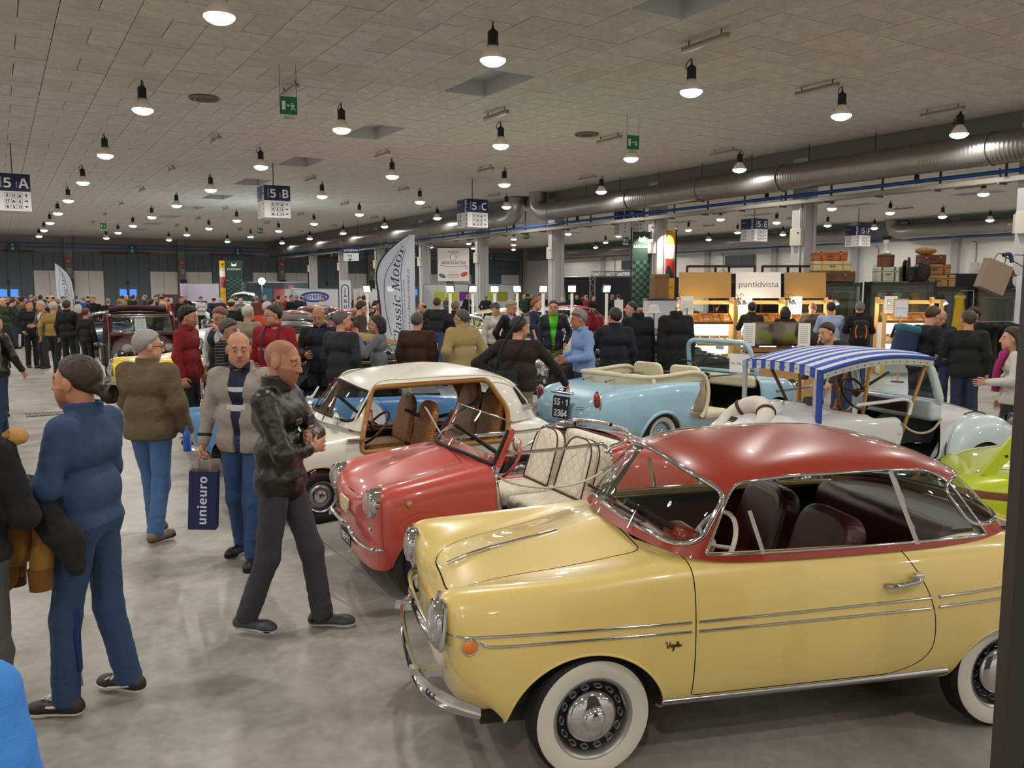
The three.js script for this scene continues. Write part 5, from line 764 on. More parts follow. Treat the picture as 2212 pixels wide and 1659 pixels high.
  for (const v of [0, 1]) { mesh('valance', val(u => cv(u, v), 20, .075, false), M(v ? 0xb9b6b4 : 0xb9b6b4, { roughness: .85 }), can); mesh('edge_band', tube(Array.from({ length: 20 }, (_, i) => cv(i / 19, v)), .02, 6, false, 40), M(0x2a4a9c, { roughness: .85 }), can); }
  const st = []; for (let i = 0; i <= 14; i++) { const p = cv(1, i / 14); st.push(sph(.008, 6, 5).translate(p.x + .004, p.y - .045, p.z)); } for (let i = 0; i <= 16; i++) for (const v of [0, 1]) { const p = cv(i / 16, v); st.push(sph(.007, 6, 5).translate(p.x, p.y - .05, p.z + (v ? .004 : -.004))); } mesh('studs', merge(st), M(0x9a8a60, { metalness: .8, roughness: .3 }), can);
  mesh('corner_strap', box(.02, .5, .07, 1.97, 1.1, -.585), M(0x24459a, { roughness: .85 }), can); mesh('corner_strap', box(.02, .5, .05, 1.965, 1.1, -.525), M(0xa9a6a4, { roughness: .85 }), can); mesh('corner_strap', box(.02, .5, .06, 1.97, 1.1, .58), M(0xa9a6a4, { roughness: .85 }), can);
  const [r, d, a] = CANOPY_AT; put(t, r, d, a); const ca = R(a), q = [2.36, .76, .05]; put(lb, r + q[0] * Math.cos(ca) + q[2] * Math.sin(ca), d + q[0] * Math.sin(ca) - q[2] * Math.cos(ca), a, q[1]); lb.rotation.order = 'YXZ'; lb.rotation.y += Math.PI / 2; lb.rotation.x = -.75;
}
// ---------- maroon and black corrugated-era small saloon seen from the front ----------
{
  const t = thing('small_saloon', 'maroon and black small saloon with rolled-back roof facing the gangway', 'car');
  const MR = paint(0x3d0d17), BK = paint(0x08090b);
  const hs = bsurf([[-.62, .42, .50, .14], [-.60, .70, .52, .2], [-.45, .84, .60, .26], [-.1, .97, .66, .32], [.25, 1.06, .7, .5], [.45, 1.10, .72, .62], [.5, 1.11, .72, .66]].map(([x, y, b, w]) => [[x, b - .2, w + .06], [x, b, w + .05], [x, lerp(b, y, .6), w], [x, y - .02, w * .75], [x, y, w * .35], [x, y, 0]]));
  mesh('bonnet', both(patch(hs, { nu: 40, nv: 26 }).geo), MR, t);
  const fen = bsurf([0, 1, 2, 3, 4, 5].map(i => { const a = [-.62, -.55, -.3, .05, .35, .45][i], h = [.42, .72, .80, .76, .6, .42][i]; return [[a, .3, .36], [a, h * .8, .36], [a, h, .42], [a, h, .6], [a, h * .85, .72], [a, h * .55, .74], [a, .34, .73]]; }));
  for (const s of [1, -1]) {
    const g = patch(fen, { nu: 30, nv: 24, clips: [p => p.z > .55 ? Math.hypot(p.x / .34, (p.y - .3) / .32) - 1 : 1] }).geo; mesh('front_wing', s > 0 ? g : mirrorZ(g), BK, t);
    wheel(t, 0, .3, s * .63, { R: .3, w: .12, rim: .19 }); wheel(t, 2.4, .3, s * .63, { R: .3, w: .12, rim: .19 });
    headlamp(t, -.5, .83, s * .42, .085, { depth: .07 }); mesh('headlamp_stalk', bar([-.42, .72, s * .3], [-.46, .8, s * .42], .02, 8), BK, t); mesh('indicator', sph(.04, 12, 8).translate(-.64, .5, s * .56), M(0xc4661c, { roughness: .2 }), t);
    mesh('side_panel', extrude(roundPoly([[.45, .3], [.45, 1.1], [.72, 1.5], [1.1, 1.58], [1.9, 1.5], [2.6, 1.0], [2.75, .6], [2.6, .3]], .06), .05, .02).translate(0, 0, s * .68), MR, t);
    mesh('side_window', extrude(roundPoly([[.62, 1.1], [.82, 1.45], [1.3, 1.48], [1.3, 1.1]], .05), .056, .004).translate(0, 0, s * .68), M(0x1c2022, { roughness: .1 }), t);
    mesh('overrider', rbox(.05, .24, .04, .015, -.74, .46, s * .28), CHROME, t); mesh('door_bead', bar([.46, .5, s * .71], [.48, 1.1, s * .71], .008, 5), CHROME, t); mesh('rear_wing', rbox(.9, .5, .16, .1, 2.3, .52, s * .72, 3), BK, t);
    mesh('wiper', bar([.5, 1.13, s * .25 + .1], [.6, 1.3, s * .25 - .12], .007, 5), BLACK, t); mesh('windscreen_pillar', beam([.48, 1.12, s * .64], [.70, 1.47, s * .62], .05, .04), MR, t);
  }
  mesh('scuttle', rbox(.14, .1, 1.36, .03, .47, 1.09, 0), MR, t); mesh('windscreen_header', rbox(.08, .06, 1.32, .02, .71, 1.49, 0), MR, t); mesh('header_chrome', bar([.68, 1.47, -.6], [.68, 1.47, .6], .012, 6), CHROME, t);
  mesh('windscreen', patch((u, v) => V(lerp(.5, .7, v), lerp(1.13, 1.46, v), (2 * u - 1) * .61), { nu: 6, nv: 4 }).geo, GLASS, t);
  mesh('roof_roll', tube([[1.35, 1.62, -.62], [1.33, 1.66, -.2], [1.33, 1.65, .2], [1.35, 1.62, .62]], .07, 10, false, 30), M(0x2c1013, { roughness: .7 }), t); mesh('roof_rear', rbox(.9, .05, 1.3, .02, 1.75, 1.54, 0).rotateZ(0), M(0x2c1013, { roughness: .7 }), t); mesh('tail', rbox(.3, .7, 1.3, .12, 2.6, .7, 0), MR, t);
  const gr = mesh('grille', extrude(roundPoly([[-.24, -.11], [.24, -.11], [.21, .07], [.1, .11], [-.1, .11], [-.21, .07]], .03), .03, .005).rotateY(-Math.PI / 2).translate(-.64, .62, 0), BLACK, t);
  mesh('grille_surround', tube(roundPoly([[-.24, -.11], [.24, -.11], [.21, .07], [.1, .11], [-.1, .11], [-.21, .07]], .03).map(p => V(-.66, .62 + p[1], p[0])), .013, 6, true, 60), CHROME, gr); const bars = []; for (let i = 0; i < 6; i++) bars.push(bar([-.662, .53 + .028 * i, -.21], [-.662, .53 + .028 * i, .21], .005, 5)); mesh('grille_bars', merge(bars), DULL, gr); mesh('chevron_badge', merge([bar([-.675, .6, -.05], [-.675, .66, 0], .007, 5), bar([-.675, .6, .05], [-.675, .66, 0], .007, 5)]), CHROME, gr);
  mesh('front_bumper', merge([bar([-.74, .42, -.62], [-.74, .42, .62], .022, 8), bar([-.74, .36, -.6], [-.74, .36, .6], .018, 8)]), CHROME, t); mesh('valance', box(.1, .16, 1.2, -.66, .3, 0), BK, t);
  const pl = numberPlate(t, .46, .1, ['523758 MI']); pl.rotation.y = -Math.PI / 2; pl.position.set(-.665, .47, 0);
  underbody(t, -.5, 2.5, 1.1); padSeat(t, 1.2, .5, .35, { m: M(0x5b5046), w: .5 }); padSeat(t, 1.2, .5, -.35, { m: M(0x5b5046), w: .5 });
  const cd = sheet('price_sheet', .24, .34, canvasTex(96, 136, (g, w, h) => { g.fillStyle = '#f2f0f6'; g.fillRect(0, 0, w, h); g.fillStyle = '#8a86a0'; for (let i = 0; i < 8; i++) g.fillRect(14, 20 + i * 12, 40 + (i * 29) % 30, 3); }), t); cd.rotation.y = -Math.PI / 2; cd.position.set(.66, 1.3, -.02); cd.rotation.order = 'YXZ'; cd.rotation.x = -.5;
  put(t, -8.15, 18.9, 119);
}
// ---------- lime car with raised tailgate at the right edge ----------
{
  const t = thing('sports_car', 'lime yellow car with brown stripe and raised panel at the right edge', 'car');
  const L = paint(0xb7c81e);
  const net = [-.75, -.72, -.6, -.2, .3, .9, 1.5, 2.1, 2.3, 2.34].map((x, i) => { const h = [.46, .58, .68, .76, .82, .86, .88, .84, .7, .5][i], w = [.6, .66, .74, .78, .79, .79, .79, .77, .72, .68][i]; return [[x, .26, w * .85], [x, .3, w * .97], [x, .42, w], [x, .56, w], [x, h - .05, w * .97], [x, h, w * .86], [x, h + .01, w * .5], [x, h + .015, 0]]; });
  const S = bsurf(net), A1 = arch(0, .28, .34, .32), A2 = arch(2.2 - .4, .28, .34, .32);
  mesh('body', both(patch(S, { nu: 80, nv: 40, clips: [A1, A2] }).geo), L, t);
  const cl = (f, r) => mesh('brown_stripe', both(patch(S, { nu: 60, nv: 40, off: .003, clips: [p => p.y - f, p => f + .055 - p.y, A1, A2] }).geo), M(0x6b3a1e, { roughness: .4 }), t); cl(.56);
  const sl = []; for (let i = 0; i < 4; i++) sl.push(box(.03, .012, 1.1, -.735, .42 + .03 * i, 0)); mesh('grille', merge([box(.03, .14, 1.15, -.72, .465, 0), ...sl]), BLACK, t);
  mesh('bonnet_trim', bar([-.5, .70, .45], [.2, .83, .55], .011, 6), CHROME, t);
  for (const s of [1, -1]) { wheel(t, 0, .29, s * .7, { R: .29, w: .16, rim: .17, style: 'spoke' }); wheel(t, 1.8, .29, s * .7, { R: .29, w: .16, rim: .17, style: 'spoke' }); }
  const b = mesh('raised_panel_stay', extrude(roundPoly([[-.5, .70], [-.40, .68], [.10, 1.42], [.17, 1.46], [.45, 1.46], [.45, 1.52], [.1, 1.53], [0, 1.46]], .04), .06, .015).translate(0, 0, .55), L, t); for (const [x, y] of [[-.32, .86], [-.16, 1.1], [.0, 1.32]]) mesh('bolt_hole', cyl(.011, .011, .07, 8).rotateX(Math.PI / 2).translate(x, y, .55), BLACK, b);
  underbody(t, -.6, 2.2, 1.2);
  put(t, 4.2, 6.66, -22);
}
// ---------- sky blue rally coupe behind the cream one ----------
{
  const t = put(coupe({ body: 0x4f86bd, q: .6, name: 'coupe_car', label: 'sky blue rally coupe with a white race roundel behind the cream car', seat: 0x1a1a1c, trim: 0x15171a, roof: 0x4f86bd, open: true }), -3.1, 10.05, 10); t.scale.set(1.0, .93, 1.05);
  const rd = mesh('race_roundel', cyl(.23, .23, .006, 40).rotateX(Math.PI / 2).scale(.85, 1.1, 1), [M(0xdfe3e8), M(0xffffff, { map: canvasTex(256, 256, (g) => { g.fillStyle = '#dfe3e8'; g.fillRect(0, 0, 256, 256); g.fillStyle = '#b3272d'; g.beginPath(); g.moveTo(50, 96); g.lineTo(180, 96); g.lineTo(222, 130); g.lineTo(180, 168); g.lineTo(50, 168); g.fill(); g.fillStyle = '#f0e8e4'; g.font = 'bold 32px sans-serif'; g.fillText('1000', 66, 128); g.fillText('MIGLIA', 56, 161); }) }), M(0xdfe3e8)], t); rd.position.set(1.36, .64, .708);
}
// ---------- further cars on the stands: one pattern, each in its own colours and pose ----------
{
  const proto = coupe({ body: 0x777777, roof: 0x777776, q: .42, label: 'x', seat: 0x222222, trim: 0x222222 });
  const list = [
    [-7.0, 27.5, 106, 0x8c1420, 0x8c1420, 'dark red coupe with a price sheet behind the windscreen'],
    [-4.4, 31, 163, 0x9a1024, 0x9a1024, 'crimson long-nosed car side-on left of the tall white flag'],
    [.9, 31.5, 192, 0xcbb98c, 0xd8c698, 'pale cream saloon beyond the man in the trench coat'],
    [-1.1, 24, 112, 0xa9b2b8, 0xb9bec2, 'silver grey car with chrome nose beside the trench coat man'],
    [1.9, 21.7, 186, 0xc9c8c4, 0x6f676a, 'white convertible with grey soft top beyond the man in lime shirt'],
    [3.6, 32.5, 10, 0xb83b22, 0xa33420, 'orange red car beneath the truss arch'],
    [1.0, 15.2, 24, 0x0a0b0d, 0x15171b, 'black convertible with dark top behind the pale blue car'],
    [-6.2, 18.2, 22, 0x090a0c, 0x0c0d10, 'black car right of the yellow and white racer'],
    [-7.6, 23.6, 22, 0x15120f, 0x554b44, 'black car with taupe fabric roof behind the red jacket man'],
    [-12.8, 27, 112, 0x1d4560, 0x16222f, 'teal blue saloon right behind the maroon one'],
    [-12.0, 35.5, 30, 0x101114, 0x101114, 'black chromed saloon right of the teal blue one'],
    [-6.4, 15.3, 24, 0xe2c21c, 0xdfe0dc, 'yellow and white racing car behind the woman in stripes'],
    [-4.2, 13.6, 22, 0x0c0e13, 0x8a6a3c, 'black car with tan hood beyond the cream car'],
    [-21, 51, 20, 0xd9d9d6, 0xd9d9d6, 'white saloon far away near the left gates'],
    [-14.6, 46, 100, 0xe0e0de, 0xe0e0de, 'white van-like car near the far gates'],
    [-9.6, 36, 15, 0x7a1520, 0x7a1520, 'burgundy car far beyond the orange jacket'],
    [-6.8, 38, 15, 0xc8b88f, 0xc8b88f, 'beige open tourer far away beside the blue banner'],
    [1.3, 37, 15, 0xa8202c, 0xa8202c, 'small red car far right of the cream saloon'],
    [3.0, 35, 200, 0xd4d6d6, 0xd4d6d6, 'white car far behind the white column lamps'],
    [8.2, 37, 200, 0x9a1c22, 0x9a1c22, 'red car far behind beside the green banner'],
  ];
  const swap = { body: 0, door: 0, bonnet: 0, wheel_arch_lip: 0, roof: 1, dashboard: 0, instrument: 0 };
  list.forEach(([r, d, a, c0, c1, l], i) => { const t = i ? proto.clone() : proto; if (i) { t.name = numbered('vintage_car'); scene.add(t); } else { delete names['coupe_car']; names['coupe_car'] = 1; t.name = numbered('vintage_car'); } t.userData = { label: l, category: 'car', group: 'vintage cars on the further stands' };
    t.traverse(o => { if (o.isMesh && o.name in swap) o.material = swap[o.name] ? (i === 4 || i === 8 || i === 12 ? M(c1, { roughness: .85 }) : paint(c1)) : paint(c0); }); put(t, r, d, a); t.scale.set(1.18, i === 14 ? 1.4 : 1.0, 1.12); });
  const bonnets = [[-17.3, 43, .3, 0x3a1016, 'raised dark burgundy boot lid far left'], [-10.1, 35.0, .9, 0x5a0f18, 'raised burgundy bonnet beyond the orange jacket']];
  for (const [r, d, tl, c, l] of bonnets) { const t = thing('raised_bonnet', l, 'car bonnet'); mesh('panel', extrude(roundPoly([[-.5, 0], [.5, 0], [.56, .95], [-.56, .95]], .12), .05, .02).rotateX(-tl), paint(c), t); mesh('prop', bar([.4, 0, 0], [.35, .7, -.2], .012, 5), DULL, t); mesh('hinge_frame', merge([box(1, .9, .05, 0, -.45, -.02)]), paint(c), t); put(t, r, d, 20, .92); }
}
// ---------- figures: distance fields meshed with surface nets ----------
function nets(f, lo, hi, cell, colorFn) {
  const nx = Math.ceil((hi[0] - lo[0]) / cell) + 2, ny = Math.ceil((hi[1] - lo[1]) / cell) + 2, nz = Math.ceil((hi[2] - lo[2]) / cell) + 2, D = new Float32Array(nx * ny * nz), B = 4, id = (i, j, k) => (k * ny + j) * nx + i;
  for (let k = 0; k < nz; k += B) for (let j = 0; j < ny; j += B) for (let i = 0; i < nx; i += B) {
    const c = f(lo[0] + (i + 1.5) * cell, lo[1] + (j + 1.5) * cell, lo[2] + (k + 1.5) * cell), far = Math.abs(c) > cell * 5.2;
    for (let kk = k; kk < Math.min(k + B, nz); kk++) for (let jj = j; jj < Math.min(j + B, ny); jj++) for (let ii = i; ii < Math.min(i + B, nx); ii++) D[id(ii, jj, kk)] = far ? c : f(lo[0] + ii * cell, lo[1] + jj * cell, lo[2] + kk * cell);
  }
  const vid = new Int32Array(nx * ny * nz).fill(-1), P = [], N = [], I = [], C = [], e = cell * 0.5;
  for (let k = 0; k < nz - 1; k++) for (let j = 0; j < ny - 1; j++) for (let i = 0; i < nx - 1; i++) {
    let m = 0, n = 0, sx = 0, sy = 0, sz = 0; const v = [];
    for (let q = 0; q < 8; q++) { const d = D[id(i + (q & 1), j + (q >> 1 & 1), k + (q >> 2))]; v.push(d); if (d < 0) m |= 1 << q; }
    if (m === 0 || m === 255) continue;
    for (let a = 0; a < 3; a++) for (let q = 0; q < 8; q++) { if (q >> a & 1) continue; const w = q | 1 << a; if ((v[q] < 0) === (v[w] < 0)) continue; const t = v[q] / (v[q] - v[w]); sx += (q & 1) + (a === 0 ? t : 0); sy += (q >> 1 & 1) + (a === 1 ? t : 0); sz += (q >> 2) + (a === 2 ? t : 0); n++; }
    const x = lo[0] + (i + sx / n) * cell, y = lo[1] + (j + sy / n) * cell, z = lo[2] + (k + sz / n) * cell; vid[id(i, j, k)] = P.length / 3; P.push(x, y, z);
    let gx = f(x + e, y, z) - f(x - e, y, z), gy = f(x, y + e, z) - f(x, y - e, z), gz = f(x, y, z + e) - f(x, y, z - e); const L = Math.hypot(gx, gy, gz) || 1; N.push(gx / L, gy / L, gz / L); if (colorFn) C.push(...colorFn(x, y, z));
  }
  const quad = (a, b, c, d, fl) => { if (a < 0 || b < 0 || c < 0 || d < 0) return; fl ? I.push(a, b, c, a, c, d) : I.push(a, c, b, a, d, c); };
  for (let k = 1; k < nz - 1; k++) for (let j = 1; j < ny - 1; j++) for (let i = 1; i < nx - 1; i++) { const a = D[id(i, j, k)] < 0;
    if (a !== D[id(i + 1, j, k)] < 0) quad(vid[id(i, j - 1, k - 1)], vid[id(i, j, k - 1)], vid[id(i, j, k)], vid[id(i, j - 1, k)], a);
    if (a !== D[id(i, j + 1, k)] < 0) quad(vid[id(i - 1, j, k - 1)], vid[id(i - 1, j, k)], vid[id(i, j, k)], vid[id(i, j, k - 1)], a);
    if (a !== D[id(i, j, k + 1)] < 0) quad(vid[id(i - 1, j - 1, k)], vid[id(i, j - 1, k)], vid[id(i, j, k)], vid[id(i - 1, j, k)], a); }
  const g = new THREE.BufferGeometry(); g.setAttribute('position', new THREE.Float32BufferAttribute(P, 3)); g.setAttribute('normal', new THREE.Float32BufferAttribute(N, 3)); if (colorFn) g.setAttribute('color', new THREE.Float32BufferAttribute(C, 3)); const uv = new Float32Array(P.length / 3 * 2); for (let i = 0; i < uv.length / 2; i++) { uv[2 * i] = P[3 * i] + P[3 * i + 2] * .9; uv[2 * i + 1] = P[3 * i + 1]; } g.setAttribute('uv', new THREE.BufferAttribute(uv, 2)); g.setIndex(I); return g;
}
const cap = (a, b, ra, rb) => { const dx = b[0] - a[0], dy = b[1] - a[1], dz = b[2] - a[2], L = dx * dx + dy * dy + dz * dz || 1e-9; return (x, y, z) => { const px = x - a[0], py = y - a[1], pz = z - a[2], t = clamp((px * dx + py * dy + pz * dz) / L, 0, 1); return Math.hypot(px - dx * t, py - dy * t, pz - dz * t) - ra - (rb - ra) * t; }; };
const ell = (c, r) => (x, y, z) => { const a = (x - c[0]) / r[0], b = (y - c[1]) / r[1], d = (z - c[2]) / r[2], k0 = Math.hypot(a, b, d), k1 = Math.hypot(a / r[0], b / r[1], d / r[2]); return k1 < 1e-6 ? -Math.min(...r) : k0 * (k0 - 1) / k1; };
const smin = (a, b, k) => { const h = Math.max(k - Math.abs(a - b), 0) / k; return Math.min(a, b) - h * h * k * .25; };
const uni = (fs, k) => (x, y, z) => { let d = 1e3; for (let i = 0; i < fs.length; i++) d = smin(d, fs[i](x, y, z), k); return d; };
function boundsOf(pts, m) { const lo = [1e9, 1e9, 1e9], hi = [-1e9, -1e9, -1e9]; for (const p of pts) for (let i = 0; i < 3; i++) { lo[i] = Math.min(lo[i], p[i] - m); hi[i] = Math.max(hi[i], p[i] + m); } return [lo, hi]; }
const ARMS = {
  down: [[.25, 1.15, -.03], [.265, .90, .05]], pocket: [[.31, 1.17, -.07], [.225, .97, .08]], behind: [[.29, 1.16, -.13], [.06, .97, -.19]], hip: [[.42, 1.2, -.1], [.22, 1.02, .02]],
  cross1: [[.25, 1.17, .12], [-.0, 1.20, .175]], cross2: [[.255, 1.13, .13], [.01, 1.135, .205]], hold: [[.27, 1.16, .02], [.13, 1.13, .27]], raise: [[.28, 1.2, .16], [.17, 1.46, .28]], carry: [[.26, 1.16, .0], [.28, .92, .1]], face: [[.27, 1.2, .14], [.08, 1.5, .2]], forward: [[.26, 1.2, .2], [.2, 1.1, .48]], reach: [[.30, 1.25, .22], [.24, 1.1, .5]], swingF: [[.25, 1.17, .06], [.24, .95, .22]], swingB: [[.26, 1.17, -.12], [.28, .92, -.12]]
};
const geoCache = new Map();
function handF(w, dir, side, curl, out) {     // palm and five fingers; side = direction of the thumb
  const d = V(...dir).normalize(), t = V(...side); t.addScaledVector(d, -t.dot(d)).normalize(); const n = V().crossVectors(d, t).normalize(), P = (a, b, c) => [w[0] + d.x * a + t.x * b + n.x * c, w[1] + d.y * a + t.y * b + n.y * c, w[2] + d.z * a + t.z * b + n.z * c], fs = [], pts = [w];
  fs.push(cap(P(-.02, 0, 0), P(.03, 0, 0), .026, .022), cap(P(.03, .022, 0), P(.085, .026, 0), .017, .014), cap(P(.03, -.016, 0), P(.08, -.022, 0), .017, .013), cap(P(.03, 0, 0), P(.085, 0, 0), .017, .014)); const palm = uni(fs, .02), fg = [];
  [[.032, .072], [.011, .08], [-.011, .075], [-.031, .06]].forEach(([b, L]) => { const c1 = curl * .7, c2 = curl * 1.5, p0 = P(.082, b, 0), p1 = P(.082 + L * .5 * Math.cos(c1), b * 1.12, -L * .5 * Math.sin(c1)), p2 = P(.082 + L * .5 * Math.cos(c1) + L * .5 * Math.cos(c2), b * 1.18, -L * .5 * Math.sin(c1) - L * .5 * Math.sin(c2)); fg.push(cap(p0, p1, .0095, .0085), cap(p1, p2, .0085, .007)); pts.push(p1, p2); });
  const q0 = P(.025, .03, -.004), q1 = P(.055, .058, -.018 - curl * .01), q2 = P(.085, .064 - curl * .012, -.028 - curl * .02); fg.push(cap(q0, q1, .0125, .010), cap(q1, q2, .010, .008)); pts.push(q1, q2);
  return { f: (x, y, z) => { let m = palm(x, y, z); for (let i = 0; i < fg.length; i++) m = smin(m, fg[i](x, y, z), i % 2 ? .004 : .008); return m; }, pts };
}
function personGeo(o) {
  const key = JSON.stringify(o); if (geoCache.has(key)) return geoCache.get(key);
  const b = o.bulk ?? 1, q = o.res ?? 1, ln = o.lean ?? 0, out = {};
  const st = o.stride ?? 0, sp = o.spread ?? .1, hipL = [.09, .91, 0], hipR = [-.09, .91, 0];
  const leg = (s, z) => { const hp = [s * .09, .91, 0], an = [s * sp, .085 + (z < 0 ? -z * .16 : 0), z]; const kn = [lerp(hp[0], an[0], .5), .485, lerp(0, z, .5) + .03 + Math.abs(st) * .06]; return [hp, kn, an]; };
  const LL = leg(1, st), RL = leg(-1, -st);
  const tw = p => { if (!ln || p[1] < .95) return p; const dy = p[1] - .95, c = Math.cos(ln), s = Math.sin(ln); return [p[0], .95 + dy * c - p[2] * s, dy * s + p[2] * c]; };
  const arm = (s, a) => { const A = typeof a === 'string' ? ARMS[a] : a, sh = tw([s * .185 * Math.min(b, 1.12), 1.43, -.01]), e = tw([s * A[0][0] * (A[0][0] > 0 ? lerp(1, b, .6) : 1), A[0][1], A[0][2]]), w = tw([s * A[1][0], A[1][1], A[1][2]]); return [sh, e, w]; };
  const LA = arm(1, o.armL ?? 'down'), RA = arm(-1, o.armR ?? 'down');
  const hy = o.headYaw ?? 0, hp = (o.headPitch ?? 0) + ln * .4, hc = tw([0, 1.635, .02]); hc[2] += .01 + .05 * Math.max(0, hp);
  const HS = 1.06, H = (x, y, z) => { x *= HS; y *= HS; z *= HS; const c = Math.cos(hp), s = Math.sin(hp), y1 = y * c - z * s, z1 = y * s + z * c, cy = Math.cos(hy), sy = Math.sin(hy); return [hc[0] + x * cy + z1 * sy, hc[1] + y1, hc[2] - x * sy + z1 * cy]; };
  const toHead = (x, y, z) => { x -= hc[0]; y -= hc[1]; z -= hc[2]; const cy = Math.cos(hy), sy = Math.sin(hy), x1 = x * cy - z * sy, z1 = x * sy + z * cy, c = Math.cos(hp), s = Math.sin(hp); return [x1 / HS, (y * c + z1 * s) / HS, (-y * s + z1 * c) / HS]; };
  const fe = o.female ? .9 : 1;
  const torso = (g) => [cap(tw([-.085 * b, 1.33, -.005]), tw([.085 * b, 1.33, -.005]), .106 * lerp(1, b, .7) * fe + g, .106 * lerp(1, b, .7) * fe + g), cap(tw([-.15 * fe, 1.425, -.015]), tw([.15 * fe, 1.425, -.015]), .055 + g, .055 + g), cap(tw([-.06 * b, 1.13, .005]), tw([.06 * b, 1.13, .005]), .100 * b + g, .100 * b + g), cap([-.082 * b, .95, -.005], [.082 * b, .95, -.005], .104 * lerp(1, b, .8) + g, .104 * lerp(1, b, .8) + g), cap(tw([0, 1.45, -.02]), tw([0, 1.5, -.015]), .07 + g * .6, .058 + g * .3)];
  const armP = (A, g, t = 1) => [cap(A[0], A[1], .056 * lerp(1, b, .5) + g, .044 + g), cap(A[1], lerp3(A[1], A[2], t), .044 + g, .033 + g * (t < 1 ? 1 : 1))];
  const legP = (L, g, r0 = .085, r1 = .058, r2 = .045) => [cap(L[0], L[1], r0 * lerp(1, b, .5) + g, r1 + g), cap(L[1], L[2], r1 + g, r2 + g)];
  // head
  const face = (() => {
    const base = uni([ell([0, .035, -.018], [.076, .088, .097]), ell([0, -.035, .022], [.06, .08, .068]), cap([0, -.1, .055], [0, -.102, .06], .02, .02), cap([-.032, -.06, .03], [.032, -.06, .03], .032, .032)], .04);
    const brow = cap([-.034, .026, .074], [.034, .026, .074], .011, .011), nose = cap([0, .012, .09], [0, -.028, .106], .008, .0135), nost = cap([-.011, -.032, .095], [.011, -.032, .095], .008, .008), lip = cap([-.019, -.06, .083], [.019, -.06, .083], .0075, .0075), lip2 = cap([-.015, -.07, .081], [.015, -.07, .081], .0075, .0075);
    const ears = [1, -1].map(s => ell([s * .079, -.004, -.012], [.01, .032, .02])), soc = [1, -1].map(s => ell([s * .031, .006, .098], [.017, .011, .014])), eye = [1, -1].map(s => ell([s * .031, .006, .079], [.0125, .0125, .0125])), neck = cap([0, -.06, -.025], [0, -.18, -.04], .053, .06);
    return (x, y, z) => { let d = base(x, y, z); d = smin(d, brow(x, y, z), .02); d = smin(d, nose(x, y, z), .014); d = smin(d, nost(x, y, z), .008); for (const s of soc) d = -smin(-d, s(x, y, z), .012); for (const s of eye) d = Math.min(d, s(x, y, z)); d = smin(d, lip(x, y, z), .006); d = smin(d, lip2(x, y, z), .006); for (const s of ears) d = smin(d, s(x, y, z), .012); return smin(d, neck(x, y, z), .03); };
  })();
  const skin = [1, 1, 1], hairT = o.hair ?? 'short';
  const colF = (x, y, z) => { const [a, c, d] = toHead(x, y, z); if (Math.abs(c) > .2 || Math.abs(a) > .12) return skin; const ax = Math.abs(a);
    if (d > .07 && Math.hypot(a, (c + .065) * 1.6) < .023 && d > .082) return [.78, .55, .52];
    if (d > .06 && Math.hypot(ax - .031, (c - .006) * 1.6) < .0125) return Math.hypot(ax - .031, c - .006) < .006 ? [.12, .1, .09] : [1.15, 1.2, 1.3];
    if (d > .06 && ax > .012 && ax < .05 && Math.abs(c - .031 + (ax - .03) * .15) < .0055) return [.3, .24, .2];
    if (o.beard && d > 0 && c < -.02 - (ax < .03 ? .01 : 0) && c > -.125 && !(Math.hypot(a, (c + .02)) < .02)) return [.62, .56, .54];
    if (hairT === 'shaved' && c > -.03 && d < .05 + (c - .07) * .2 && (d < .02 || c > .055) && ax < .073) return [.66, .6, .57];
    return skin; };
  const hb = boundsOf([H(0, 0, 0)], .17); hb[0][1] -= .03; const headG = nets((x, y, z) => { const p = toHead(x, y, z); return face(p[0], p[1], p[2]); }, hb[0], hb[1], .0062 * q, colF);
  const hands = []; for (const [A, s] of [[LA, 1], [RA, -1]]) { if (o.noHands) break; const dir = [A[2][0] - A[1][0], A[2][1] - A[1][1], A[2][2] - A[1][2]], h = handF(A[2], dir, Math.abs(dir[1]) > .15 ? [0, .1, 1] : [0, 1, 0], o.curl ?? .6), bb = boundsOf(h.pts, .035); hands.push(nets(h.f, bb[0], bb[1], .0055 * Math.min(q, 2), () => skin)); }
  const under = uni([...torso(-.012), ...armP(LA, -.006), ...armP(RA, -.006), ...legP(LL, -.012), ...legP(RL, -.012)], .05); const ub = boundsOf([...LA, ...RA, ...LL, ...RL, tw([0, 1.5, 0])], .13);
  out.body = mergeGeometries([headG, ...hands, nets(under, ub[0], ub[1], .03, () => skin)]);
  // hair
  const hairF = { short: [.014, .05, 1], fringe: [.008, .045, 1], curly: [.03, .06, 3], long: [.016, .05, 1], bob: [.018, .05, 1], pony: [.009, .05, 1] }[hairT];
  if (hairF) {
    const g = hairF[0], hd = ell([0, .035, -.018], [.078, .090, .099]), fl = hairT === 'long' || hairT === 'bob' ? uni([hd, cap([-.05, -.02, -.04], [-.06, hairT === 'long' ? -.24 : -.11, -.045], .04 + g, .045), cap([.05, -.02, -.04], [.06, hairT === 'long' ? -.24 : -.11, -.045], .04 + g, .045), cap([0, 0, -.07], [0, hairT === 'long' ? -.26 : -.11, -.075], .05, .05)], .04) : hairT === 'pony' ? uni([hd, cap([0, -.02, -.105], [0, -.035, -.145], .02, .018), ell([0, -.045, -.175], [.034, .036, .042])], .012) : hd;
    const hl = (y) => y > .092 ? .2 : y > .03 ? lerp(.004, .078, (y - .03) / .062) : lerp(-.046, .004, clamp((y + .03) / .06, 0, 1));
    const bb = boundsOf([H(0, hairT === 'long' ? -.08 : 0, -.02)], hairT === 'long' ? .26 : .18);
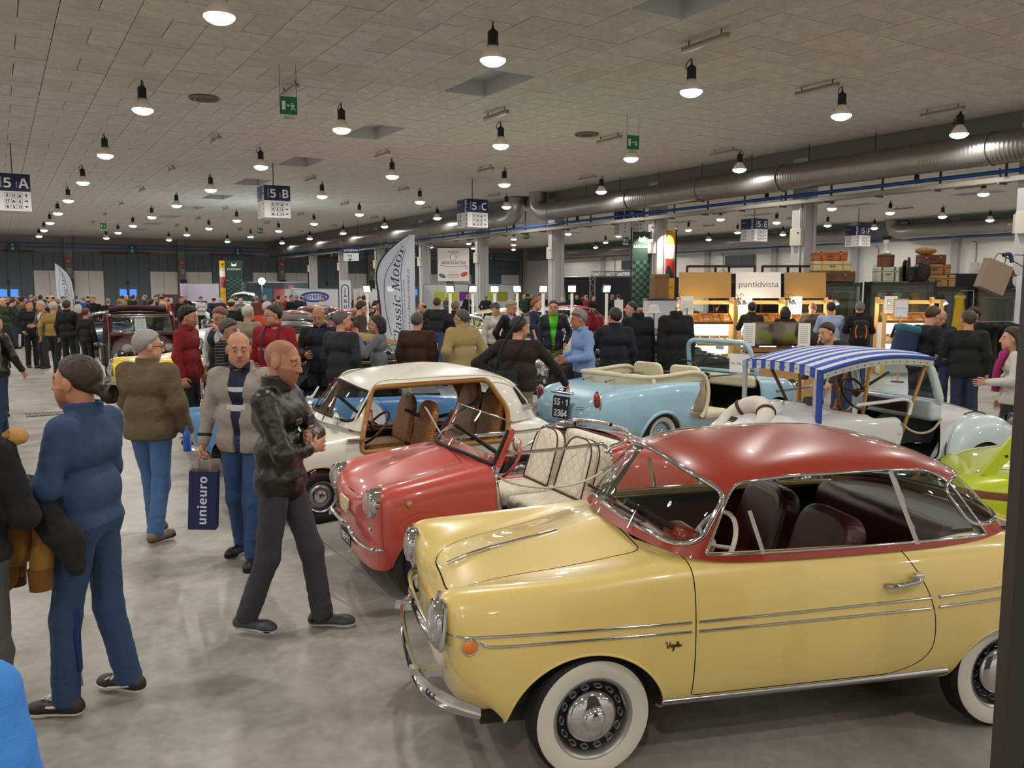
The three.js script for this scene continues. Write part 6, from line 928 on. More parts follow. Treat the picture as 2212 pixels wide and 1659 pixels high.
    out.hair = nets((x, y, z) => { const [a, c, d] = toHead(x, y, z); const cut = Math.max(d - hl(c), -(c + (hairT === 'long' ? .26 : hairT === 'bob' ? .13 :   .03 + Math.max(0, -d - .01) * 1.0))), th = sstep(0, .04, -cut); let v = fl(a, c, d) - g * th + th * (hairT === 'curly' ? .012 * PN(a * 45, c * 45, d * 45) : .004 * PN(a * 95, c * 30, d * 60)); v = Math.max(v, cut); if (hairT === 'fringe') v = Math.max(v, c - .055 + Math.max(0, d) * .8); return v; }, bb[0], bb[1], .0075 * q);
  }
  if (o.cap) { const bb = boundsOf([H(0, .05, .03)], .17); out.cap = nets((x, y, z) => { const [a, c, d] = toHead(x, y, z); const dome = Math.max(ell([0, .035, -.018], [.09, .102, .112])(a, c, d), .045 - c), brim = Math.max(ell([0, .045, .09], [.075, .012, .08])(a, c, d), -.2); return Math.min(dome, brim); }, bb[0], bb[1], .008 * q); }
  // top
  const hem = o.hem ?? .88, open = o.open ?? 0, gg = o.ease ?? .013, sl = o.sleeve ?? .92;
  const coatLow = hem < .8 ? [cap([-.06 * b, .95, 0], [-.075 * b, hem, 0], .108 * b + gg, .12 * b + gg), cap([.06 * b, .95, 0], [.075 * b, hem, 0], .108 * b + gg, .12 * b + gg)] : [cap([-.06 * b, .95, 0], [.06 * b, .90, 0], .110 * b + gg, .110 * b + gg)];
  const colr = o.collar ?? .0;
  const mkTop = (g, sleeves, openW, hm, k) => { const body = uni([...torso(g), cap(tw([-.065 * b, 1.1, 0]), tw([.065 * b, 1.1, 0]), .106 * b + g, .106 * b + g), ...coatLow.slice(0, hm < .9 ? 2 : 0), ...(sleeves ? [...armP(LA, g * .9, sleeves), ...armP(RA, g * .9, sleeves)] : [])], .045); const wr = o.wrinkle ?? .007;
    const nk = tw([0, 1.5, -.005]);
    return (x, y, z) => { let d = body(x, y, z); if (Math.abs(d) < .06) d += wr * .55 * PN(x * 13 + 3, y * 21 + x * 9, z * 13) + wr * .4 * PN(x * 30, y * 42, z * 30 + 7);
      const ny = y - nk[1], nr = Math.hypot(x - nk[0], z - nk[2]);
      if (colr) { const ring = Math.hypot(nr - .078, Math.max(0, Math.abs(ny - .02) - colr)) - .012; d = smin(d, ring, .02); }
      d = Math.max(d, ny > -.1 ? Math.max(ny - (colr ? .045 + colr : .005), .068 - nr - Math.max(0, -ny) * 1.2 - (ny < -.03 ? .05 : 0)) : -1); if (!colr) d = Math.max(d, y - nk[1] - .008);
      d = Math.max(d, hm - y); if (openW) d = Math.max(d, Math.min(openW * clamp((y - hm) / .6, .35, 1.2) - Math.abs(x), z - .02)); return d; }; };
  const tb = boundsOf([...LA, ...RA, tw([0, 1.56, 0]), [-.15, hem, .1], [.15, hem, -.1]], .2);
  out.top = nets(mkTop(gg, o.vest ? 0 : sl, open, hem), tb[0], tb[1], .0125 * q);
  if (open || o.vest || o.under) out.shirt = nets(mkTop(.006, o.vest ? .95 : .5, 0, .93), tb[0], tb[1], .016 * q);
  // trousers and shoes
  const tg = o.tight ? .002 : .008, lf = uni([cap([-.085 * b, .96, -.005], [.085 * b, .96, -.005], .104 * lerp(1, b, .8) + .003, .104 * lerp(1, b, .8) + .003), ...legP(LL, tg, .082, .062, .058), ...legP(RL, tg, .082, .062, .058)], .035), lb = boundsOf([...LL, ...RL, [0, 1.0, 0]], .17);
  out.trousers = nets((x, y, z) => { let d = lf(x, y, z); if (Math.abs(d) < .05) d += .005 * PN(x * 16, y * (y < .25 ? 30 : 9), z * 16) + .003 * PN(x * 34, y * 30, z * 34); const ay = x > 0 ? LL[2][1] : RL[2][1]; return Math.max(d, y - 1.03, ay - .035 - y); }, lb[0], lb[1], .0125 * q);
  out.shoes = [[LL, 1], [RL, -1]].map(([L, s]) => { const a = L[2], y0 = a[1] - .085, tx = s * .03; const f = uni([cap([a[0], y0 + .045, a[2] - .05], [a[0] + tx, y0 + .032, a[2] + .15], .042, .034), cap([a[0], y0 + .07, a[2] - .02], [a[0], y0 + .1, a[2] - .01], .04, .042), cap([a[0] + tx * .8, y0 + .03, a[2] + .13], [a[0] + tx * 1.1, y0 + .025, a[2] + .165], .042, .034)], .03); const bb = boundsOf([[a[0], y0, a[2] - .1], [a[0] + tx, y0 + .1, a[2] + .2]], .05); return [nets((x, y, z) => Math.max(f(x, y, z), y0 + .022 - y, y - y0 - .12), bb[0], bb[1], .009 * q), nets((x, y, z) => Math.max(f(x, y, z) - .003, y0 - y, y - y0 - .024), bb[0], bb[1], .009 * q)]; });
  out.J = { LA, RA, LL, RL, H: (x, y, z) => H(x, y, z) }; geoCache.set(key, out); return out;
}
function lerp3(a, b, t) { return [lerp(a[0], b[0], t), lerp(a[1], b[1], t), lerp(a[2], b[2], t)]; }
const skinM = c => M(c, { roughness: .55, vertexColors: true }), weave = (() => { const a = tnoise(128, 51), b = tnoise(40, 52); const t = noiseTex(256, (u, v) => { const h = 120 + 70 * (a(u, v) - .5) + 60 * (b(u, v) - .5); return [h, h, h]; }, false); t.repeat.set(5, 5); return t; })(), cloth = (c, o) => M(c, { roughness: .85, bumpMap: weave, bumpScale: .002, ...o });
// o: geometry options (g) plus colours; a = heading on the ground plan in degrees (0 right, 90 away, 180 left, 270 towards the viewer)
function person(r, d, a, label, g, o = {}) {
  const G = personGeo(g), t = thing('person', label, 'person', o.group); const s = (o.h ?? 1.74) / 1.75;
  mesh('body', G.body, skinM(o.skin ?? 0xc08a6c), t);
  if (G.hair) mesh('hair', G.hair, M(o.hair ?? 0x2a211b, { roughness: .6 }), t); if (G.cap) mesh('cap', G.cap, cloth(o.capC ?? 0x2c3038), t);
  mesh(g.hem !== undefined && g.hem < .9 ? 'jacket' : 'sweater', G.top, o.topM ?? cloth(o.top ?? 0x333333, o.topO), t); if (G.shirt) mesh('shirt', G.shirt, cloth(o.shirt ?? 0xd8d8dc), t);
  mesh('trousers', G.trousers, o.trM ?? cloth(o.tr ?? 0x24262c), t);
  for (const [u, so] of G.shoes) { const k = mesh('shoe', u, M(o.shoe ?? 0x1c1815, { roughness: .5 }), t); mesh('sole', so, M(o.sole ?? 0x14110f, { roughness: .8 }), k); }
  if (o.glasses) { const k = []; const P = G.J.H; for (const q of [1, -1]) { k.push(tube(Array.from({ length: 12 }, (_, i) => V(...P(q * .032 + .022 * Math.cos(i / 12 * 6.283), .004 + .015 * Math.sin(i / 12 * 6.283), .1))), .0022, 5, true, 24), bar(P(q * .055, .008, .098), P(q * .08, .006, -.005), .0024, 5)); } k.push(bar(P(-.012, .008, .103), P(.012, .008, .103), .002, 5)); mesh('glasses', merge(k), M(o.glasses, { roughness: .3 }), t); }
  if (o.more) o.more(t, G);
  t.scale.setScalar(s); t.position.copy(W(r, d)); t.rotation.y = R(a) - YAW + Math.PI / 2; return t;
}
// ---------- people near the viewer ----------
const denim = (() => { const n1 = tnoise(90, 31), n2 = tnoise(14, 32); return noiseTex(256, (u, v) => { const k = .75 + .3 * n1(u, v) * .6 + .25 * (n2(u, v) - .5); return [k * 70, k * 98, k * 148]; }); })();
const jeans = c => M(c, { roughness: .9 }), LEATHER = M(0x17140f, { roughness: .38 });
person(-2.1, 4.12, 172, 'ponytailed man in blue sweater and jeans standing at left, looking left', { armL: [[.25, 1.17, .03], [.16, 1.08, .26]], armR: [[.25, 1.17, .04], [.12, 1.10, .28]], hair: 'pony', beard: 1, stride: .09, hem: .94, collar: .02, sleeve: .9, spread: .12, headPitch: -.02, wrinkle: .006 }, { h: 1.76, skin: 0xb87f60, hair: 0x33251b, top: 0x2e4569, tr: 0x2a4163, shoe: 0x2a1c1a, sole: 0xd9d4c8, more: (t, G) => { for (const L of [G.J.LL, G.J.RL]) { const a = L[2]; mesh('shoe_stripe', tube([[a[0] + .045, .07, a[2] - .03], [a[0] + .05, .06, a[2] + .03], [a[0] + .045, .05, a[2] + .09]], .008, 5), M(0xc9c4b8), t); mesh('laces', tube([[a[0], .1, a[2] + .06], [a[0] + .03, .09, a[2] + .08], [a[0] - .02, .085, a[2] + .1], [a[0] + .02, .08, a[2] + .12]], .005, 5), M(0xd8d4ca), t); } } });
{
  const drape = (name, label, c, off, parts, ex) => { const t = thing(name, label, 'jacket'); const f = uni(parts.map(p => cap(p[0], p[1], p[2], p[3])), .05); const bb = boundsOf(parts.flatMap(p => [p[0], p[1]]), .12); mesh('cloth', nets((x, y, z) => f(x, y, z) + .014 * PN(x * 11, y * 9, z * 11) + .006 * PN(x * 26, y * 20, z * 26), bb[0], bb[1], .011), cloth(c), t); for (const e of ex ?? []) mesh(e[0], e[1], cloth(e[2]), t); t.position.copy(W(-2.1, 4.12)); t.rotation.y = R(172) - YAW + Math.PI / 2; return t; };
  drape('draped_jacket', 'mustard suede jacket draped over the forearm of the ponytailed man', 0x8a5f22, 0, [[[.22, 1.13, .2], [.26, .86, .2], .075, .06], [[.12, 1.12, .32], [.10, .72, .34], .07, .05], [[.24, .98, .06], [.30, .78, .05], .06, .045], [[.18, 1.0, .3], [.22, .70, .3], .06, .045]], [['cuff', mv(cyl(.055, .05, .1, 12), .30, .76, .05), 0x7a4c18], ['cuff', mv(cyl(.05, .045, .09, 12), .10, .69, .34), 0x7a4c18]]);
  drape('draped_jacket', 'black padded jacket bundled over the arm above the mustard one', 0x121214, 0, [[[.0, 1.10, .36], [.24, 1.14, .2], .085, .08], [[.22, 1.12, .1], [.27, .98, -.02], .08, .07], [[.26, .95, -.08], [.26, .82, -.1], .07, .05]]);
  const u = thing('umbrella', 'furled navy blue umbrella hanging beside the ponytailed man', 'umbrella'); mesh('canopy', lathe([[.001, -.36], [.012, -.34], [.022, -.1], [.036, .2], [.034, .3], [.012, .36], [.001, .36]], 14), M(0x14245c, { roughness: .6 }), u); mesh('tip', bar([0, -.36, 0], [0, -.43, 0], .005, 6), DULL, u); mesh('handle', tube([[0, .36, 0], [0, .46, 0], [.015, .5, 0], [.05, .51, 0], [.07, .47, 0]], .009, 6), BLACK, u); u.position.copy(W(-2.14, 4.0, .58)); u.rotation.z = .05;
}
person(-2.42, 3.66, 96, 'person in black sweater and grey jeans cut by the left edge', { armL: 'face', armR: [[.27, 1.13, .0], [.2, 1.05, .25]], bulk: 1.0, hair: 'bob', hem: .93, tight: 1, spread: .09 }, { h: 1.7, top: 0x0d0e10, tr: 0x4c4c4a, hair: 0x2a1d16, shoe: 0x222222, skin: 0xb98266 });
{ const t = thing('sandwich', 'bitten bread roll held up at the left edge', 'food'); mesh('roll', nets((x, y, z) => Math.max(ell([0, 0, 0], [.055, .04, .045])(x, y, z) + .006 * PN(x * 30, y * 30, z * 30), -ell([-.05, .02, .03], [.03, .03, .03])(x, y, z)), [-.08, -.06, -.07], [.08, .06, .07], .006), M(0xb98a4a, { roughness: .8 }), t); mesh('filling', mv(rbox(.07, .012, .06, .005), -.012, .004, .01), M(0x8a4a3a), t); t.position.copy(W(-2.2, 3.72, 1.45)); }
person(-1.17, 1.5, 100, 'person in bright sky blue shirt at the lower left corner', { armL: 'down', armR: 'down', hair: 'short', hem: .9, bulk: 1.05 }, { h: 1.64, top: 0x3f86d8, tr: 0x2a2c34 });
const bald = person(-1.40, 5.06, 352, 'bald man in black leather jacket walking with folded arms', { armL: 'cross1', armR: 'cross2', hair: 'shaved', beard: 1, hem: .80, collar: .035, stride: .2, sleeve: .8, curl: .3, headPitch: .16, headYaw: -.1, wrinkle: .008, spread: .09 }, { h: 1.78, skin: 0xb47e60, topM: LEATHER, tr: 0x34343a, shoe: 0x3a3d42, sole: 0xb8b8b4, more: (t, G) => { const w = G.J.RA[2], e = G.J.RA[1], p = lerp3(w, e, .1); const k = mesh('wrist_watch', new THREE.TorusGeometry(.036, .006, 6, 20).translate(...p), M(0x8d8d90, { metalness: 1, roughness: .25 }), t); for (const [x, y] of [[.09, 1.3], [-.09, 1.3], [.1, .95], [-.1, .95]]) mesh('pocket_flap', rbox(.1, .035, .012, .005, x, y, .158), LEATHER, t); } });
person(-2.06, 6.45, 262, 'man in grey windbreaker and striped navy polo carrying a paper bag', { armL: 'pocket', armR: 'carry', bulk: 1.1, hair: 'fringe', hem: .86, open: .07, under: 1, collar: .02, stride: .12, curl: 1.1, headPitch: .1, headYaw: .5 }, { h: 1.76, skin: 0xb27c60, hair: 0x2a2320, top: 0x8f857e, shirt: 0x141a34, tr: 0x2c456e, shoe: 0x0f0f10, more: (t) => { mesh('polo_stripe', rbox(.15, .05, .02, .008, 0, 1.2, .106), cloth(0xc9c9cc), t); mesh('polo_stripe', rbox(.13, .04, .02, .008, 0, 1.34, .104), cloth(0xc9c9cc), t); mesh('cuff', new THREE.TorusGeometry(.043, .014, 6, 16).rotateX(1.4).translate(-.28, .99, .07), cloth(0x1c1a18), t); } });
{
  const t = thing('paper_bag', 'dark blue paper carrier bag lettered unieuro', 'bag'); const tx = canvasTex(128, 256, (g, w, h) => { g.fillStyle = '#161f4e'; g.fillRect(0, 0, w, h); g.fillStyle = '#d6d8e2'; g.font = 'bold 58px sans-serif'; g.translate(84, 236); g.rotate(-Math.PI / 2); g.fillText('unieuro', 0, 0, 216); });
  const f = M(0xffffff, { map: tx, roughness: .45 }), s = M(0x161f4e, { roughness: .45 }); mesh('bag_body', box(.2, .44, .1, 0, -.22, 0), [s, s, DARK, s, f, f], t); for (const z of [-.045, .045]) mesh('cord_handle', tube([[-.05, 0, z], [-.035, .1, z * .6], [0, .13, 0], [.035, .1, z * .6], [.05, 0, z]], .0035, 5, false, 24), M(0xb06a6a), t); t.position.copy(W(-2.28, 6.2, .765)); t.rotation.y = -YAW + .12; t.rotation.z = -.06;
}
person(-3.01, 7.0, 78, 'grey-haired man in tan jacket and jeans walking away, head turned right', { armL: 'swingF', armR: 'carry', bulk: 1.1, hair: 'short', hem: .87, collar: .02, stride: .14, headYaw: -.75, headPitch: .06, ease: .024 }, { h: 1.74, hair: 0x8d8a86, skin: 0xbd8a6e, top: 0x5d4d37, tr: 0x3d5f8c, shoe: 0x6a5a48, sole: 0x4a3f34, glasses: 0x18181a });
{ const t = thing('water_bottle', 'small blue plastic bottle in the hand of the tan jacket man', 'bottle'); mesh('bottle', lathe([[.001, -.09], [.03, -.09], [.032, -.03], [.027, 0], [.032, .03], [.03, .06], [.012, .09], [.012, .105], [.001, .105]], 14), M(0x2f7fe0, { roughness: .1, transmission: .6, thickness: 0 }), t); mesh('bottle_cap', cyl(.013, .013, .018, 12).translate(0, .112, 0), M(0x1f4fb0), t); t.position.copy(W(-2.68, 6.92, .86)); }
person(-4.35, 11.4, 355, 'dark curly-haired man in red jacket in profile', { armL: 'down', armR: 'down', hair: 'curly', beard: 1, hem: .80, collar: .03, headPitch: .12 }, { h: 1.84, hair: 0x16110e, top: 0x7c1016, tr: 0x14151a, skin: 0xb07a5c });
person(-4.12, 12.1, 250, 'man in navy vest over white sleeves looking down behind the red jacket', { vest: 1, armL: 'raise', armR: 'pocket', hair: 'short', hem: .9, headPitch: .3, bulk: 1.12, open: .06 }, { h: 1.82, hair: 0x6a4c34, top: 0x14161f, shirt: 0xc6c4cc, tr: 0x101114, skin: 0xb98468, glasses: 0x222222 });
person(-3.68, 11.0, 350, 'short-haired woman in black striped knit facing right', { armL: 'hold', armR: 'hold', hair: 'curly', hem: .9, female: 1, headPitch: .15 }, { h: 1.68, hair: 0x4e4842, topM: M(0xffffff, { map: (() => { const t = noiseTex(64, (u, v) => Math.abs(v - .5) < .12 ? [88, 84, 82] : [18, 17, 19]); t.repeat.set(1, 26); return t; })(), roughness: .9 }), tr: 0x1c222c, skin: 0xa06f52 });
person(-3.25, 11.6, 262, 'man in red sweatshirt with camera strap looking left', { armL: 'down', armR: 'down', hair: 'short', hem: .92, bulk: 1.12, headYaw: -.7, collar: .012 }, { h: 1.86, hair: 0x2b1d16, top: 0x8f1020, tr: 0x1c2538, glasses: 0x5a3a5a, skin: 0xb98366, more: (t) => { const s = sheet('chest_print', .3, .06, canvasTex(200, 40, (g) => { g.fillStyle = '#8f1020'; g.fillRect(0, 0, 200, 40); g.fillStyle = '#e8dcd8'; g.font = 'bold 34px serif'; g.fillText('I', 8, 33); g.font = 'italic 26px serif'; g.fillText('hampion', 26, 31); }), t); s.position.set(0, 1.22, .165); mesh('camera_strap', tube([[.09, 1.5, .03], [.1, 1.35, .15], [.05, 1.12, .18], [-.05, 1.12, .18], [-.1, 1.35, .15], [-.09, 1.5, .03]], .012, 5, false, 40), M(0x3a2a3c), t); } });
person(-2.75, 12.2, 268, 'balding man in dark jacket over blue shirt looking down at a car', { armL: 'down', armR: 'hold', hair: 'fringe', hem: .88, open: .08, under: 1, headPitch: .4, bulk: 1.12, collar: .015 }, { h: 1.83, hair: 0x4a423c, top: 0x151516, shirt: 0x1a2036, tr: 0x1b2030, skin: 0xb07a5e });
person(-2.28, 11.4, 60, 'grey-haired man in charcoal blazer seen from behind', { armL: 'down', armR: 'down', hair: 'short', hem: .80, bulk: 1.15, headYaw: -.5 }, { h: 1.79, hair: 0x5b534c, top: 0x24252b, tr: 0x1a1b20 });
person(-2.78, 16.8, 20, 'bald man in green jacket bending forward', { armL: 'hold', armR: 'hold', hair: 'shaved', hem: .84, lean: .22, headPitch: .3, bulk: 1.05 }, { h: 1.82, top: 0x4e6a1c, tr: 0x22344a, skin: 0xb27c62 });
person(-3.2, 18, 30, 'man in brown jacket just left of the green one', { armL: 'hold', hair: 'short', hem: .84, headPitch: .2 }, { h: 1.82, top: 0x39322c, tr: 0x222222 });
person(-1.96, 12.5, 178, 'dark-haired woman in grey cardigan gesturing with both hands', { armL: 'raise', armR: [[.27, 1.2, .12], [.2, 1.24, .38]], hair: 'bob', hem: .84, female: 1, curl: .1, headPitch: .05 }, { h: 1.69, hair: 0x1a1012, top: 0x6f7278, tr: 0x33353c, skin: 0xb8866c });
person(-1.44, 12.9, 84, 'man in brown corduroy jacket from behind', { armL: 'down', armR: 'down', hair: 'short', hem: .84, bulk: 1.2, ease: .02 }, { h: 1.72, hair: 0x4a4642, top: 0x3a200e, tr: 0x1e1c1c });
person(-1.88, 21.4, 84, 'man in dark sweater with blue shirt tail from behind', { armL: 'hip', armR: 'down', hair: 'short', hem: .96, bulk: 1.1 }, { h: 1.86, hair: 0x4a3426, top: 0x191d22, tr: 0x34507a });
person(-1.3, 19.6, 60, 'person in black hooded coat beyond the trench coat', { armL: 'pocket', armR: 'pocket', hair: 'short', hem: .7, collar: .04 }, { h: 1.8, hair: 0x6b5a48, top: 0x111113, tr: 0x111113 });
person(-.75, 12.8, 128, 'older man in pale trench coat, head turned left', { armL: 'pocket', armR: 'pocket', hair: 'short', hem: .55, bulk: 1.12, headYaw: .5, collar: .02, ease: .028 }, { h: 1.77, hair: 0x4e4844, top: 0xa58f5e, tr: 0x3a342c, skin: 0xb78468, glasses: 0x8a8a8a });
person(-.05, 17.2, 330, 'grey-haired man in black blazer over lavender shirt', { armL: 'pocket', armR: 'behind', hair: 'short', hem: .78, open: .09, under: 1, headPitch: .35, bulk: 1.05 }, { h: 1.85, hair: 0x8a7c6a, top: 0x0d0d10, shirt: 0xa79fd6, tr: 0x14141a });
person(-.36, 18.4, 300, 'person in grey cap and striped shirt near the chrome car', { armL: 'down', hair: 'short', cap: 1, hem: .9 }, { h: 1.78, top: 0xb7b2ac, tr: 0x22252c, capC: 0x3a3d42 });
person(.55, 20.2, 350, 'red-haired man in navy t-shirt with backpack strap', { armL: 'down', armR: 'down', hair: 'short', hem: .93, sleeve: .1 }, { h: 1.85, hair: 0x8a4a1e, top: 0x1c2440, tr: 0x2a3a58, skin: 0xc08e72 });
person(.83, 17, 265, 'man in denim jacket over lime green shirt', { armL: 'pocket', armR: 'down', hair: 'short', hem: .82, open: .08, under: 1, collar: .02, stride: .1 }, { h: 1.85, hair: 0x3a2c22, top: 0x1b2233, shirt: 0x4fb81e, tr: 0x6b6a44, glasses: 0x333333 });
person(.06, 10.0, 75, 'heavy man in dark brown jumper leaning with a black shoulder bag', { armL: 'hip', armR: [[.36, 1.18, .2], [.5, 1.0, .42]], bulk: 1.25, hair: 'short', hem: .9, lean: .14, headYaw: -.55, curl: .8, spread: .14 }, { h: 1.76, hair: 0x241a14, top: 0x1b130d, tr: 0x8a7a5f, skin: 0xb87f64 });
{ const t = thing('shoulder_bag', 'black nylon shoulder bag with triangle badge on the back of the jumper man', 'bag'); mesh('pouch', rbox(.28, .32, .08, .03, 0, 0, 0, 3), M(0x0c0c0e, { roughness: .7 }), t); mesh('flap', rbox(.285, .18, .03, .012, 0, .07, .045), M(0x0f0f12, { roughness: .65 }), t); mesh('badge', extrude([[-.018, .012], [.018, .012], [0, -.016]], .004).translate(0, .03, .064), CHROME, t); mesh('strap', tube([[-.12, .16, 0], [-.02, .45, .03], [.12, .68, .05], [.2, .78, -.02]], .016, 5), M(0x0c0c0e), t); t.position.copy(W(-.08, 9.77, 1.0)); t.rotation.y = -YAW - .1; }
person(1.0, 11.75, 196, 'grey-haired man in light blue sweater talking, glasses on his head', { armL: 'hold', armR: 'hold', bulk: 1.12, hair: 'short', hem: .93, lean: .08, headPitch: .12, collar: .015, curl: .7 }, { h: 1.8, hair: 0x77736f, top: 0x7795c4, tr: 0x2b3040, skin: 0xa86f52, more: (t, G) => { const P = G.J.H; mesh('pushed_up_glasses', tube(Array.from({ length: 14 }, (_, i) => { const a = -1.5 + 3 * i / 13; return V(...P(.092 * Math.sin(a), .09 - .03 * (1 - Math.cos(a)), -.01 + .1 * Math.cos(a))); }), .006, 5), M(0x5c1a1c, { roughness: .3 }), t); } });
person(1.52, 12.6, 95, 'man in dark navy coat from behind, hand raised to his face', { armL: 'face', armR: 'down', bulk: 1.15, hair: 'short', hem: .72, collar: .035, headYaw: .3 }, { h: 1.8, hair: 0x2a211c, top: 0x101424, tr: 0x14161c });
person(2.42, 17.2, 190, 'dark-haired man in pale grey jacket facing left', { armL: 'down', hair: 'short', hem: .86, collar: .02 }, { h: 1.82, hair: 0x2a221c, top: 0x8f8d88, tr: 0x2a2a2c });
// at the eyewear and clothing stands
person(5.4, 19.2, 80, 'visitor in dark hooded top with yellow bag strap trying on glasses', { armL: 'face', armR: 'hold', hair: 'short', hem: .9, collar: .03 }, { h: 1.78, hair: 0x1c1512, top: 0x1c1c20, tr: 0x22252d });
person(6.15, 19.2, 80, 'visitor in dark jacket with a diagonal pale strap at the eyewear racks', { armL: 'hold', armR: 'down', hair: 'bob', hem: .86 }, { h: 1.68, hair: 0x1a1412, top: 0x141620, tr: 0x1a1a1f, more: t => mesh('bag_strap', tube([[.14, 1.46, -.06], [.02, 1.3, -.15], [-.14, 1.1, -.14], [-.2, .98, -.05]], .016, 5), M(0x9a8670), t) });
person(6.85, 19.6, 60, 'bald man in brown-grey jacket stooping at the eyewear', { armL: 'hold', armR: 'hold', hair: 'shaved', hem: .84, lean: .3, headPitch: .3 }, { h: 1.8, top: 0x3a342c, tr: 0x26262a, skin: 0xc08a70 });
person(6.95, 18.6, 80, 'dark-haired man in pale blue shirt with folded arms from behind', { armL: 'cross1', armR: 'cross2', hair: 'short', hem: .9, bulk: 1.1 }, { h: 1.79, hair: 0x1a1412, top: 0x9fb0cc, tr: 0x2f3f5c });
person(7.5, 18.4, 75, 'grey man in black with an orange-trimmed backpack at the trays', { armL: 'hold', armR: 'hold', hair: 'short', hem: .86, collar: .02 }, { h: 1.8, hair: 0x6a6662, top: 0x0f0f12, tr: 0x24365a });
{ const t = thing('backpack', 'black backpack with orange piping on the man at the trays', 'backpack'); mesh('pack', rbox(.3, .44, .17, .07, 0, 0, 0, 4), M(0x0d0d0e, { roughness: .7 }), t); for (const s of [-1, 1]) mesh('piping', tube([[s * .09, -.16, .09], [s * .11, 0, .085], [s * .08, .12, .08]], .014, 6), M(0xd8611a), t); mesh('patch', rbox(.07, .03, .01, .003, 0, -.12, .09), M(0x6a4a20), t); t.position.copy(W(7.42, 18.1, 1.22)); t.rotation.y = -YAW - .35; }
person(6.1, 12.7, 20, 'young man in black bending right with a blue backpack', { armL: 'hold', armR: 'hold', hair: 'short', hem: .86, lean: .25, headPitch: .25 }, { h: 1.84, hair: 0x3a281c, top: 0x11131a, tr: 0x1c2230, skin: 0xc08a70 });
{ const t = thing('backpack', 'blue and teal rucksack on the young man bending right', 'backpack'); mesh('pack', rbox(.34, .5, .24, .09, 0, 0, 0, 4), M(0x1b2a4e, { roughness: .75 }), t); mesh('lid', rbox(.33, .14, .26, .06, 0, .26, 0, 3), M(0x1f5566, { roughness: .7 }), t); mesh('strap', tube([[-.1, .24, -.12], [-.1, .3, -.2], [-.1, .1, -.26]], .02, 5), BLACK, t); t.position.copy(W(5.82, 12.62, 1.25)); t.rotation.y = -YAW; t.rotation.z = -.2; }
person(7.05, 14, 220, 'bald bespectacled man in navy jacket with red scarf', { armL: 'down', armR: 'hold', hair: 'fringe', hem: .84, headPitch: .2, collar: .03 }, { h: 1.74, hair: 0x777068, top: 0x121a2c, tr: 0x22304e, glasses: 0x333333 });
person(6.42, 12, 60, 'man in dark jacket with a brown strap looking away', { armL: 'hold', armR: 'down', hair: 'short', hem: .85, bulk: 1.1, headYaw: .4 }, { h: 1.78, hair: 0x3c2e20, top: 0x0e1014, tr: 0x1d2a44 });
person(7.7, 14.2, 190, 'man in navy cap, red shirt and grey cardigan', { armL: 'hold', hair: 'short', cap: 1, hem: .86, open: .1, under: 1 }, { h: 1.78, top: 0x7d7c72, shirt: 0xb02018, tr: 0x2b2b2e, capC: 0x14182a });
person(5.55, 9.4, 160, 'long-haired woman in white top with magenta scarf at the right edge', { armL: 'hold', armR: 'down', hair: 'long', hem: .88, female: 1, stride: .12 }, { h: 1.66, hair: 0x2a1812, top: 0xb9b2ae, tr: 0x23242c, skin: 0xb98870, more: t => mesh('scarf', tube([[-.06, 1.44, .1], [.05, 1.47, .09], [.07, 1.3, .16], [.06, 1.02, .17]], .045, 8), cloth(0x8c1a5c), t) });
person(4.55, 11.6, 205, 'person in dark jacket reaching across behind the canopied car windscreen', { armL: 'reach', armR: 'reach', hair: 'short', hem: .88, lean: .5 }, { h: 1.72, top: 0x1d2026, tr: 0x2a3a5c });
// at the left of the gangway
person(-7.25, 11.9, 74, 'dark-haired youth in black leather jacket with a grey camouflage backpack', { armL: 'down', armR: 'swingF', hair: 'curly', hem: .84, stride: .16, collar: .03 }, { h: 1.74, hair: 0x14100e, topM: LEATHER, tr: 0x1f3350, shirt: 0xaaaaaa });
{ const t = thing('backpack', 'grey camouflage backpack on the youth in black leather', 'backpack'); const n = tnoise(9, 77); mesh('pack', rbox(.31, .46, .18, .07, 0, 0, 0, 4), M(0xffffff, { map: noiseTex(64, (u, v) => { const k = n(u, v); return k > .6 ? [122, 116, 108] : k > .4 ? [78, 74, 68] : [46, 44, 42]; }), roughness: .6 }), t); mesh('pocket', rbox(.24, .2, .06, .03, 0, -.1, .1, 3), M(0x57524a, { roughness: .7 }), t); for (const s of [-1, 1]) mesh('strap', tube([[s * .1, .22, -.06], [s * .12, .3, -.16], [s * .13, .15, -.25], [s * .13, -.1, -.2]], .018, 5), BLACK, t); t.position.copy(W(-7.2, 11.66, 1.2)); t.rotation.y = -YAW + .3; }
person(-8.55, 14.0, 300, 'man in dark suit cut by the left edge, hands joined', { armL: [[.27, 1.15, .0], [.05, .98, .2]], armR: [[.27, 1.15, .0], [.05, .98, .2]], hair: 'short', hem: .78, bulk: 1.15 }, { h: 1.78, top: 0x17181c, tr: 0x121318 });
const MID = { q: 1.6 };
person(-12.95, 22.9, 320, 'man in navy jacket and trousers at far left', { res: 1.5, armL: 'pocket', armR: 'pocket', hair: 'short', hem: .8, bulk: 1.1 }, { h: 1.77, hair: 0x4c453f, top: 0x12141f, tr: 0x101116 });
person(-12.45, 22.6, 240, 'man in grey blazer reading a magazine', { res: 1.5, armL: 'hold', armR: 'hold', hair: 'short', hem: .8, open: .06, under: 1, headPitch: .2 }, { h: 1.76, hair: 0xa7a39c, top: 0x5b5148, shirt: 0xc0bcb6, tr: 0x25252a });
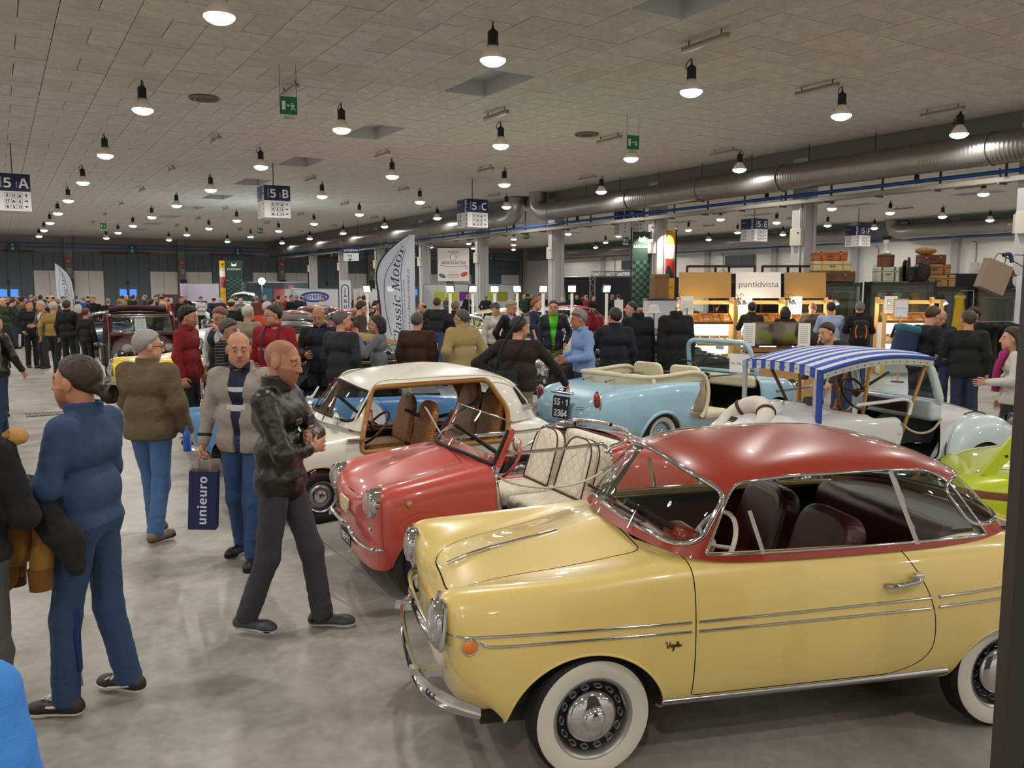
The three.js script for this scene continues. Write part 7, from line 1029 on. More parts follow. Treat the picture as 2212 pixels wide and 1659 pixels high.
person(-11.4, 21.2, 85, 'white-haired man in mustard jacket walking away', { res: 1.5, armL: 'swingB', armR: 'swingF', hair: 'short', hem: .93, stride: .16, bulk: 1.12 }, { h: 1.76, hair: 0xaaa6a0, top: 0x94793a, tr: 0x14151a });
person(-10.9, 20.9, 88, 'man in black hooded jacket from behind by the maroon car', { res: 1.5, armL: 'down', armR: 'swingF', hair: 'short', hem: .84, collar: .03 }, { h: 1.8, hair: 0x33241a, top: 0x0c0c0f, tr: 0x15171c });
person(-10.3, 20.6, 75, 'boy in dark jacket at the wing of the maroon car', { res: 1.5, armL: 'down', hair: 'short', hem: .86 }, { h: 1.62, hair: 0x4a3626, top: 0x121317, tr: 0x1a1c22 });
person(-9.0, 22, 70, 'white-collared man in navy suit between the cars', { res: 1.5, armL: 'down', armR: 'pocket', hair: 'fringe', hem: .8, bulk: 1.1 }, { h: 1.78, hair: 0x8a8278, top: 0x0f1320, tr: 0x101218 });
person(-6.9, 21, 82, 'balding man in black jacket from behind beyond the vest man', { res: 1.5, armL: 'down', hair: 'fringe', hem: .84, bulk: 1.2 }, { h: 1.84, hair: 0x3a2c22, top: 0x0d0e12, tr: 0x15161a });
person(-6.2, 21.8, 190, 'woman with long dark hair and tan bag', { res: 1.5, armL: 'hold', hair: 'long', hem: .86, female: 1 }, { h: 1.78, hair: 0x1c120e, top: 0x131215, tr: 0x15161a });
person(-5.05, 17.6, 84, 'white-haired man in orange jacket from behind', { res: 1.5, armL: 'down', hair: 'short', hem: .9, bulk: 1.1 }, { h: 1.82, hair: 0xb4aea6, top: 0xb43a12, tr: 0x22252c });
person(-4.62, 14.9, 70, 'white-haired man in beige jumper left of the red sweatshirt', { res: 1.5, armL: 'down', hair: 'short', hem: .9, bulk: 1.15 }, { h: 1.79, hair: 0xa9a49c, top: 0x7d7462, tr: 0x2a2a2c });
// ---------- exhibition stands ----------
const PINE = (() => { const n = tnoise(4, 61), m = tnoise(60, 62); return M(0xffffff, { map: noiseTex(128, (u, v) => { const k = .5 + .5 * Math.sin((v * 22 + n(u, v) * 3) * 2) * .35 + (m(u, v) - .5) * .2; return [196 + 24 * k, 158 + 22 * k, 98 + 18 * k]; }), roughness: .6 }); })();
const OAK = M(0x8a5a20, { roughness: .55 });
function clipLamp(label, r, d, y, aim, warm = true, power = 2) {
  const t = thing('clip_lamp', label, 'lamp', 'clip lamps on the eyewear racks'); mesh('shade', lathe([[.018, .05], [.03, .045], [.055, -.02], [.072, -.075], [.069, -.07], [.05, -.018], [.026, .04]], 18), M(0xc9c9cc, { roughness: .2, metalness: 1 }), t); mesh('bulb', sph(.034, 12, 10).translate(0, -.045, 0), M(0xffffff, { emissive: 0xfff0cf, emissiveIntensity: 22 }), t); mesh('arm', tube([[0, .05, 0], [.02, .1, 0], [.0, .18, 0], [-.05, .2, 0], [-.06, .1, 0]], .006, 5), BLACK, t); mesh('clip', rbox(.03, .06, .03, .006, -.06, .07, 0), BLACK, t);
  t.position.copy(W(r, d, y)); t.rotation.y = -YAW; t.rotation.z = aim; const l = new THREE.PointLight(warm ? 0xffe2b8 : 0xf2f5ff, power); l.position.set(0, -.1, 0); l.shadow.radius = 2; l.castShadow = true; t.add(l); return t;
}
const specs = (() => { const g = []; for (const s of [-1, 1]) g.push(new THREE.TorusGeometry(.022, .003, 4, 10).translate(s * .027, 0, 0), box(.003, .003, .06, s * .05, .004, -.03)); g.push(box(.012, .003, .003, 0, .006, 0)); return merge(g); })();
function eyewearRack(label, r, d, ang, w, sign) {
  const t = thing('eyewear_rack', label, 'display rack');
  for (const x of [0, w]) { for (const z of [0, -.62]) mesh('post', box(.09, z ? 1.9 : 1.85, .05, x, z ? .95 : .925, z), PINE, t); for (const y of [.3, 1.8]) mesh('rail', box(.05, .09, .62, x, y, -.31), PINE, t); }
  mesh('rail', box(w, .09, .05, w / 2, 1.78, -.62), PINE, t); mesh('white_lining', box(.02, 1.25, .6, .03, .65, -.31), WHITE, t); mesh('white_back', box(w, 1.25, .02, w / 2, .65, -.63), M(0xe6edf2), t);
  for (const [y, tl, m] of [[1.38, .35, OAK], [.86, .3, PINE], [.42, .3, PINE]]) {
    const s = new THREE.Group(); s.name = 'tray'; t.add(s); s.position.set(w / 2, y, -.3); s.rotation.x = tl; const W2 = w - .1;
    mesh('board', box(W2, .015, .52), m, s); for (const z of [-.26, .26]) mesh('rim', box(W2, .06, .018, 0, .03, z), m, s); const n = Math.max(3, Math.round(W2 / .22)); for (let i = 0; i <= n; i++) mesh('divider', box(.014, .05, .52, -W2 / 2 + i * W2 / n, .025, 0), m, s);
    const gs = [[], [], []]; for (let i = 0; i < n; i++) for (let j = 0; j < 6; j++) { gs[Math.floor(rnd() * 3)].push(specs.clone().rotateY(rr(-.2, .2)).translate(-W2 / 2 + (i + .5) * W2 / n + rr(-.02, .02), .035, .2 - j * .08)); }
    ['dark', 'tortoise', 'clear'].forEach((k, i) => { const q = mesh('spectacles_' + k, merge(gs[i]), [M(0x17161a, { roughness: .2 }), M(0x6b3a14, { roughness: .2 }), M(0xdedede, { roughness: .1, metalness: .4 })][i], s); q.userData = { kind: 'stuff' }; });
  }
  for (const y of [1.2, .72]) { mesh('light_strip', box(w - .12, .02, .03, w / 2, y, -.58), M(0xffffff, { emissive: 0xd4ecff, emissiveIntensity: 7 }), t); const a = new THREE.RectAreaLight(0xcfe8ff, 16, w - .12, .06); a.position.set(w / 2, y - .02, -.56); a.rotation.set(-Math.PI / 2, 0, 0); t.add(a); }
  if (sign) { const b = mesh('sign_board', box(w - .02, .62, .03, 0, .31, 0), sign === true ? M(0xa67f3c, { roughness: .35 }) : [WHITE, WHITE, WHITE, WHITE, M(0xffffff, { map: sign, roughness: .5 }), WHITE], t); b.position.set(w / 2, 1.88, -.6); b.rotation.x = -.12; }
  const pg = sheet('leaflet', .3, .42, canvasTex(64, 90, (g, a, b) => { g.fillStyle = '#f4f1ea'; g.fillRect(0, 0, a, b); g.fillStyle = '#8a7d6a'; for (let i = 0; i < 6; i++) g.fillRect(10, 18 + i * 10, 40, 2); }), t); pg.position.set(.12, 1.72, .03);
  put(t, r, d, ang); return t;
}
{
  const sg = canvasTex(256, 160, (g, w, h) => { g.fillStyle = '#eceae6'; g.fillRect(0, 0, w, h); g.fillStyle = '#4a4744'; g.font = '300 46px sans-serif'; g.textAlign = 'center'; g.fillText('puntidvista', w / 2, 92, 230); });
  eyewearRack('wooden eyewear rack with gold board nearest the white drape', 3.95, 19.9, -4, 1.25, true);
  eyewearRack('wooden eyewear rack under the white puntidvista board', 5.34, 20.0, -4, 1.08, sg);
  eyewearRack('wooden eyewear rack with gold board beside the black wall', 6.54, 20.1, -4, 1.0, true);
  eyewearRack('wooden eyewear rack between the showcases at right', 9.0, 20.6, -6, 1.3, null);
  [[4.0, 19.9, 1.8, .3], [5.25, 19.82, 1.8, .3], [5.42, 19.98, 1.8, .2], [6.46, 19.92, 1.8, .3], [6.6, 20.08, 1.8, .2], [7.6, 20.02, 1.8, .3], [9.05, 20.6, 1.8, .3], [10.36, 20.46, 1.8, .3]].forEach(([r, d, y, a], i) => clipLamp(`chrome clip lamp shining on the trays, ${ORD[i]} from the left`, r, d, y, a));
  // low display with mirror near the striped canopy
  const t = thing('display_table', 'low sunglasses display with mirror and white cards behind the striped canopy', 'display rack'); mesh('cabinet', rbox(1.3, .95, .6, .01, 0, .47, 0), M(0xb98f5a, { roughness: .5 }), t); mesh('drawer_line', box(1.28, .01, .61, 0, .7, 0), M(0x7d5a30), t); const tr = mesh('tray', box(1.3, .05, .62, 0, .99, 0), OAK, t); const gs = []; for (let i = 0; i < 10; i++) for (let j = 0; j < 6; j++) gs.push(specs.clone().translate(-.58 + i * .13, 1.03, .25 - j * .1)); const q = mesh('spectacles', merge(gs), M(0x3a1a16, { roughness: .15 }), t); q.userData = { kind: 'stuff' };
  mesh('mirror', box(.8, .42, .02, 0, 1.25, -.28), M(0x9a9590, { roughness: .06, metalness: 1 }), t); mesh('mirror_frame', box(.86, .03, .04, 0, 1.47, -.28), OAK, t); for (const s of [-1, 1]) { const c = sheet('card', .22, .44, canvasTex(48, 96, (g) => { g.fillStyle = '#f3f1ee'; g.fillRect(0, 0, 48, 96); g.fillStyle = '#999'; for (let i = 0; i < 9; i++) g.fillRect(8, 14 + i * 8, 30, 2); }), t); c.position.set(s * .5, 1.25, -.24); } put(t, 4.9, 15.6, -6);
  const c = thing('card_holder', 'clipboard sign lettered puntidvista on a stand', 'sign'); const cs = sheet('card', .28, .38, canvasTex(96, 130, (g, w, h) => { g.fillStyle = '#e6e8f0'; g.fillRect(0, 0, w, h); g.fillStyle = '#777'; g.font = '16px sans-serif'; g.fillText('puntidvista', 8, 66, 80); }), c); cs.position.y = 1.66; mesh('frame', box(.32, .44, .01, 0, 1.66, -.01), PINE, c); mesh('post', bar([0, 0, 0], [0, 1.5, 0], .015, 6), PINE, c); mesh('foot', cyl(.14, .15, .02, 16).translate(0, .01, 0), BLACK, c); put(c, 8.75, 19.2, -6);
}
{ // drape, carton, coats
  const t = thing('draped_table', 'tall table under a white cloth left of the eyewear racks', 'table'); const f = (x, y, z) => Math.max(Math.abs(x) - .33 - .012 * PN(z * 14, y * 2, 0), Math.abs(z) - .4 - .014 * PN(x * 14, y * 2, 5), Math.abs(y - .92) - .92); mesh('cloth', nets(f, [-.45, -.02, -.52], [.45, 1.9, .52], .035), cloth(0xb9bcc4), t); mesh('top', box(.68, .03, .82, 0, 1.86, 0), M(0x2a2c3a), t); put(t, 3.42, 19.8, 0);
  const b = thing('cardboard_box', 'brown cardboard carton standing on the draped table', 'box'); mesh('carton', rbox(.34, .56, .4, .01, 0, .28, 0), M(0x7a5836, { roughness: .9 }), b); mesh('tape', box(.35, .05, .41, 0, .5, 0), M(0x6a4c2e, { roughness: .6 }), b); put(b, 3.4, 19.8, 8, 1.876);
  const coat = (label, r, d, c, h, a) => { const k = thing('coat_on_stand', label, 'coat'); const g = personGeo({ res: 1.6, armL: [[.22, 1.12, 0], [.23, .85, .02]], armR: [[.22, 1.12, 0], [.23, .85, .02]], hair: 'none', hem: .62, collar: .045, noHands: 1, ease: .02 }); mesh('coat', g.top, cloth(c), k); mesh('stand_pole', bar([0, 0, 0], [0, 1.62, 0], .016, 8), DULL, k); mesh('stand_base', cyl(.2, .22, .03, 20).translate(0, .015, 0), DULL, k); put(k, r, d, a); k.scale.setScalar(h); };
  coat('black wool coat on a stand, left one of the pair', 2.02, 13.65, 0x0c0e16, 1.1, 20); coat('long black coat on a stand, right one of the pair', 2.6, 13.5, 0x0a0b0f, 1.12, 10); coat('red hooded cape on a stand beside the white board', 1.5, 16.4, 0x7a0d16, 1.06, 200);
  const w = thing('white_board', 'leaning white foam board beside the red cape', 'board'); mesh('board', box(.16, .95, .03, 0, .475, 0), WHITE, w); mesh('foot', box(.3, .03, .3, 0, .015, 0), DULL, w); mesh('pole', bar([0, 0, -.03], [0, 1.9, -.03], .02, 6), DULL, w); put(w, 2.0, 16.0, 0); w.children[0].position.y = .95;
  const hats = [[2.33, 14.0, 1.72, 'white felt hat on the left hook'], [2.85, 13.9, 1.8, 'large white straw hat behind the coats']]; for (const [r, d, y, l] of hats) { const h = thing('display_hat', l, 'hat'); mesh('crown', lathe([[.001, .13], [.06, .12], [.085, .09], [.09, 0]], 18), M(0xcfc8bc, { roughness: .8 }), h); mesh('brim', lathe([[.09, .01], [.18, 0], [.19, -.01], [.09, 0]], 22), M(0xcfc8bc, { roughness: .8 }), h); mesh('post', bar([0, .1, 0], [0, -y, 0], .012, 6), DULL, h); put(h, r, d, 0, y); }
}
{ // back wall of the clothing stand, frames
  const t = thing('partition_wall', 'black partition wall behind the eyewear and clothing stand', 'partition'); mesh('panel', box(4.2, 2.55, .08, 0, 1.275, 0), M(0x17171b, { roughness: .9 }), t); mesh('panel', box(3.0, 2.55, .08, 5.2, 1.275, .02), M(0x19191d, { roughness: .9 }), t); put(t, 8.0, 25.5, -4);
  for (const [r, w, l] of [[5.0, 1.9, 'left'], [7.15, 1.7, 'right']]) { const k = thing('timber_frame', `${l} rusty brown shelf frame with hats above the racks`, 'shelf'); for (const x of [0, w * .42, w * .62, w]) mesh('upright', box(.06, 2.75, .06, x, 1.37, 0), M(0x3a2114, { roughness: .8 }), k); for (const y of [2.74, 2.3]) mesh('rail', box(w, .06, .3, w / 2, y, 0), M(0x3a2114, { roughness: .8 }), k); put(k, r, 24.5, -4); for (const x of [.45, 1.25]) { const h = thing('display_hat', `dark felt hat at ${x < 1 ? 'left' : 'right'} on the ${l} timber frame`, 'hat'); mesh('crown', lathe([[.001, .14], [.07, .13], [.095, .06], [.1, 0]], 16), M(0x15120f, { roughness: .9 }), h); mesh('brim', lathe([[.1, .01], [.2, 0], [.1, -.01]], 18), M(0x15120f, { roughness: .9 }), h); put(h, r + x, 24.45, 0, 2.332); } }
  const p = sheet('shoe_poster', .75, .6, canvasTex(128, 100, (g, w, h) => { g.fillStyle = '#e2e4ea'; g.fillRect(0, 0, w, h); g.fillStyle = '#1a1a1e'; for (let i = 0; i < 4; i++) for (let j = 0; j < 2; j++) { g.beginPath(); g.ellipse(20 + i * 29, 26 + j * 46, 6, 17, .4, 0, 7); g.fill(); } })); tag(p, 'white poster with rows of black silhouettes on the black partition', 'poster'); p.position.copy(W(7.5, 25.35, 2.2)); p.rotation.y = -YAW;
}
function showcase(label, r, d, ang, w, h, clothes) {
  const t = thing('glass_showcase', label, 'showcase'), F = M(0x15110f, { roughness: .4 }); for (const x of [0, w]) for (const z of [0, -.5]) mesh('upright', box(.05, h, .05, x, h / 2, z), F, t); for (const y of [.06, h - .06]) { mesh('frame', box(w + .05, .1, .55, w / 2, y, -.25), F, t); } mesh('pane', box(w, h - .2, .006, w / 2, h / 2, .01), GLASS, t); for (const x of [.01, w - .01]) mesh('pane', box(.006, h - .2, .5, x, h / 2, -.25), GLASS, t); mesh('hanging_rail', bar([.03, h - .25, -.25], [w - .03, h - .25, -.25], .012, 6), DULL, t); mesh('back', box(w, h - .2, .02, w / 2, h / 2, -.5), M(0x6a625a, { roughness: .7 }), t);
  put(t, r, d, ang); const a = R(ang);
  clothes.forEach(([x, c, nm, len], i) => { const k = thing('hanging_garment', `${nm} hanging in the ${label.split(' ').slice(0, 3).join(' ')}`, 'garment', 'garments in the showcases'); const g = nets((X, Y, Z) => smin(cap([-.14, -.06, 0], [.14, -.06, 0], .05, .05)(X, Y, Z), cap([0, -.1, 0], [0, -len, 0], .12, .16)(X, Y, Z * 1.8), .08) + .01 * PN(X * 16, Y * 4, Z * 16), [-.3, -len - .2, -.14], [.3, .05, .14], .03); mesh('garment', g, cloth(c), k); mesh('hanger', tube([[-.15, -.03, 0], [0, .03, 0], [.15, -.03, 0]], .008, 5), M(0x8a6a40), k); k.position.copy(W(r + x * Math.cos(a) + .25 * -Math.sin(a) * -1 * 0, d + x * Math.sin(a) + .25, h - .3)); k.rotation.y = R(ang) - YAW + .5; });
  return t;
}
showcase('glass showcase under the brown suitcases', 8.0, 23.4, -5, 1.5, 2.28, [[.35, 0x1a2440, 'navy jacket', .7], [.75, 0x6a1a18, 'dark red cardigan', .7], [1.15, 0x3a342e, 'brown coat', .8]]);
showcase('glass showcase under the hat boxes', 9.9, 23.6, -5, 1.7, 2.3, [[.4, 0xa89a86, 'beige knit', .6], [.8, 0x8a8d94, 'grey jumper', .6], [1.3, 0xa36a1e, 'ochre patterned shirt', .7]]);
showcase('narrow glass showcase right of the hat boxes', 11.75, 23.7, -5, .8, 2.15, [[.4, 0x4a3a2c, 'floral blouse', .6]]);
showcase('glass showcase under the brown felt hat', 12.9, 23.7, -5, 1.5, 2.12, [[.3, 0x8a6038, 'camel coat', .9], [.8, 0x101012, 'pleated black skirt', 1.1], [1.2, 0x7d7a72, 'grey overcoat', 1.0]]);
{
  const g = thing('hanging_garment', 'mustard yellow sleeveless dress hanging between the showcases', 'garment'); mesh('dress', nets((X, Y, Z) => smin(cap([-.1, -.03, 0], [.1, -.03, 0], .05, .05)(X, Y, Z), cap([0, -.1, 0], [0, -.95, 0], .11, .2)(X, Y, Z * 1.7), .06) + .012 * PN(X * 18, Y * 3, Z * 18), [-.3, -1.2, -.15], [.3, .06, .15], .025), cloth(0xa68a14), g); mesh('hanger', tube([[-.15, .0, 0], [0, .07, 0], [.15, 0, 0]], .008, 5), M(0xb08a5a), g); mesh('rail', merge([bar([0, .07, 0], [0, .16, 0], .006, 5)]), DULL, g); mesh('stand', merge([bar([0, .16, 0], [.35, .16, 0], .012, 6), bar([.35, .16, 0], [.35, -1.9, 0], .014, 6), box(.5, .02, .4, .35, -1.89, 0)]), DULL, g); put(g, 12.05, 23.0, -5, 1.9);
  const caseBox = (name, label, r, d, y, w, h, dp, c, o = {}) => { const t = thing(name, label, o.cat ?? 'suitcase', o.group); mesh('body', rbox(w, h, dp, .03, 0, h / 2, 0, 3), M(c, { roughness: .5 }), t); mesh('lid_seam', box(w + .006, .012, dp + .006, 0, h * .68, 0), M(0x2c1a10), t); for (const s of [-1, 1]) { mesh('strap', box(.04, h, dp + .012, s * w * .28, h / 2, 0), M(o.strap ?? 0x4a2a14), t); mesh('lock', box(.04, .05, .02, s * w * .28, h * .68, dp / 2 + .008), M(0xb09050, { metalness: .9, roughness: .3 }), t); } mesh('handle', tube([[-.07, h * .5, dp / 2], [-.05, h * .5, dp / 2 + .05], [.05, h * .5, dp / 2 + .05], [.07, h * .5, dp / 2]], .012, 6), M(0x3a2012), t); put(t, r, d, o.ang ?? -5, y); return t; };
  caseBox('suitcase', 'long dark brown suitcase, bottom of the left stack', 8.75, 23.6, 2.28, 1.25, .3, .42, 0x4a2a14); caseBox('suitcase', 'cream canvas suitcase, middle of the left stack', 8.75, 23.6, 2.58, 1.0, .28, .4, 0xa2946a, { strap: 0xb07a2a }); caseBox('suitcase', 'orange-brown leather suitcase on top of the left stack', 8.7, 23.6, 2.86, .9, .26, .38, 0x8a4a18);
  caseBox('trunk', 'pale grey-green square trunk under the round hat box', 10.35, 23.75, 2.3, .6, .4, .42, 0x9aa392, { cat: 'trunk' });
  const hb = thing('hat_box', 'round brown leather hat box under the mannequin head', 'hat box'); mesh('drum', cyl(.22, .22, .34, 28).translate(0, .17, 0), M(0x5a2a18, { roughness: .45 }), hb); mesh('rim', new THREE.TorusGeometry(.222, .012, 6, 28).rotateX(Math.PI / 2).translate(0, .3, 0), M(0x4a2012), hb); put(hb, 10.33, 23.75, 0, 2.7);
  const mq = thing('mannequin_head', 'white mannequin head in a black peaked hat on the hat box', 'mannequin'); mesh('bust', nets((x, y, z) => uni([ell([0, .36, .01], [.075, .105, .09]), cap([0, .12, 0], [0, .3, 0], .05, .045), ell([0, .04, 0], [.14, .06, .1])], .05)(x, y, z), [-.2, -.03, -.2], [.2, .5, .2], .012), M(0xb9b9bd, { roughness: .35 }), mq); mesh('hat', merge([lathe([[.001, .56], [.1, .55], [.115, .5], [.105, .42], [.001, .42]], 20), rbox(.14, .02, .22, .01, 0, .43, .14)]), M(0x111114, { roughness: .6 }), mq); put(mq, 10.33, 23.75, 190, 3.04);
  const dk = thing('display_disc', 'pair of dark round felt brims standing on edge beside the hat box', 'hat'); mesh('brim', cyl(.3, .3, .02, 28).rotateX(Math.PI / 2).rotateY(.9).translate(0, .3, 0), M(0x1c1c1e, { roughness: .5 }), dk); mesh('brim', cyl(.34, .34, .02, 28).rotateX(Math.PI / 2).rotateY(1.0).translate(.1, .34, 0), M(0x262420, { roughness: .5 }), dk); put(dk, 10.85, 23.7, 0, 2.3);
  caseBox('suitcase', 'tan suitcase with ribbed straps at the base of the right stack', 11.85, 24.0, 2.15, .95, .34, .4, 0x9a7444); caseBox('suitcase', 'light brown suitcase in the middle of the right stack', 11.75, 24.0, 2.49, .85, .3, .4, 0x8d5c34); caseBox('suitcase', 'red-brown small suitcase on top of the right stack', 11.7, 24.0, 2.79, .7, .26, .36, 0x5e2814);
  const fur = thing('fur_bag', 'tan fur bag on top of the small suitcase', 'bag'); mesh('bag', nets((x, y, z) => ell([0, .1, 0], [.3, .11, .14])(x, y, z) + .02 * PN(x * 30, y * 30, z * 30), [-.35, -.05, -.2], [.35, .25, .2], .02), cloth(0x8a6434), fur); put(fur, 11.5, 23.9, 0, 3.05);
  const fur2 = thing('fur_muff', 'dark fur muff standing beside the tan suitcases', 'fur'); mesh('fur', nets((x, y, z) => ell([0, .28, 0], [.17, .3, .16])(x, y, z) + .025 * PN(x * 28, y * 28, z * 28), [-.25, -.05, -.25], [.25, .65, .25], .02), cloth(0x241a12), fur2); put(fur2, 11.28, 23.5, 0, 2.3); caseBox('trunk', 'dark grey trunk behind the fur muff', 11.1, 23.9, 2.3, .5, .42, .4, 0x2c2e34, { cat: 'trunk' });
  const h2 = thing('mannequin_head', 'black mannequin neck wearing a brown felt cloche hat', 'mannequin'); mesh('neck', lathe([[.001, 0], [.15, 0], [.15, .02], [.07, .12], [.055, .26], [.07, .34], [.001, .36]], 20), M(0x0e0d10, { roughness: .5 }), h2); mesh('hat', lathe([[.001, .56], [.09, .55], [.14, .46], [.15, .38], [.24, .32], [.22, .33], [.14, .39]], 24), M(0x4a3216, { roughness: .9 }), h2); h2.children[1].rotation.z = .12; put(h2, 13.95, 24.0, 0, 2.12);
}
{ // hanging paper carrier, dark panel with lettering, near the right column
  const t = thing('paper_bag', 'brown paper carrier bag hung high at the right edge', 'bag'); mesh('bag_body', rbox(.42, .44, .14, .004, 0, -.24, 0), M(0x8d7a66, { roughness: .8 }), t); mesh('cord_handle', tube([[-.1, -.02, 0], [-.06, .1, 0], [.06, .1, 0], [.1, -.02, 0]], .007, 5), M(0x6a1a1e), t); mesh('ribbon', tube([[.0, .1, .02], [.1, .15, .02], [.18, .05, .03]], .03, 6), M(0x22305c), t); mesh('hook', bar([0, .1, 0], [.5, .1, -.1], .012, 5), DULL, t); put(t, 7.15, 12.6, 10, 2.5); t.rotation.z = -.35;
  const p = thing('lettered_panel', 'black panel with white edge lettered rosso near the right column', 'sign'); mesh('panel', box(.9, 2.6, .06, .55, 1.3, 0), M(0x101018, { roughness: .7 }), p); const e = sheet('edge_strip', .16, 1.6, canvasTex(48, 480, (g, w, h) => { g.fillStyle = '#c9cad6'; g.fillRect(0, 0, w, h); g.fillStyle = '#2a2c40'; g.font = 'bold 60px sans-serif'; g.translate(40, h - 30); g.rotate(-Math.PI / 2); g.fillText('rosso', 0, 0, 260); }), p); e.position.set(.02, 1.5, .04); mesh('bag_hook', bar([.2, 2.6, 0], [-.1, 2.62, 0], .012, 5), DULL, p); put(p, 7.75, 13.1, 0);
  const d = thing('clothes_rack', 'dark garments bunched on a chrome rail near the right edge', 'clothes rack'); mesh('rail', bar([-.5, 1.6, 0], [.5, 1.6, 0], .016, 8), CHROME, d); for (const s of [-1, 1]) mesh('leg', bar([s * .48, 0, 0], [s * .48, 1.6, 0], .016, 8), CHROME, d); mesh('foot', box(1.1, .03, .4, 0, .015, 0), DULL, d); for (let i = 0; i < 4; i++) mesh('garment', nets((X, Y, Z) => smin(cap([0, -.05, -.15], [0, -.05, .15], .05, .05)(X, Y, Z), cap([0, -.1, 0], [0, -.8, 0], .1, .14)(X * 1.6, Y, Z * .9), .06) + .012 * PN(X * 16 + i, Y * 4, Z * 16), [-.2, -1, -.3], [.2, .05, .3], .035).translate(-.3 + i * .2, 1.58, 0), cloth([0x0c0c0e, 0x101014, 0x14120f, 0x0b0b0c][i]), d); put(d, 7.35, 12.95, 20);
}
{ // flags and banners
  const feather = (label, r, d, s, mir) => { const t = thing('feather_flag', label, 'flag'); const tx = canvasTex(256, 512, (g, w, h) => { g.fillStyle = '#cfd6e4'; g.fillRect(0, 0, w, h); g.strokeStyle = '#2c3350'; g.fillStyle = '#1c2340'; g.save(); g.translate(150, 440); g.rotate(-Math.PI / 2); g.font = 'italic 74px serif'; g.fillText('Classic Motor', 0, 0, 390); g.font = '17px sans-serif'; g.fillText('AUTO CLASSICHE E SPORTIVE', 40, 36, 300); g.font = 'italic 24px serif'; g.fillText('www.classic-motor.it', 60, 68, 280); g.fillRect(0, 10, 390, 4); g.lineWidth = 4; g.beginPath(); g.moveTo(40, -70); g.quadraticCurveTo(120, -120, 200, -110); g.quadraticCurveTo(280, -100, 330, -60); g.quadraticCurveTo(360, -50, 380, -52); g.stroke(); g.restore(); });
    const f = v => v < .62 ? .62 : .62 - .62 * Math.pow((v - .62) / .38, 2.2) * .98, S = (u, v) => { const w = f(v) + .02; return V((mir ? -1 : 1) * u * w + .06 * Math.sin(v * 5) * u, .75 + 2.15 * v - (v < .15 ? u * .28 * (1 - v / .15) * -1 : 0) * .8, .05 * Math.sin(u * 5 + v * 4) * u); };
    const g1 = patch(S, { nu: 12, nv: 40 }).geo; const c = mesh('cloth', g1, M(0xffffff, { map: tx, roughness: .8, transmission: .12, thickness: 0 }), t); if (mir) { const uv = g1.attributes.uv; for (let i = 0; i < uv.count; i++) uv.setX(i, 1 - uv.getX(i)); }
    const edge = Array.from({ length: 30 }, (_, i) => S(1, i / 29)); mesh('sleeve', tube(Array.from({ length: 30 }, (_, i) => S(mir ? 1 : 1, i / 29)), .016, 6, false, 60), M(0x1c2440), t);
    mesh('pole', bar([(mir ? -1 : 1) * .63, 0, 0], [(mir ? -1 : 1) * .63, 1.4, 0], .018, 8), DULL, t); mesh('base', cyl(.25, .28, .05, 20).translate((mir ? -1 : 1) * .63, .025, 0), BLACK, t); put(t, r, d, 0); t.scale.setScalar(s); t.rotation.y += .12; return t; };
  feather('white feather flag lettered Classic Motor standing in mid hall', -1.72, 15.2, 1.05, true);
  feather('small distant white feather flag lettered Classic Motor at left', -21.3, 40, 1.15, false);
  const checker = (g, w, y0, y1, dark) => { const n = 5, s = w / n; for (let j = 0; j * s < y1 - y0; j++) for (let i = 0; i < n; i++) { const k = (i + j) & 1; g.fillStyle = k ? (dark ? '#2f5a4c' : '#5d8f84') : (dark ? '#0c1d18' : '#20393a'); g.beginPath(); const x = i * s, y = y0 + j * s; g.moveTo(x, y + 4 * Math.sin(i)); g.lineTo(x + s, y + 4 * Math.sin(i + 1)); g.lineTo(x + s, y + s + 4 * Math.sin(i + 1 + j)); g.lineTo(x, y + s + 4 * Math.sin(i + j)); g.fill(); } };
  const crest = (g, x, y, s) => { g.beginPath(); g.moveTo(x - s, y - s); g.lineTo(x - s * .3, y - s * .2); g.lineTo(x + s * .3, y - s * .2); g.lineTo(x + s, y - s); g.lineTo(x + s, y + s * .8); g.quadraticCurveTo(x, y + s * 1.1, x - s, y + s * .8); g.fill(); };
  const green = canvasTex(160, 900, (g, w, h) => { g.fillStyle = '#16352d'; g.fillRect(0, 0, w, h); checker(g, w, 250, h, true); g.fillStyle = '#e6e8e4'; crest(g, 80, 60, 26); g.font = 'bold 34px serif'; g.textAlign = 'center'; g.fillText('LUZZAGO', 80, 140, 140); });
  const yellow = canvasTex(160, 900, (g, w, h) => { g.fillStyle = '#d8a41a'; g.fillRect(0, 0, w, h); g.fillStyle = '#f3ecd8'; g.fillRect(0, 120, w, 120); g.fillStyle = '#3a2f1a'; crest(g, 80, 50, 24); g.font = 'bold 30px serif'; g.textAlign = 'center'; g.fillText('LUZZAGO', 80, 150, 140); g.fillStyle = '#8a8f98'; g.fillRect(0, 240, w, 170); g.fillStyle = '#c02a22'; g.beginPath(); g.ellipse(100, 330, 70, 90, 0, 0, 7); g.fill(); g.fillStyle = '#23262c'; g.beginPath(); g.moveTo(80, 410); g.lineTo(104, 300); g.lineTo(122, 300); g.lineTo(160, 410); g.fill(); g.fillStyle = '#d8a41a'; g.fillRect(0, 410, w, h - 410); g.fillStyle = '#2a2210'; g.font = '26px serif'; g.fillText('ART GALLERY', 80, 500, 150); g.globalAlpha = .35; checker(g, w, 700, h, false); g.globalAlpha = 1; });
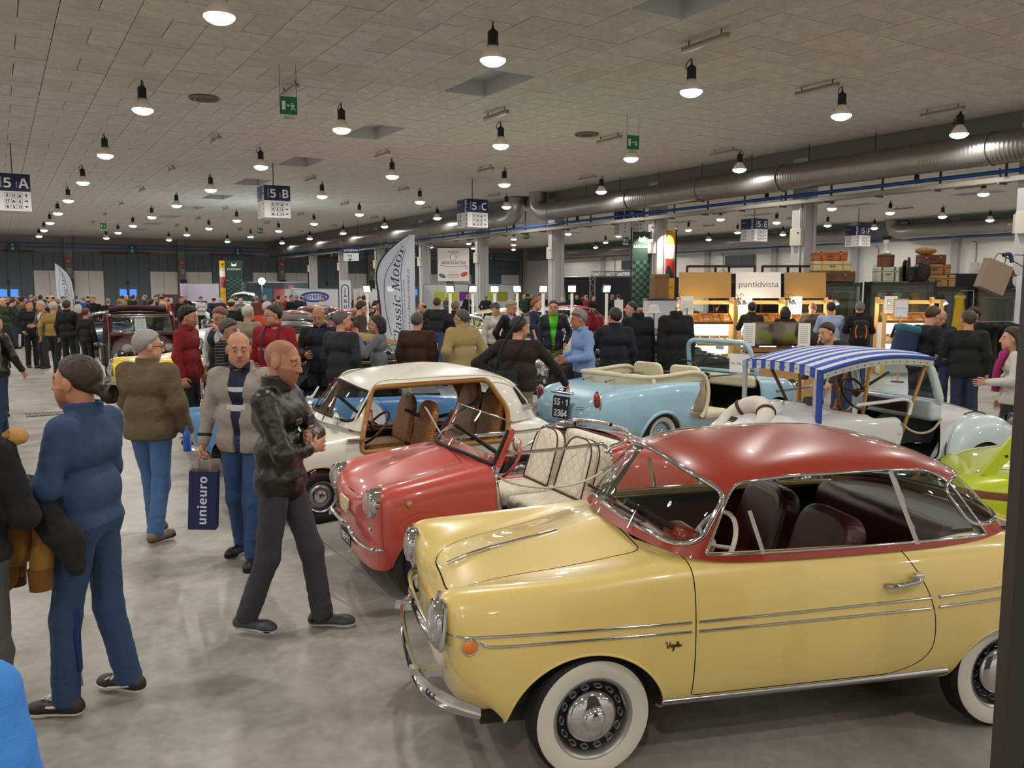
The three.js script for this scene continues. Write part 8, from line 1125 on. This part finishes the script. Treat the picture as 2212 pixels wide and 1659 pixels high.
  const tower = (label, r, d, tx, w, h, lamp) => { const t = thing('banner_tower', label, 'banner'); const s = sheet('print', w, h, tx, t, { t: .02 }); s.position.set(0, h / 2 + .1, .05); for (const x of [-1, 1]) mesh('frame_post', box(.06, h + .3, .06, x * (w / 2 + .05), h / 2 + .15, 0), BLACK, t); mesh('foot', box(w + .2, .05, .6, 0, .025, 0), BLACK, t); put(t, r, d, 0); if (lamp) { const k = mesh('spot_head', rbox(.12, .12, .2, .03, w / 2, h + .25, .35), M(0xc9c9c6), t); mesh('spot_glow', cyl(.04, .04, .02, 12).rotateX(Math.PI / 2).translate(w / 2, h + .22, .24), M(0xffffff, { emissive: 0xfff2d8, emissiveIntensity: 12 }), k); const l = new THREE.SpotLight(0xfff0d8, 60, 0, .5, .6); l.position.set(w / 2, h + .2, .5); l.target.position.set(-w * .2, h - .9, 0); t.add(l, l.target); l.castShadow = true; } return t; };
  tower('tall dark green chequered banner lettered LUZZAGO beside the yellow one', 5.72, 38, green, .8, 4.5, true); tower('tall yellow banner lettered ART GALLERY with a red car picture', 6.72, 38, yellow, .95, 4.55, true); tower('distant dark green chequered banner lettered LUZZAGO at left', -17.8, 55, green, 1.0, 3.8); tower('distant narrow yellow banner edge beside the far green one', -18.6, 55.2, yellow, .4, 3.8);
  const ab = thing('hanging_banner', 'white cloth banner lettered AMERICAN AUCTION with an eagle head', 'banner'); const s = sheet('cloth', 1.5, 1.55, canvasTex(320, 330, (g, w, h) => { g.fillStyle = '#e4e0dd'; g.fillRect(0, 0, w, h); g.fillStyle = '#2d2a33'; g.textAlign = 'center'; g.font = 'bold 16px sans-serif'; g.fillText('THE ORIGINAL', 160, 42); g.save(); g.beginPath(); g.ellipse(156, 90, 30, 36, .3, 0, 7); g.fillStyle = '#f2f0ee'; g.fill(); g.strokeStyle = '#2d2a33'; g.lineWidth = 4; g.stroke(); g.fillStyle = '#c9922a'; g.beginPath(); g.moveTo(182, 76); g.lineTo(204, 92); g.lineTo(184, 100); g.fill(); g.restore(); g.fillStyle = '#2d2a33'; g.font = 'bold 38px serif'; g.fillText('AMERICAN AUCTION', 160, 160, 250); g.lineWidth = 4; g.strokeStyle = '#2d2a33'; g.beginPath(); g.moveTo(30, 172); g.quadraticCurveTo(160, 200, 290, 172); g.stroke(); g.fillStyle = '#555'; g.font = '15px sans-serif'; g.fillText('8 - 9 - 10 - 11', 160, 244); for (let i = 0; i < 3; i++) g.fillRect(100, 264 + i * 12, 120, 4); g.fillStyle = '#c6542c'; g.beginPath(); g.ellipse(270, 262, 38, 22, -.4, 0, 7); g.fill(); g.fillStyle = '#6a6a78'; g.beginPath(); g.ellipse(46, 278, 38, 20, .4, 0, 7); g.fill(); g.strokeStyle = '#b32a34'; g.beginPath(); g.arc(292, 190, 13, 0, 7); g.stroke(); }), ab, { t: .006, both: true }); s.position.y = 3.25;
  mesh('rope', tube([[-2.2, 4.45, .3], [-1.4, 4.15, 0], [-.75, 4.02, 0]], .012, 4), M(0x8d8a84), ab); mesh('rope', tube([[.75, 4.02, 0], [1.5, 4.3, -.1], [2.5, 4.8, -.6]], .012, 4), M(0x8d8a84), ab); for (const x of [-.74, .74]) mesh('tie_pole', bar([x, 0, -.03], [x, 4.05, -.03], .02, 6), M(0xb0b0b2), ab); put(ab, -2.8, 41, 0);
  const pv = thing('hall_sign', 'white and blue hanging sign numbered 11 by a distant column', 'sign'); const ps = sheet('board', 1.1, 1.0, canvasTex(128, 116, (g, w, h) => { g.fillStyle = '#dfe0e2'; g.fillRect(0, 0, w, h); g.fillStyle = '#26305c'; g.fillRect(0, 0, w, 50); g.fillStyle = '#eee'; g.font = 'bold 24px sans-serif'; g.fillText('padiglione', 6, 34, 116); g.fillStyle = '#222'; g.font = 'bold 36px sans-serif'; g.fillText('11', 34, 90); g.beginPath(); g.moveTo(34, 98); g.lineTo(74, 98); g.lineTo(54, 114); g.fill(); }), pv, { t: .05, both: true }); ps.position.y = 4.6; mesh('wire', bar([-.5, 5.1, 0], [-.5, CEIL, 0], .012, 4), BLACK, pv); mesh('wire', bar([.5, 5.1, 0], [.5, CEIL, 0], .012, 4), BLACK, pv); put(pv, -11.6, 62, 0);
}
{ // floodlight poles round the far stand
  const xs = [[-5.0, 29.5], [-4.4, 31], [-2.1, 29], [-1.35, 29.5], [-.6, 29.5], [.18, 29.2], [1.05, 28.8], [2.0, 28.5], [3.1, 28]];
  xs.forEach(([r, d], i) => { const t = thing('floodlight_stand', `white pole with lit floodlight, ${ORD[i]} from the left around the car stand`, 'floodlight', 'floodlight poles'); mesh('pole', bar([0, 0, 0], [0, 1.95, 0], .05, 10), M(0xdcdad6), t); mesh('base', cyl(.25, .28, .04, 18).translate(0, .02, 0), M(0x8a8a8c), t); const k = new THREE.Group(); k.name = 'lamp_head'; t.add(k); k.position.set(0, 2.1, 0); mesh('housing', rbox(.28, .24, .12, .03, 0, 0, -.06), M(0x2a2a2e), k); mesh('lens', rbox(.24, .2, .02, .01, 0, 0, .01), M(0xffffff, { emissive: 0xfff4ea, emissiveIntensity: 11 }), k); mesh('bracket', bar([0, -.15, 0], [0, -.1, -.05], .02, 6), BLACK, k); put(t, r, d, 0); t.rotation.y += (i * 1.3) % .8 - .4; k.rotation.x = .35; const l = new THREE.SpotLight(0xfff2e2, 26, 0, .9, .6); l.position.set(0, 2.1, .06); l.target.position.set(0, .4, 2); t.add(l, l.target); l.castShadow = true; });
  const t = thing('floodlight_stand', 'very bright floodlight on a stand above the distant dark booth', 'floodlight'); mesh('pole', bar([0, 0, 0], [0, 2.4, 0], .04, 8), BLACK, t); mesh('lens', sph(.2, 14, 10).translate(0, 2.55, 0), M(0xffffff, { emissive: 0xe6fbff, emissiveIntensity: 16 }), t); const l = new THREE.PointLight(0xe6fbff, 30); l.position.set(0, 2.55, .35); l.shadow.radius = 4; t.add(l); put(t, -14.6, 50, 0);
}
{ // distant booths
  const booth = (label, r, d, w, h, c, tex) => { const t = thing('exhibition_booth', label, 'booth'); const f = tex ? M(0xffffff, { map: tex, roughness: .6 }) : M(c, { roughness: .7 }), s = M(c, { roughness: .7 }); mesh('back_panel', box(w, h, .06, 0, h / 2, 0), [s, s, s, s, f, s], t); mesh('side_panel', box(.06, h, 1.2, -w / 2, h / 2, .6), s, t); mesh('top_rail', bar([-w / 2, h, .02], [w / 2, h, .02], .03, 6), DULL, t); put(t, r, d, 0); return t; };
  const T = (w, h, f) => canvasTex(w, h, f);
  booth('lilac-white booth wall with bottles far left', -20.4, 57, 2.4, 2.45, 0xbdb6cc, T(128, 128, (g) => { g.fillStyle = '#c4bdd2'; g.fillRect(0, 0, 128, 128); g.fillStyle = '#26242a'; g.fillRect(6, 60, 62, 60); g.fillStyle = '#c8482a'; for (let i = 0; i < 9; i++) g.fillRect(10 + i * 6, 70 + (i % 3) * 14, 4, 12); }));
  booth('dark booth with red and blue scenery behind the bright floodlight', -14.1, 51.5, 3.6, 2.5, 0x16181e, T(160, 128, (g) => { g.fillStyle = '#15171c'; g.fillRect(0, 0, 160, 128); g.fillStyle = '#7c2c24'; g.fillRect(70, 20, 30, 60); g.fillRect(110, 10, 14, 100); g.fillStyle = '#15435a'; g.fillRect(40, 18, 26, 60); g.fillStyle = '#d8641a'; g.fillRect(6, 96, 20, 14); }));
  booth('white booth wall with an oval blue logo', -10.6, 46, 2.5, 2.1, 0xc9c9cc, T(160, 128, (g) => { g.fillStyle = '#cfd0d4'; g.fillRect(0, 0, 160, 128); g.strokeStyle = '#2c4a9a'; g.lineWidth = 7; g.beginPath(); g.ellipse(80, 26, 46, 14, 0, 0, 7); g.stroke(); g.fillStyle = '#2c4a9a'; g.font = 'bold 20px sans-serif'; g.textAlign = 'center'; g.fillText('MORETTI', 80, 33, 78); g.fillStyle = '#5a5550'; g.fillRect(8, 60, 144, 66); }));
  const jb = thing('roll_up_banner', 'narrow white banner lettered JAGUAR in a blue outline', 'banner'); const js = sheet('print', .55, 2.3, T(80, 330, (g, w, h) => { g.fillStyle = '#d5d7dc'; g.fillRect(0, 0, w, h); g.strokeStyle = '#2a4a86'; g.lineWidth = 7; g.beginPath(); g.roundRect ? g.roundRect(16, 30, 48, 250, 24) : g.rect(16, 30, 48, 250); g.stroke(); g.fillStyle = '#1c2a4a'; g.font = 'bold 34px sans-serif'; g.textAlign = 'center'; 'JAGUAR'.split('').forEach((c, i) => g.fillText(c, 40, 76 + i * 38)); }), jb, { t: .02 }); js.position.y = 1.35; mesh('foot', box(.6, .1, .3, 0, .05, 0), DULL, jb); put(jb, -7.9, 40.5, 0);
  booth('pale booth wall with a yellow poster beside the blue banner', -6.6, 44, 2.6, 2.1, 0xc4c3c4, T(128, 128, (g) => { g.fillStyle = '#cbcac9'; g.fillRect(0, 0, 128, 128); g.fillStyle = '#b9c020'; g.fillRect(70, 8, 44, 100); g.fillStyle = '#6b7030'; g.fillRect(78, 30, 26, 40); g.fillStyle = '#333'; g.fillRect(10, 60, 40, 60); }));
  booth('light booth hung with lime and purple posters', -2.8, 56, 6, 2.4, 0xb9bdbd, T(256, 110, (g) => { g.fillStyle = '#bcc1c1'; g.fillRect(0, 0, 256, 110); for (const [x, c] of [[30, '#a9b81c'], [66, '#a9b81c'], [100, '#6a2a86'], [170, '#a9b81c'], [206, '#8f9a20']]) { g.fillStyle = c; g.fillRect(x, 22, 30, 28); } g.fillStyle = '#17171b'; g.fillRect(90, 66, 100, 44); }));
  booth('black curtain wall beneath the white panels', 7.2, 58, 9, 2.9, 0x1c1c22);
  const ga = thing('truss_arch', 'aluminium truss arch over the stand before the black curtain', 'truss'); const truss = (a, b, n) => { const g = [], A = V(...a), B = V(...b), u = B.clone().sub(A), s = Math.abs(u.y) > Math.abs(u.x) ? V(.25, 0, 0) : V(0, .25, 0); for (const o of [0, 1]) g.push(bar(A.clone().addScaledVector(s, o).toArray(), B.clone().addScaledVector(s, o).toArray(), .03, 5)); for (let i = 0; i < n; i++) g.push(bar(A.clone().addScaledVector(u, i / n).addScaledVector(s, i % 2).toArray(), A.clone().addScaledVector(u, (i + 1) / n).addScaledVector(s, (i + 1) % 2).toArray(), .018, 4)); return merge(g); };
  mesh('beam', truss([0, 2.75, 0], [4.4, 2.75, 0], 14), DULL, ga); mesh('leg', truss([0, 0, 0], [0, 2.75, 0], 9), DULL, ga); mesh('leg', truss([4.2, 0, 0], [4.2, 2.75, 0], 9), DULL, ga); const fl = mesh('flag', patch((u, v) => V(3.3 + .3 * u + .04 * Math.sin(v * 8), 2.7 - 1.1 * v, .1 + .04 * Math.sin(u * 9)), { nu: 8, nv: 10 }).geo, M(0xffffff, { map: T(64, 64, (g) => { for (let i = 0; i < 8; i++) { g.fillStyle = i & 1 ? '#d8d4d0' : '#9a2a2e'; g.fillRect(i * 8, 0, 8, 64); } g.fillStyle = '#22284e'; g.fillRect(0, 0, 30, 24); }), roughness: .8 }), ga); put(ga, 4.1, 45, 0);
  for (const [x, l] of [[13.5, 'left'], [9.5, 'right']]) { const g = thing('wall_opening', `dark recessed window on the white long wall, ${l} one`, 'window'); mesh('reveal', box(.1, .95, 3.4), M(0x3f434a, { roughness: .4 }), g); mesh('mullion', box(.12, .95, .08), M(0x55585e), g); g.position.set(RIGHT_X - .22, 4.6, l === 'left' ? -55 : -70); }
  const gb = thing('feather_flag', 'small green feather flag in the far bay', 'flag'); mesh('cloth', patch((u, v) => V(u * (.9 - .5 * v * v), 1.2 + 2.2 * v, .05 * Math.sin(u * 6)), { nu: 6, nv: 14 }).geo, M(0x3f9a52, { roughness: .8 }), gb); mesh('pole', bar([0, 0, 0], [0, 3.4, 0], .03, 6), DULL, gb); mesh('base', cyl(.3, .3, .05, 16).translate(0, .025, 0), BLACK, gb); put(gb, 2.2, 49, 0);
  const gr = thing('floor_grate', 'steel drain grating set in the floor at left', 'grate'); for (let i = 0; i < 12; i++) mesh('bar', box(.035, .012, .34, -.33 + i * .06, .006, 0), M(0x6b645c, { roughness: .6, metalness: .4 }), gr); mesh('frame', merge([box(.76, .01, .03, 0, .005, .185), box(.76, .01, .03, 0, .005, -.185)]), M(0x57514a), gr); gr.position.set(.68, .001, -16.2);
  const tf = thing('artificial_turf', 'strip of green artificial turf under the far car stand', 'carpet'); mesh('mat', box(6, .015, 4, 0, .008, 0), M(0x2a7a30, { roughness: .95 }), tf); put(tf, .5, 24.5, 5);
}
{ // dark partition post and grey panel at the right edge, close to the viewer
  const t = thing('partition_panel', 'dark post and grey fabric partition at the right edge', 'partition'); mesh('post', rbox(.045, 2.6, .045, .004, 0, 1.3, 0), M(0x26241f, { roughness: .5 }), t); mesh('fabric_panel', box(1.5, 2.5, .03, .78, 1.28, 0), M(0x4a4a4c, { roughness: .95 }), t); mesh('foot', box(.5, .03, .4, .2, .015, 0), M(0x26241f), t); put(t, 1.022, 1.66, 0);
}
// ---------- distant visitors: a few figures built once, each copy in its own clothes ----------
{
  const protos = [
    { res: 2.5, armL: 'down', armR: 'down', hair: 'short', hem: .86 }, { res: 2.5, armL: 'pocket', armR: 'pocket', hair: 'short', hem: .82, bulk: 1.12, collar: .02 }, { res: 2.5, armL: 'hold', armR: 'hold', hair: 'short', hem: .88, headPitch: .25 }, { res: 2.5, armL: 'down', armR: 'hold', hair: 'bob', hem: .86, female: 1 }, { res: 2.5, armL: 'behind', armR: 'behind', hair: 'fringe', hem: .82, bulk: 1.1, headPitch: .15 }, { res: 2.5, armL: 'swingF', armR: 'swingB', hair: 'short', hem: .88, stride: .2 }];
  const cols = [['black', 0x0e0e11], ['navy', 0x131a2e], ['charcoal', 0x26272b], ['brown', 0x3a2a1c], ['grey', 0x5a5a5c], ['beige', 0x8f8063], ['dark green', 0x25321f], ['burgundy', 0x54121c], ['blue', 0x25447e], ['white', 0xbcbcba], ['orange', 0xb2481a], ['olive', 0x55522a], ['red', 0x9a1a1e], ['pale blue', 0x8ea6c8]];
  const hairs = [['dark-haired', 0x1c1512], ['grey-haired', 0x7d7872], ['brown-haired', 0x40291a], ['white-haired', 0xb2aea8], ['fair-haired', 0x8a6a3a]];
  // [x across the photograph's frame turned into metres right, metres ahead]
  const zone = (place, list) => list.forEach(([r, d, ci, hi, a, p], i) => { const [cn, c] = cols[ci], [hn, hc] = hairs[hi], g = protos[p]; person(r, d, a, `${hn} ${p === 3 ? 'woman' : 'man'} in ${cn}, ${ordw(i)} ${place}`, g, { h: p === 3 ? 1.64 : 1.72 + ((i * 37) % 9) * .012, top: c, hair: hc, tr: [0x15161b, 0x22304e, 0x2a2723][(i + ci) % 3], shoe: 0x18120f, skin: [0xc08a6c, 0xb57e60, 0xcb967a][i % 3], group: 'distant visitors' }); });
  const S = (x, d) => (x - 1106) / 1838 * d;
  const L1 = [], L2 = [], L3 = [], L4 = [], L5 = [];
  const pick = (i) => [[0, 1, 2, 3, 4, 0, 1, 5, 6, 0, 2, 9, 1, 7, 8, 0, 11, 12][i % 18], [0, 1, 2, 0, 3, 1, 4, 0, 2][i % 9], [85, 270, 60, 200, 310, 120, 90][i % 7], [0, 1, 2, 4, 3, 5, 1, 0, 4][i % 9]];
  [[6, 34], [22, 37], [30, 30], [44, 40], [60, 36], [72, 44], [82, 33], [92, 38], [12, 27], [100, 29], [128, 30], [140, 38], [108, 42], [172, 24.3], [185, 36], [205, 33], [52, 31], [118, 35], [66, 28], [150, 44], [168, 42], [195, 45]].forEach(([x, d], i) => L1.push([S(x, d), d, ...pick(i)]));
  [[237, 33], [262, 31], [268, 44], [278, 46], [292, 44], [317, 43], [340, 40], [352, 38], [372, 41], [385, 46], [405, 45], [330, 28.5], [365, 33], [395, 36]].forEach(([x, d], i) => L2.push([S(x, d), d, ...pick(i + 5)]));
  [[437, 40], [465, 38], [480, 43], [556, 38], [575, 42], [604, 40], [618, 43], [632, 38], [643, 40], [592, 34], [653, 43.5], [522, 40], [744, 42], [765, 44], [778, 33], [805, 46], [787, 37], [820, 41], [700, 43.5], [826, 30]].forEach(([x, d], i) => L3.push([S(x, d), d, ...pick(i + 11)]));
  [[915, 22.4], [965, 52], [1010, 50], [1050, 44], [1115, 52], [1132, 48], [1140, 52], [1152, 50], [1165, 46], [1185, 52], [1215, 44], [1230, 50], [1245, 47], [1256, 52], [1266, 44], [1280, 40], [1322, 42], [1335, 41]].forEach(([x, d], i) => L4.push([S(x, d), d, ...pick(i + 3)]));
  [[1490, 24.5], [1545, 24.5], [1590, 29], [1640, 28], [1930, 21.8], [1960, 24], [2055, 26], [1420, 24], [1900, 27]].forEach(([x, d], i) => L5.push([S(x, d), d, ...pick(i + 8)]));
  zone('in the crowd at the far left', L1); zone('among the cars behind the maroon saloon', L2); zone('before the booths in the middle distance', L3); zone('beyond the columns', L4); zone('inside the clothing stand', L5);
}
scene.traverse(o => { if (o.isMesh) { o.castShadow = true; o.receiveShadow = true; } });
renderer.render(scene, camera);
